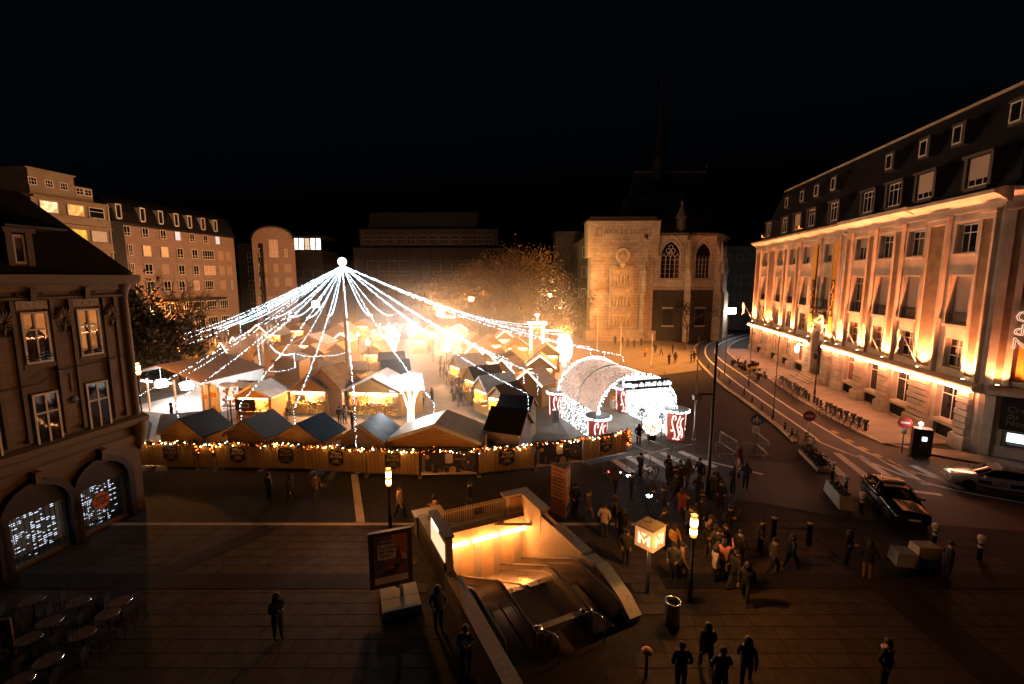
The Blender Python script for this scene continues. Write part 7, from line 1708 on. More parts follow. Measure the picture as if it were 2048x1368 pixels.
# ============================================================ PEOPLE
def body_mesh(pose, seed=0):
    """one continuous skinned figure; materials: 0 skin 1 coat 2 trousers 3 shoes"""
    J = {}; E = []; Rr = {}
    def jt(n, p, r, par=None):
        J[n] = Vector(p); Rr[n] = r
        if par: E.append((par, n))
    st = pose.get('stride', 0.0); ar = pose.get('arms', 'down'); ln = pose.get('lean', 0.0)
    jt('pel', (0,0,.93), .155); jt('bel', (0,-.01-ln*.2,1.10), .145, 'pel'); jt('che', (0,.0-ln*.5,1.30), .165, 'bel'); jt('nk', (0,-.01-ln*.8,1.47), .062, 'che'); jt('hd', (0,-.03-ln,1.60), .098, 'nk'); jt('top', (0,-.02-ln,1.71), .072, 'hd')
    for s, nm in ((-1,'L'),(1,'R')):
        f = st*s
        jt('hp'+nm, (.095*s,0,.86), .105, 'pel'); jt('kn'+nm, (.10*s,-.10*abs(f)-f*.22,.48), .066, 'hp'+nm); jt('an'+nm, (.10*s,-f*.36+.03,.10), .045, 'kn'+nm); jt('to'+nm, (.115*s,-f*.36-.15,.04), .04, 'an'+nm)
        jt('sh'+nm, (.20*s,.0-ln*.5,1.40), .075, 'che')
        if ar == 'down': el, wr = (.27*s,.03+f*.12,1.13), (.26*s,-.06+f*.22,.88)
        elif ar == 'phone': el, wr = (.26*s,-.02,1.14), (.08*s,-.27,1.20)
        elif ar == 'pocket': el, wr = (.31*s,.07,1.14), (.20*s,-.09,.95)
        elif ar == 'up': el, wr = ((.27*s,.02,1.14),(.25*s,-.10,.9)) if s > 0 else ((-.36,-.10,1.33),(-.34,-.26,1.55))
        else: el, wr = (.29*s,-.05,1.16), (.2*s,-.25,1.05)
        jt('el'+nm, el, .05, 'sh'+nm); jt('wr'+nm, wr, .034, 'el'+nm)
        d = (Vector(wr)-Vector(el)).normalized(); jt('pa'+nm, Vector(wr)+d*.085, .036, 'wr'+nm)
    me = bpy.data.meshes.new('person'); names = list(J); me.from_pydata([J[n] for n in names], [(names.index(a), names.index(b)) for a, b in E], [])
    o = bpy.data.objects.new('person', me); COL.objects.link(o)
    m = o.modifiers.new('s','SKIN'); m.use_smooth_shade = True
    for i, n in enumerate(names): me.skin_vertices[0].data[i].radius = (Rr[n]*(1.22 if n not in ('hd','top','nk') else 1.18), Rr[n]*(.9 if n in ('pel','bel','che') else 1.22)); me.skin_vertices[0].data[i].use_root = (n == 'pel')
    m2 = o.modifiers.new('u','SUBSURF'); m2.levels = 1; m2.render_levels = 1
    dg = bpy.context.evaluated_depsgraph_get(); r = bpy.data.meshes.new_from_object(o.evaluated_get(dg)); bpy.data.objects.remove(o)
    vs = [tuple(v.co) for v in r.vertices]; fs = [tuple(p.vertices) for p in r.polygons]; mi = []
    coat = pose.get('coat', .86); hands = [J['pa'+s] for s in 'LR']
    for f in fs:
        c = sum((Vector(vs[i]) for i in f), Vector())/len(f)
        if min((c-h).length for h in hands) < .075: mi.append(0)
        elif c.z < .115: mi.append(3)
        elif c.z > 1.485: mi.append(0)
        elif c.z < coat and abs(c.x) < .24: mi.append(2)
        else: mi.append(1)
    mb = MB(); mb.v = vs; mb.f = fs; mb.m = mi; mb.mi = 0
    # face and hands
    hd = J['hd']
    mb.prism([(-.018,-.035),(.018,-.035),(.008,.03),(-.008,.03)], 'y', hd.y-.125, hd.y-.09, Matrix.Translation((0,0,hd.z)))
    for s in (-1,1): mb.octa((s*.094,hd.y+.01,hd.z), .026)
    for s, nm in ((-1,'L'),(1,'R')):
        pa, wr = J['pa'+nm], J['wr'+nm]; d = (pa-wr).normalized(); sd = d.cross(Vector((0,1,0))); 
        if sd.length < .2: sd = d.cross(Vector((1,0,0)))
        sd.normalize(); cu = d.cross(sd).normalized()
        for k, L in enumerate((.062,.075,.07,.052)):
            b = pa+sd*(-.027+.018*k)+d*.015; mb.tube([b, b+d*L*.55+cu*.006, b+d*L*.9+cu*.03], [.0095,.0085,.006], 5)
        b = pa-sd*.034-d*.03; mb.tube([b, b-sd*.022+d*.03, b-sd*.018+d*.06], [.011,.01,.007], 5)
    me = mb.mesh('person', [M['skin'],M['coatblack'],M['trousers'],M['shoe']], True); me['hy'] = hd.y; me['hz'] = hd.z
    return me
POSES = [dict(stride=.0,arms='pocket',coat=.80), dict(stride=.7,arms='down',coat=.84), dict(stride=.1,arms='phone',coat=.78,lean=.04), dict(stride=-.8,arms='down',coat=.62), dict(stride=0,arms='hold',coat=.86), dict(stride=.2,arms='up',coat=.85)]
PM = [body_mesh(p) for p in POSES]
HR = {}
def hairmesh(kind):
    if kind in HR: return HR[kind]
    b = MB()
    if kind == 'cap': b.lathe([(.108,-.03),(.118,.03),(.108,.09),(.06,.135),(0,.15)], 12); b.lathe([(0,.14),(.03,.15),(.035,.18),(0,.2)], 8)
    elif kind == 'hood': b.lathe([(.13,-.14),(.135,-.02),(.125,.06),(.08,.13),(0,.15)], 12)
    elif kind == 'long': b.lathe([(.09,-.24),(.125,-.12),(.122,0),(.105,.09),(.05,.135),(0,.14)], 12)
    else: b.lathe([(.108,-.02),(.112,.04),(.1,.09),(.05,.13),(0,.135)], 12)
    HR[kind] = b.mesh('hair' if kind in ('long','short') else ('hood' if kind == 'hood' else 'hat'), M['hair'], True); return HR[kind]
rpp = random.Random(77)
def person(p, pose, rz, coat, trousers, hair, label, group=None, hairmat='hair', scale=None, extra=None):
    me = PM[pose]; o = obj('person', me, None, (p[0],p[1],p[2] if len(p) > 2 else .0), (0,0,rz)); tag(o, label, 'person', group)
    s = scale or rpp.uniform(.95,1.04); o.scale = (s,s,s)
    for i, m_ in ((1,coat),(2,trousers)): o.material_slots[i].link = 'OBJECT'; o.material_slots[i].material = M[m_]
    h = obj('hair' if hair in ('long','short') else ('hood' if hair == 'hood' else 'hat'), hairmesh(hair), o, (0, me['hy']+.018, me['hz']+.025))
    h.material_slots[0].link = 'OBJECT'; h.material_slots[0].material = M[hairmat]
    if extra == 'scarf': b = MB(); b.tube([(.085*math.cos(2*PI*k/10),-.02+.085*math.sin(2*PI*k/10),1.48) for k in range(10)], .04, 6, True); obj('scarf', b.mesh('scarf', M['coatcream'], True), o)
    if extra == 'bag': b = MB(); b.bx(.24,.34,-.12,.16,.72,1.0); b.tube([(.29,0,1.0),(.1,-.12,1.42),(-.1,0,1.45)], .012, 4); obj('shoulder_bag', b.mesh('shoulder_bag', M['coatbrown']), o)
    if extra == 'furcollar':
        b = MB(); b.tube([(.13*math.cos(2*PI*k/12),.0+.13*math.sin(2*PI*k/12),1.43) for k in range(12)], .04, 6, True); obj('fur_collar', b.mesh('fur_collar', M['coatcream'], True), o)
    if extra == 'cup': b = MB(); b.lathe([(.03,0),(.04,.11),(0,.11)], 8, (.08,-.37,1.12)); obj('paper_cup', b.mesh('paper_cup', M['white']), o)
    return o
def phone(x, y, z, label, rz=0):
    b = MB(); b.bx(-.04,.04,-.006,.006,-.075,.075); o = obj('phone', b.mesh('phone', M['plastic']), None, (x,y,z), (-.7,0,rz)); tag(o, label, 'phone'); b = MB(); b.bx(-.034,.034,.0065,.009,-.066,.066); obj('screen', b.mesh('screen', M['phonescreen']), o)
CO = ['coatblack','coatgrey','coatnavy','coatbrown','coatblack','coatolive','coatblack']; TRO = ['trousers','jeans','trousers','coatgrey']
# crowd round the right hand lamp, each described by what stands out
CROWD = [((1208,1075),0,2.6,'coatcream','jeans','cap','person in a pale coat left of the M cube'),((1243,1078),4,3.2,'coatblack','trousers','long','long haired person in black directly left of the M cube'),((1176,1040),1,1.0,'coatbrown','trousers2','short','person in tan trousers just right of the triangular totem'),((1150,1028),0,.4,'coatblack','trousers','cap','dark figure behind the triangular totem'),
 ((1345,1115),4,.4,'coatamber','trousers','long','person in an amber jacket lit by the lamp post, on its left'),((1362,1160),1,1.2,'coattan','trousers','short','tall person in a tan coat right beside the lamp post'),((1420,1100),2,3.6,'coatamber','jeans','cap','person in a glowing orange jacket right of the lamp post'),((1445,1155),5,2.8,'coatpink','jeans','long','person in a pink jacket raising one arm in the crowd'),((1428,1165),0,1.4,'coatcream','trousers','hood','person in a cream jacket beside the pink jacketed one'),((1468,1180),3,2.0,'coatblack','jeans','short','person in dark coat stepping out at the right of the crowd'),((1490,1205),1,-.6,'coatblack','trousers','hood','hooded figure striding behind the stepping one'),
 ((1325,1085),0,.9,'coatblack','trousers','short','dark figure between the M cube and the lamp post'),((1380,1075),1,3.0,'coatgrey','trousers','cap','grey figure behind the lamp post'),((1300,1020),2,.2,'coatblack','jeans','long','dark figure behind the M cube'),((1350,1000),1,1.6,'coatolive','trousers','short','olive coated person near the road edge behind the cube'),((1395,1010),0,2.2,'coatnavy','jeans','hood','navy hooded person at the foot of the tall street mast'),((1440,1020),4,-.4,'coatblack','trousers','cap','capped person beside the bicycle in the crowd'),((1362,1040),3,2.4,'coatred','jeans','long','person in a dull red coat in the middle of the crowd'),((1262,1000),0,1.4,'coatblack','trousers','short','dark figure behind and left of the M cube'),((1230,985),1,2.6,'coatgrey','trousers','hood','grey hooded walker nearest the barriers'),
 ((1335,960),0,.4,'coatblack','trousers','cap','dark capped person at the crossing in front of the barriers'),((1398,970),1,-1.2,'coatblack','jeans','short','dark walker on the road left of the tall street mast'),((1545,1150),1,1.3,'coatgrey','trousers','short','faint grey walker right of the crowd'),((1580,1140),3,1.6,'coatblack','jeans','hood','hooded walker farthest right of the crowd'),((1520,1105),0,.6,'coatolive','trousers','cap','capped person near the dark bollard'),
 ((1280,955),0,1.9,'coatblack','trousers','cap','person with a bicycle wheel by the barrier corner')]
for k, ((px,py), po, rz, co, tr, hr, l) in enumerate(CROWD):
    p = at(px,py,0); person(p, po, rz, co, tr, hr, l, 'people gathered near the metro sign', extra=(None,'bag','scarf',None,'bag')[k % 5])
for k in range(26):
    px, py = rpp.gauss(1345,75), rpp.uniform(955,1165)
    if px < 1215 or abs(px-1297) < 26 or abs(px-1390) < 14 or px > 1500: px = 1420+rpp.uniform(-40,50)
    person(at(px,py,0), k % 5, rpp.uniform(0,6.28), CO[(0,0,2,1,0,5)[k % 6]], TRO[k % 4], ('cap','short','long','hood')[k % 4], 'dark figure deep in the crowd between the M cube and the street mast', 'dark crowd by the metro sign')
SING = [((1690,1135),2,.6,'coatblack','trousers','hood','hooded person looking at a lit phone on the right pavement',None),((1733,1160),0,2.4,'coatblack','trousers2','long','long haired person facing the one with the phone',None),((1892,1160),0,1.2,'coatblack','trousers','short','dark figure right of the pale concrete block',None),((1765,1382),0,.5,'coatblack','trousers','short','person with a pale fur collar at the bottom right edge','furcollar'),
 ((1360,1385),0,PI,'coatblack','trousers','short','leftmost of the back turned figures at the bottom edge',None),((1412,1345),1,PI,'coatblack','trousers','long','tallest dark figure at the bottom edge right of the mushroom bollard',None),((1440,1400),4,PI,'coatblack','trousers','short','round headed dark figure nearest the camera at the bottom','bag'),((1490,1375),3,2.6,'coatgrey','trousers','hood','faint striding figure right of the bottom group',None),
 ((877,1258),4,.3,'jacketblue','trousers','hood','person in a blue body warmer and pale sleeves beside the metro wall',None),((932,1345),2,.2,'coatblack','trousers','cap','person with a cream scarf reading a phone at the metro wall end','scarf'),((557,1278),2,1.0,'coatblack','trousers','hood','lone dark figure with a phone on the left plaza',None),
 ((540,1002),0,2.6,'coatgrey','trousers','short','faint pedestrian before the fence, left one of a pair',None),((583,1008),1,1.2,'coatblack','trousers','hood','faint pedestrian before the fence, right one of a pair',None),((632,1005),4,1.2,'coatbrown','jeans','cap','pale carrying walker before the fence by the granite path','bag'),((800,1036),1,1.3,'coattan','trousers','short','walker in tan just right of the near lamp post',None),((872,1050),2,-1.2,'coattan','trousers','hood','walker in tan behind the metro railing',None),((940,1020),1,1.0,'coatblack','jeans','cap','walker with phone glow beyond the metro railing',None),
 ((1277,892),0,3.0,'coatblack','trousers','long','person in a long black coat waiting before the tunnel by the barriers',None),((1290,714),0,.6,'coatorange','trousers','short','person in a bright orange jacket on the memorial square',None),((1477,938),1,.4,'coatred','trousers2','short','cyclist in red waiting on the crossing road',None)]
for (px,py), po, rz, co, tr, hr, l, ex in SING: person(at(px,py,0), po, rz, co, tr, hr, l, None, extra=ex)
for k, (px, py, l) in enumerate(((1310,706,'dark figure'),(1322,712,''),(1345,708,''),(1350,727,''),(1338,729,''),(1382,726,''),(1388,724,''),(1268,697,''),(1255,694,''),(1282,692,''),(1230,690,''),(1244,692,''),(1370,700,''))):
    person(at(px,py,.05), k % 5, k*.9, CO[k % 7], TRO[k % 4], ('cap','short','long','hood')[k % 4], 'dark figure standing on the far memorial square', 'people on the memorial square')
for k in range(46):
    t_ = rpp.random(); px = 930-70*t_+rpp.uniform(-28,40)*(1-.5*t_); py = 815-130*t_
    person(at(px,py,0), k % 5, rpp.uniform(0,6.28), CO[rpp.randrange(7)], TRO[rpp.randrange(4)], ('cap','short','long','hood')[k % 4], 'visitor strolling up the busy market alley', 'visitors in the market alley')
for k, (px, py, l) in enumerate(((680,850,'visitor in dark clothes at the corner of the icicle chalet'),(690,848,'visitor beside the dark fir between two lit chalets'),(705,862,'visitor with pale bag behind the dark blue roofed chalet'),(845,812,'white clad visitor right of the largest light tree'),(865,806,'dark hooded visitor right of the largest light tree'),(345,842,'dark visitor in front of the marquee'))):
    person(at(px,py,0), (0,2,4,1,2,0)[k], k*1.1, ['coatblack','coatgrey','coatblack','coatcream','coatblack','coatblack'][k], 'jeans', ('cap','long','hood')[k % 3], l, None)
# ============================================================ CARS
def car(name, label, c, heading, paint, roofpaint=None, bar=False, hatch=False, police=False, cat='car'):
    t = thing(name, label, cat, (c[0],c[1],.004), heading)
    # loft of stations along x (front +x): (x, half width, z bottom, z belt, z deck)
    S = [(2.28,.55,.34,.52,.58),(2.2,.76,.24,.62,.68),(1.9,.86,.2,.68,.76),(1.2,.89,.2,.74,.90),(.75,.90,.2,.80,.97),(0,.91,.2,.84,.99),(-.9,.91,.2,.86,1.0),(-1.5,.89,.2,.87,1.0),(-2.0,.85,.24,.86,.98),(-2.22,.74,.32,.80,.92),(-2.28,.6,.4,.7,.8)]
    def ring(x, hw, zb, zl, zd): return [(x,-hw*.86,zb),(x,-hw,zb+.14),(x,-hw*1.0,zl),(x,-hw*.9,zd-.015),(x,-hw*.45,zd+.015),(x,hw*.45,zd+.015),(x,hw*.9,zd-.015),(x,hw*1.0,zl),(x,hw,zb+.14),(x,hw*.86,zb)]
    b = MB(); m = 10; rs = [ring(*q) for q in S]; vs = [p for r in rs for p in r]; fs = []
    for i in range(len(S)-1):
        for k in range(m): fs.append((i*m+k, i*m+(k+1) % m, (i+1)*m+(k+1) % m, (i+1)*m+k))
    fs.append(tuple(range(m))[::-1]); fs.append(tuple((len(S)-1)*m+k for k in range(m))); b.add(vs, fs); body = obj('body', b.mesh('body', M[paint], True), t)
    # greenhouse: glass band and roof
    rear = -2.0 if hatch else -1.62
    G_ = [(1.02,.72,.93),(.35,.62,1.36),(-.2,.60,1.44),(-.9,.60,1.43),(-1.35 if hatch else -1.1,.58,1.36),(rear,.66,.96)]
    b = MB(); vs = []; fs = []
    for x, hw, z in G_:
        zb = .93; hb = .80
        vs += [(x,-hb if z > 1 else -hw,zb),(x,-hw,z-.03),(x,0,z),(x,hw,z-.03),(x,hb if z > 1 else hw,zb)]
    for i in range(len(G_)-1):
        for k in range(4): fs.append((i*5+k,i*5+k+1,(i+1)*5+k+1,(i+1)*5+k))
    b.add(vs, fs); obj('glasshouse', b.mesh('glasshouse', M['carglass'], True), t)
    b = MB(); R2 = [(.36,.60,1.375),(-.2,.585,1.455),(-.9,.585,1.445),(G_[4][0],.56,1.375)]
    for (x0,h0,z0),(x1,h1,z1) in zip(R2,R2[1:]): b.add([(x0,-h0,z0),(x0,0,z0+.02),(x0,h0,z0),(x1,-h1,z1),(x1,0,z1+.02),(x1,h1,z1)],[(0,3,4,1),(1,4,5,2)])
    obj('roof_skin', b.mesh('roof_skin', M[roofpaint or paint], True), t)
    for s in (-1,1):
        b = MB(); b.tube([(1.02,s*.77,.95),(.35,s*.66,1.36),(-.2,s*.62,1.43),(-.9,s*.62,1.42),(G_[4][0],s*.6,1.35),(rear,s*.70,.97)], .03, 5); obj('roof_rail', b.mesh('roof_rail', M[paint]), t)
        b = MB(); b.tube([(-.15,s*.85,.95),(-.2,s*.63,1.42)], .035, 5); obj('door_pillar', b.mesh('door_pillar', M['plastic']), t)
        b = MB(); b.box((.72,s*1.0,1.0),(.14,.2,.14)); obj('mirror', b.mesh('mirror', M[paint]), t)
        b = MB(); b.prism([(2.12,.52),(2.22,.56),(1.95,.72),(1.75,.74),(1.8,.62)], 'y', s*.62-.17, s*.62+.17); obj('headlight', b.mesh('headlight', M['headlamp']), t)
        b = MB(); b.box((-2.2,s*.66,.78),(.1,.3,.16)); obj('tail_light', b.mesh('tail_light', M['taillamp']), t)
        b = MB(); b.box((-.45,s*.915,.72),(.16,.02,.03)); obj('door_handle', b.mesh('door_handle', M['plastic']), t)
        b = MB(); b.bx(-2.0,2.0,s*.905-.012,s*.905+.012,.24,.34); obj('sill_trim', b.mesh('sill_trim', M['plastic']), t)
        for x in (1.38,-1.38):
            Mw = Matrix.Translation((x,s*.82,.33)) @ Matrix.Rotation(PI/2,4,'X'); b = MB(); b.lathe([(.2,-.11),(.31,-.11),(.335,-.06),(.335,.06),(.31,.11),(.2,.11)], 20, (0,0,0), Mw); w_ = obj('wheel', b.mesh('wheel', M['rubber'], True), t)
            b = MB(); b.lathe([(0,-.1),(.2,-.09),(.2,.09),(0,.1)], 16, (0,0,0), Mw)
            obj('rim', b.mesh('rim', M['steel']), w_)
    b = MB(); b.bx(2.22,2.3,-.4,.4,.36,.54); obj('grille', b.mesh('grille', M['plastic']), t)
    b = MB(); b.bx(2.295,2.31,-.26,.26,.4,.5); obj('number_plate', b.mesh('number_plate', M['white']), t)
    if bar:
        b = MB(); b.bx(-.32,-.08,-.52,.52,1.48,1.58); obj('light_bar', b.mesh('light_bar', M['barlens']), t)
    if police:
        for s in (-1,1):
            b = MB(); b.bx(-1.0,1.0,s*.922-.006,s*.922+.006,.50,.74); st = obj('side_stripe', b.mesh('side_stripe', M['policeblue' if not hatch else 'policeblue']), t)
            text('lettering', 'POLICE', .24, M['white'], st, (0,s*.932,.62), (PI/2,0,PI if s > 0 else 0), ext=.003, offset=.006)
    return t
car('police_car','white police car with blue side stripe parked below the bank corner', (29.5,27.0), R(151), 'carwhite', None, True, False, True, 'police car')
car('dark_car','dark glossy patrol hatchback parked nose towards the camera beside the crossing', (21.35,24.6), R(-107), 'cardark', None, True, True, True)
# ============================================================ TWO WHEELERS
def bicycle(p, rz, label, group='docked hire bicycles', basket=True, mat='bikegrey'):
    t = thing('bicycle', label, 'bicycle', (p[0],p[1],p[2]), rz, group); r = .33
    for x in (-.52,.52):
        b = MB(); b.tube([(x+r*math.cos(2*PI*k/20),0,r+.02+r*math.sin(2*PI*k/20)) for k in range(20)], .022, 5, True); w_ = obj('wheel', b.mesh('wheel', M['rubber'], True), t)
        b = MB()
        for k in range(7): a = PI*k/7; b.tube([(x-r*math.cos(a),0,r+.02-r*math.sin(a)),(x+r*math.cos(a),0,r+.02+r*math.sin(a))], .004, 3)
        o = obj('spokes', b.mesh('spokes', M['steel']), w_); o['kind'] = 'stuff'
    b = MB(); b.tube([(-.52,0,.35),(-.08,0,.3),(.36,0,.72),(-.2,0,.62),(-.08,0,.3)], .022, 5); b.tube([(-.52,0,.35),(-.2,0,.62),(-.24,0,.92)], .018, 5); b.tube([(.52,0,.35),(.36,0,.72),(.32,0,1.02)], .022, 5); obj('frame', b.mesh('frame', M[mat]), t)
    b = MB(); b.tube([(.26,-.3,1.06),(.36,-.12,1.04),(.36,.12,1.04),(.26,.3,1.06)], .018, 5); obj('handlebar', b.mesh('handlebar', M['iron']), t)
    b = MB(); b.prism([(-.4,-.08),(-.12,-.02),(-.12,.02),(-.4,.08)], 'z', .92, .98); obj('saddle', b.mesh('saddle', M['rubber']), t)
    if basket: b = MB(); b.prism([(.4,.72),(.66,.78),(.7,1.0),(.42,.98)], 'y', -.16, .16); obj('basket', b.mesh('basket', M['iron']), t)
    for x, l in ((-.52,1),(.52,1)):
        b = MB(); b.tube([(x+(r+.035)*math.cos(a),0,r+.02+(r+.035)*math.sin(a)) for a in [.2+k*.35 for k in range(8)]], .024, 4); obj('mudguard', b.mesh('mudguard', M[mat]), t)
    return t
DA, DB = Vector((31.35,56.0)), Vector((28.35,36.6)); dd = (DB-DA); dl = dd.length; dd.normalize()
post = MB(); post.prism([(-.09,0),(.09,0),(.09,.72),(.04,.82),(-.09,.82)], 'x', -.07, .07); pmh = post.mesh('dock_post', M['plastic'])
bk0 = None; sta = [0,1,2,3,4,5,6,7,8,14,15,16,17,18,19,20]
nD = 21; dd_a = math.atan2(dd.y,dd.x)
for k in range(nD):
    s = 1.0+k*(dl-2)/(nD-1); q = DA+dd*s
    # keep to the pavement edge
    rk = min(RK2, key=lambda r: abs(r[1]-q.y)); x = rk[0]+.75
    t = thing('docking_post', 'black docking post in the row of hire bikes before the bank', 'bike dock', (x,q.y,.11), dd_a, 'bike docking posts'); obj('dock_post', pmh, t); b = MB(); b.box((0,0,.84),(.1,.16,.03)); obj('dock_light', b.mesh('dock_light', M['steel']), t)
    if k in sta:
        lab = 'hire bicycle docked in the row along the bank kerb'
        if bk0 is None: bk0 = bicycle((x-.55,q.y+.05,.06), R(8), lab)
        else: copy_tree(bk0, (x-.55+rpp.uniform(-.1,.1),q.y+.05,.06), R(8)+rpp.uniform(-.12,.12))
bicycle((*at(1462,1040,0)[:2],0), R(205), 'lone bicycle leaning at the road edge in the crowd', None, False, 'iron'); bicycle((*at(1300,958,0)[:2],0), R(35), 'bicycle held at the barrier corner', None, False, 'iron'); bicycle((*at(1478,942,0)[:2],0), R(80), 'bicycle with pale panniers under the cyclist in red', None, True, 'iron'); bicycle((*at(1603,888,0)[:2],0), R(150), 'bicycle chained to the near no entry sign', None, False, 'iron')
bicycle((31.9,59.8,.06), R(10), 'bicycle parked between the motorbike and the docks', None, True, 'bikegrey')
def scooter(p, rz, label, mat, box=False):
    t = thing('motor_scooter', label, 'motorbike', (p[0],p[1],p[2]), rz, 'motorbikes by the bank kerb')
    for x in (-.6,.62): b = MB(); b.lathe([(.1,-.06),(.25,-.07),(.27,0),(.25,.07),(.1,.06)], 16, (0,0,0), Matrix.Translation((x,0,.27)) @ Matrix.Rotation(PI/2,4,'X')); obj('wheel', b.mesh('wheel', M['rubber'], True), t)
    b = MB(); b.prism([(-.85,.5),(-.2,.35),(-.1,.3),(.35,.3),(.42,.75),(.5,.95),(.42,.98),(.28,.42),(-.05,.4),(-.15,.7),(-.85,.78)], 'y', -.16, .16); obj('body', b.mesh('body', M[mat], False), t)
    b = MB(); b.prism([(-.8,.79),(-.1,.72),(-.1,.8),(-.75,.9)], 'y', -.14, .14); obj('saddle', b.mesh('saddle', M['rubber']), t)
    b = MB(); b.tube([(.62,0,.3),(.45,0,1.0),(.42,0,1.05)], .035, 6); b.tube([(.36,-.33,1.08),(.42,0,1.05),(.36,.33,1.08)], .018, 5); obj('fork', b.mesh('fork', M['iron']), t)
    b = MB(); b.lathe([(0,0),(.09,.0),(.1,.06),(0,.1)], 10, (0,0,0), Matrix.Translation((.5,0,.95)) @ Matrix.Rotation(PI/2,4,'Y')); obj('headlight', b.mesh('headlight', M['headlamp']), t)
    for s in (-1,1): b = MB(); b.tube([(.38,s*.25,1.08),(.36,s*.32,1.25)], .01, 4); b.box((.36,s*.33,1.28),(.02,.12,.08)); obj('mirror', b.mesh('mirror', M['iron']), t)
    if box: b = MB(); b.bx(-1.05,-.5,-.27,.27,.88,1.35); obj('delivery_box', b.mesh('delivery_box', M['plastic']), t)
scooter((33.0,67.5,0), R(20), 'dark motorbike with screen, left end of the parked motorbikes', 'iron'); scooter((33.3,66.0,0), R(15), 'second dark motorbike next to the left end one', 'cardark'); scooter((32.9,63.2,0), R(165), 'yellow delivery scooter with black box', 'scootyellow', True); scooter((33.1,64.4,0), R(165), 'dark scooter touching the yellow delivery scooter', 'plastic', True); scooter((31.9,58.2,0), R(20), 'dark motorbike alone at the end of the painted bays', 'iron')
# ============================================================ SIGNS AND STREET FURNITURE
def round_sign(p, h, label, kind, rz=0):
    t = thing('road_sign', label, 'road sign', (p[0],p[1],0), rz); b = MB(); b.tube([(0,0,0),(0,0,h+.38)], .04, 6); obj('post', b.mesh('post', M['steel'], True), t)
    Md = Matrix.Translation((0,-.05,h)) @ Matrix.Rotation(PI/2,4,'X'); b = MB(); b.lathe([(.40,-.012),(.42,0),(.40,.012),(0,.012)], 28, (0,0,0), Md); d = obj('disc', b.mesh('disc', M['signred' if kind == 'noentry' else 'signblue']), t)
    b = MB(); b.lathe([(.40,-.012),(0,-.012)], 28, (0,0,0), Md); obj('disc_back', b.mesh('disc_back', M['steel']), d)
    if kind == 'noentry': b = MB(); b.bx(-.27,.27,-.085,-.064,h-.07,h+.07); obj('white_bar', b.mesh('white_bar', M['white']), d)
    else:
        b = MB(); b.bx(-.05,.05,-.085,-.064,h-.25,h+.25); b.prism([(-.2,h-.06),(.0,h+.3),(.2,h-.06),(.1,h-.06),(0,h+.1),(-.1,h-.06)], 'y', -.084, -.064); b.bx(-.25,-.17,-.083,-.064,h-.2,h+.1); b.bx(.17,.25,-.083,-.064,h-.2,h+.1); o = obj('white_arrows', b.mesh('white_arrows', M['white']), d); o['kind'] = 'stuff'
        b = MB(); b.bx(-.22,.22,-.07,-.045,h-.95,h-.48); pl_ = obj('plate', b.mesh('plate', M['white']), t); b = MB(); b.bx(-.02,.02,-.08,-.071,h-.9,h-.52); obj('plate_bar', b.mesh('plate_bar', M['signblue']), pl_)
    if kind == 'noentry' and p[0] > 27: b = MB(); b.bx(-.16,.16,-.07,-.045,h-.85,h-.5); pl_ = obj('plate', b.mesh('plate', M['white']), t)
round_sign(at(1614,885,0), 2.15, 'no entry sign on the left side of the street, before the hire bikes', 'noentry', R(-25)); round_sign(at(1803,905,0), 2.3, 'no entry sign with small plate beside the black kiosk', 'noentry', R(-30))
round_sign(at(1509,905,0), 2.5, 'blue white direction disc with plate on the dark junction', 'arrow', R(-22)); 
ap = at(1470,1000,0); rs2 = thing('road_sign','round sign seen edge on above the junction, near the cyclist','road sign',(ap.x,ap.y,0),R(70)); b = MB(); b.tube([(0,0,0),(0,0,2.4)], .04, 6); obj('post', b.mesh('post', M['steel']), rs2); b = MB(); b.lathe([(.34,-.012),(.36,0),(.34,.012),(0,.012)], 24, (0,0,0), Matrix.Translation((0,-.05,2.15)) @ Matrix.Rotation(PI/2,4,'X')); obj('disc', b.mesh('disc', M['signred']), rs2)
ki = thing('kiosk','black pavement kiosk with small glowing screen and top lamp','kiosk',(*at(1838,912,0)[:2],.11),R(-28)); b = MB(); b.prism([(-.55,-.4),(.55,-.4),(.5,.4),(-.5,.4)], 'z', 0, 2.0); obj('body', b.mesh('body', M['plastic']), ki); b = MB(); b.bx(-.05,.22,-.43,-.402,1.15,1.45); obj('screen', b.mesh('screen', M['phonescreen']), ki); b = MB(); b.bx(-.2,.3,-.43,-.402,.7,1.05); obj('printed_panel', b.mesh('printed_panel', M['coatbrown']), ki); b = MB(); b.lathe([(0,-.12),(.12,-.06),(.13,.05),(0,.12)], 10, (-.1,0,2.3)); b.tube([(-.1,0,2.0),(-.1,0,2.2)], .04, 5); obj('top_lamp', b.mesh('top_lamp', M['bulb2']), ki); lamp('kiosk_lamp', (-.1,-.3,2.35), 45, (1,.92,.85), .12, ki)
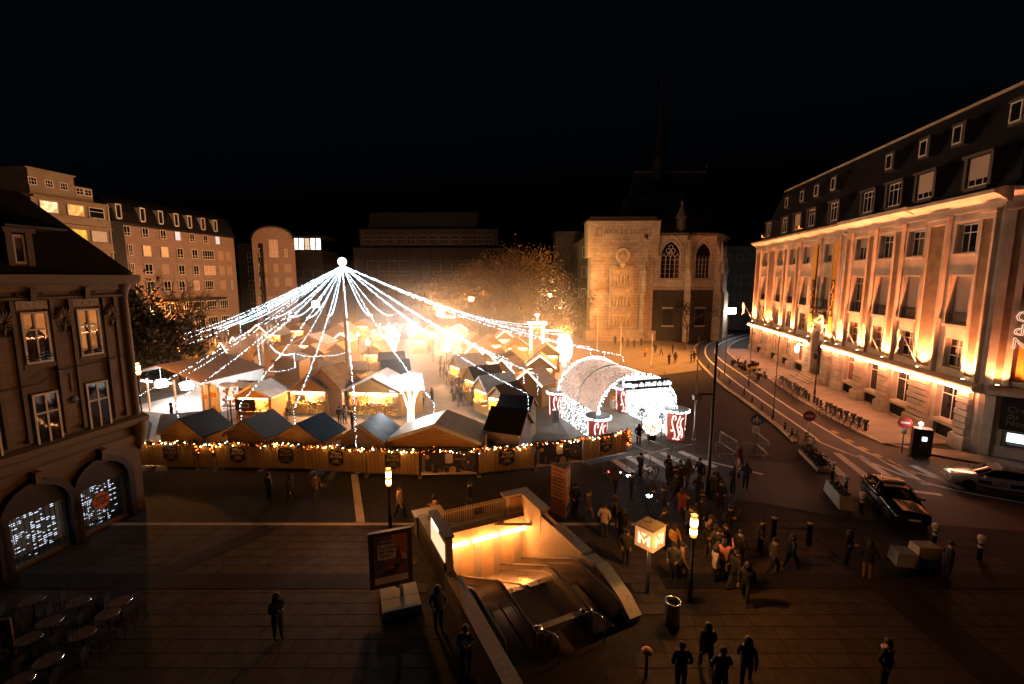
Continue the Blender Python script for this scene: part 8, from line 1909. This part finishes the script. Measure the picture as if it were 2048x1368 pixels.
def bollard(p, label, kind, grp):
    t = thing('bollard', label, 'bollard', (p[0],p[1],0), 0, grp)
    if kind == 'small': b = MB(); b.lathe([(.09,0),(.075,.1),(.07,.62),(.085,.66),(.05,.74),(0,.76)], 10); obj('shaft', b.mesh('shaft', M['iron'], True), t); b = MB(); b.lathe([(.092,.56),(.092,.6)], 10); obj('band', b.mesh('band', M['steel']), t)
    elif kind == 'white':
        b = MB(); b.lathe([(.10,0),(.10,.95)], 12); obj('shaft', b.mesh('shaft', M['plastic'], True), t); b = MB(); b.lathe([(.16,.95),(.17,1.08),(.12,1.14),(0,1.15)], 12); obj('cap', b.mesh('cap', M['bollardwhite'], True), t)
        for z in (.58,.8): b = MB(); b.lathe([(.112,z),(.112,z+.1)], 12); obj('reflective_band', b.mesh('reflective_band', M['bollardwhite']), t)
    elif kind == 'mush': b = MB(); b.lathe([(.05,0),(.05,.85)], 10); obj('shaft', b.mesh('shaft', M['iron'], True), t); b = MB(); b.lathe([(.06,.83),(.17,.87),(.17,.93),(.1,1.0),(0,1.02)], 14); obj('cap', b.mesh('cap', M['orangecap'], True), t)
    else: b = MB(); b.lathe([(.12,0),(.12,1.0),(.15,1.02),(.14,1.1),(0,1.11)], 12); obj('shaft', b.mesh('shaft', M['iron'], True), t); b = MB(); b.lathe([(.15,1.112),(0,1.13)], 12); obj('cap', b.mesh('cap', M['coattan'], True), t)
for px, py in ((1417,737),(1438,752),(1459,768),(1488,789),(1504,805),(1523,822),(1544,842),(1569,862),(1583,874)): bollard(at(px,py,0), 'small dark bollard in the line along the left kerb of the street', 'small', 'kerb bollards of the street')
for px, py, l in ((1664,958,'white capped post farthest along the planter'),(1690,988,'white capped post middle of the planter row'),(1722,1024,'white capped post nearest the camera by the planter'),(1867,1092,'white capped post behind the pale concrete block'),(1958,1118,'white capped post alone at the right kerb')): bollard(at(px,py,0), l, 'white', 'white capped posts at the junction')
bollard(at(1292,1352,0), 'mushroom headed bollard glinting orange at the bottom edge', 'mush', None); bollard(at(1546,1078,0), 'thick dark bollard with a lit top right of the crowd', 'thick', None); bollard(at(1617,1090,0), 'thick dark bollard half hidden on the right pavement', 'thick', None)
for (px, py), d, rz, l in (((1676,1000),(.75,2.6,.72),R(-17),'long low concrete planter between the white capped posts'),((1846,1128),(1.05,.7,.95),R(-4),'pale concrete block facing the camera on the right pavement'),((1806,1125),(.9,.8,.6),R(-14),'darker concrete block left of the pale one')):
    p = at(px,py,0); t = thing('concrete_block', l, 'concrete block', (p.x,p.y,0), rz); b = MB(); w_, l_, h_ = d; b.add([(-w_/2,-l_/2,0),(w_/2,-l_/2,0),(w_/2,l_/2,0),(-w_/2,l_/2,0),(-w_/2*.86,-l_/2*.86,h_),(w_/2*.86,-l_/2*.86,h_),(w_/2*.86,l_/2*.86,h_),(-w_/2*.86,l_/2*.86,h_)],[(0,3,2,1),(0,1,5,4),(1,2,6,5),(2,3,7,6),(3,0,4,7),(4,5,6,7)]); obj('block', b.mesh('block', M['blockpale' if 'pale concrete' in l and 'facing' in l else 'concrete']), t)
    b = MB()
    if l_ > 2:
        for k in range(40): b.octa((rpp.uniform(-.25,.25),rpp.uniform(-1,1),h_+.04), .06+.05*rpp.random())
        o = obj('planting', b.mesh('planting', M['fir']), t); o['kind'] = 'stuff'
    else: b.tube([(-.15,0,h_),(-.15,0,h_+.08),(.15,0,h_+.08),(.15,0,h_)], .02, 5); obj('lifting_loop', b.mesh('lifting_loop', M['steel']), t)
hp_ = at(1655,955,0); hg = thing('clipped_hedge','low dark clipped shrub bed beyond the concrete planter','hedge',(21.3,31.2,0),R(-14)); b = MB()
for k in range(700): q = Vector((rpp.uniform(-.45,.45),rpp.uniform(-1.7,1.7),rpp.uniform(.2,.7))); n_ = Vector((rpp.gauss(0,1),rpp.gauss(0,1),rpp.gauss(0,1))).normalized(); a = n_.orthogonal().normalized()*.09; c = n_.cross(a)*.6; b.add([q-a,q+c,q+a,q-c],[(0,1,2,3)])
o = obj('foliage', b.mesh('foliage', M['leafdark']), hg); o['kind'] = 'stuff'; b = MB(); b.bx(-.5,.5,-1.8,1.8,0,.25); obj('kerb_box', b.mesh('kerb_box', M['concrete']), hg)
# crowd barriers
def barrier(a, b2, label):
    a, b2 = Vector(a), Vector(b2); L = (b2-a).length; an = math.atan2((b2-a).y,(b2-a).x); t = thing('crowd_barrier', label, 'barrier', (a.x,a.y,0), an, 'steel crowd barriers')
    f = MB(); f.tube([(.04,0,.2),(.04,0,.95),(.14,0,1.08),(L-.14,0,1.08),(L-.04,0,.95),(L-.04,0,.2)], .022, 6, True); obj('frame', f.mesh('frame', M['steel'], True), t)
    br = MB(); br.tube([(0,0,.2),(0,0,1.07)], .009, 4); bm = br.mesh('barrier_bar', M['steel']); n = int(L/.12)
    for k in range(1, n): obj('barrier_bar', bm, t, (L*k/n,0,0))
    for x in (.3,L-.3): b = MB(); b.tube([(x,-.3,.01),(x,0,.22),(x,.3,.01)], .016, 5); obj('foot', b.mesh('foot', M['steel']), t)
BZ = lambda px, py: at(px,py,1.08)[:2]
BAR = [((1260,866),(1297,880),'barrier beginning at the garland end of the fence'),((1297,880),(1336,895),'barrier running from the first one to the corner'),((1343,895),(1301,907),'barrier turning back at the crossing corner'),((1301,907),(1254,917),'barrier in front of the last badge panel'),((1254,917),(1205,921),'dark barrier nearest the fence banner'),((1346,895),(1388,888),'barrier across the top of the zebra crossing'),((1430,884),(1475,885),'dim barrier at the dark junction, left one'),((1485,885),(1538,888),'dim barrier at the dark junction, right one'),((1440,862),(1477,884),'dim slanted barrier behind the junction'),((1510,862),(1540,886),'dim slanted barrier near the direction disc')]
for a, b2, l in BAR: barrier(BZ(*a), BZ(*b2), l)
for k, (a, b2, l) in enumerate((((1088,762),(1120,800),'mesh fence panel beside the white gabled chalet'),((1120,800),(1160,850),'mesh fence panel carrying a notice left of the tunnel'))):
    pa, pb = at(*a,2.0), at(*b2,2.0); L = (pb-pa).length; t = thing('mesh_fence', l, 'fence', (pa.x,pa.y,0), math.atan2((pb-pa).y,(pb-pa).x), 'mesh fence panels'); f = MB(); f.tube([(0,0,.1),(0,0,2),(L,0,2),(L,0,.1)], .022, 5, True); obj('frame', f.mesh('frame', M['steel']), t); f = MB()
    for j in range(int(L/.12)): f.tube([(.12*j,0,.1),(.12*j,0,2)], .005, 3)
    for j in range(9): f.tube([(0,0,.2+.2*j),(L,0,.2+.2*j)], .005, 3)
    o = obj('wire_mesh', f.mesh('wire_mesh', M['steel']), t); o['kind'] = 'stuff'
np_ = at(1111,858,0); nb = thing('safety_notice','white notice board with three pictograms on the mesh fence','notice board',(np_.x,np_.y,0),R(8)); b = MB(); b.bx(-.3,.3,-.03,0,.55,1.65); o = obj('board', b.mesh('board', M['greysheet']), nb)
for k in range(3): b = MB(); b.lathe([(.05,0),(.05,.008),(0,.008)], 10, (0,0,0), Matrix.Translation((-.17+.17*k,-.04,1.45)) @ Matrix.Rotation(PI/2,4,'X')); b.bx(-.2+.17*k,-.14+.17*k,-.045,-.031,1.2,1.38); obj('pictogram', b.mesh('pictogram', M['plastic']), o)
for k in range(4): b = MB(); b.bx(-.22,.22-.05*(k % 2),-.04,-.031,1.08-.12*k,1.11-.12*k); obj('text_line', b.mesh('text_line', M['plastic']), o)
for x in (-.28,.28): b = MB(); b.tube([(x,.02,0),(x,.02,1.7)], .02, 5); obj('post', b.mesh('post', M['steel']), nb)
ob = at(1228,815,0); t = thing('orange_box','small stand with an orange top inside the tunnel','stand',(ob.x,ob.y,0),.3); b = MB(); b.bx(-.35,.35,-.3,.3,0,.9); obj('stand', b.mesh('stand', M['white']), t); b = MB(); b.bx(-.36,.36,-.31,.31,.902,1.08); obj('top', b.mesh('top', M['orangelit']), t)
# ============================================================ CAFE TERRACE bottom left
tb0 = None; ch0 = None
TB = [(65,1200,'farthest left'),(157,1203,'back row, second'),(240,1203,'back row, right end'),(215,1228,'middle row, right'),(100,1243,'middle row, left'),(165,1267,'centre'),(57,1277,'beside the orange lit frame'),(96,1320,'front row'),(38,1362,'at the bottom left corner')]
for px, py, l in TB:
    p = at(px,py,.74); q = (p.x,p.y,.0)
    lab = 'round slatted cafe table, %s of the dark terrace' % l
    if tb0 is None:
        t = thing('cafe_table', lab, 'table', q, .3, 'cafe tables'); b = MB()
        for k in range(7):
            x = -.3+.1*k; hl = math.sqrt(max(.01,.36**2-x*x)); s_ = MB(); s_.bx(x-.042,x+.042,-hl,hl,.72,.745); obj('table_slat', s_.mesh('table_slat', M['tableslat']), t)
        b.tube([(.36*math.cos(2*PI*k/20),.36*math.sin(2*PI*k/20),.735) for k in range(20)], .014, 5, True); obj('rim', b.mesh('rim', M['brushed']), t)
        b = MB(); b.tube([(0,0,.02),(0,0,.72)], .03, 6); obj('leg', b.mesh('leg', M['iron']), t); b = MB(); b.lathe([(.2,0),(.2,.02),(.04,.05)], 10); obj('foot', b.mesh('foot', M['iron']), t); tb0 = t
    else: copy_tree(tb0, q, rpp.uniform(-.3,.9), lab)
    for s in (0,1):
        a = rpp.uniform(-.4,.4)+PI*s; cx, cy_ = p.x+.68*math.cos(a), p.y+.68*math.sin(a)
        lc = 'dark cafe chair at the table %s, %s side' % (l, ('right','left')[s])
        if ch0 is None:
            c = thing('cafe_chair', lc, 'chair', (cx,cy_,0), a+PI/2, 'cafe chairs'); b = MB(); b.bx(-.2,.2,-.2,.2,.43,.46); obj('seat', b.mesh('seat', M['plastic']), c); b = MB(); b.bx(-.2,.2,-.22,-.19,.46,.86); obj('backrest', b.mesh('backrest', M['plastic']), c)
            for x in (-.17,.17):
                for y in (-.17,.17): b = MB(); b.tube([(x,y,.43),(x*1.15,y*1.15,0)], .015, 5); obj('leg', b.mesh('leg', M['iron']), c)
            ch0 = c
        else: copy_tree(ch0, (cx,cy_,0), a+PI/2, lc)
pf_ = at(18,1312,0); t = thing('terrace_screen','orange lit tubular frame of a terrace windbreak at the left edge','windbreak',(pf_.x-.1,pf_.y,0),R(20))
b = MB(); b.tube([(-1.2,0,1.35),(.25,0,1.35)], .025, 6); b.tube([(.25,0,1.35),(.25,0,.35)], .025, 6); b.tube([(-1.2,0,.55),(.25,0,.55)], .025, 6); obj('frame', b.mesh('frame', M['lampwood']), t); b = MB(); b.tube([(.25,0,.35),(.25,0,0)], .05, 6); obj('post', b.mesh('post', M['lampwood']), t); b = MB(); b.bx(-1.2,.22,-.005,.005,.58,1.3); obj('glass_panel', b.mesh('glass_panel', M['clearglass']), t)
b = MB(); b.tube([(-1.2,-.3,.1),(.25,0,.55)], .02, 5); obj('stay', b.mesh('stay', M['lampwood']), t)
phone(*(at(1690,1135,0)+Vector((-.05,-.3,1.2)))[:3], 'lit phone in the hands of the hooded person on the right pavement'); phone(*(at(557,1278,0)+Vector((.18,-.15,1.15)))[:3], 'dim phone held by the lone figure on the left plaza'); phone(*(at(932,1345,0)+Vector((0,-.28,1.2)))[:3], 'phone in the hands of the person with the cream scarf')
# balloon seller glow: small lit toys in the crowd
for k, (px, py, z, m_, l) in enumerate(((1221,943,1.0,'toyred','red glowing toy light in the crowd by the fence end'),(1238,945,1.0,'bulb2','white glowing toy light next to the red one'),(1258,952,1.0,'bulb2','white toy light beside the barrier corner'),(1298,992,1.3,'bulbc2','cluster of tiny white lights held above the crowd'))):
    p = at(px,py,z); t = thing('toy_light', l, 'light', (p.x,p.y,p.z)); b = MB()
    for j in range(9 if k < 3 else 22): b.octa((rpp.uniform(-.16,.16),rpp.uniform(-.05,.05),rpp.uniform(-.07,.07)), .022)
    o = obj('toy_bulbs', b.mesh('toy_bulbs', M[m_]), t); o['kind'] = 'stuff'
# ============================================================ ADDED HAZE over the market stalls, imitates lamp bloom
sm_ = MB(); n_ = 24
pr = [(math.sin(PI*k/14), -math.cos(PI*k/14)) for k in range(1,14)]
sm_.lathe([(0,-1)]+pr+[(0,1)], n_)
so = obj('bloom_haze', sm_.mesh('bloom_haze', bpy.data.materials.new('lamp_bloom_haze'), True), None, (-10,66,2.0), (0,0,.15), (38,38,15)); so['kind'] = 'stuff'
hm = bpy.data.materials['lamp_bloom_haze']; hm.use_nodes = True; hn = hm.node_tree.nodes; hl = hm.node_tree.links; hn.clear()
out = hn.new('ShaderNodeOutputMaterial'); pv_ = hn.new('ShaderNodeVolumePrincipled')
pv_.inputs['Color'].default_value = (.9,.88,.85,1); pv_.inputs['Anisotropy'].default_value = .5
tc_n = hn.new('ShaderNodeTexCoord'); gr_ = hn.new('ShaderNodeTexGradient'); gr_.gradient_type = 'QUADRATIC_SPHERE'
hl.new(tc_n.outputs['Object'], gr_.inputs[0]); mu_ = hn.new('ShaderNodeMath'); mu_.operation = 'MULTIPLY'; mu_.inputs[1].default_value = .038
hl.new(gr_.outputs['Fac'], mu_.inputs[0]); hl.new(mu_.outputs[0], pv_.inputs['Density'])
hl.new(pv_.outputs[0], out.inputs['Volume'])
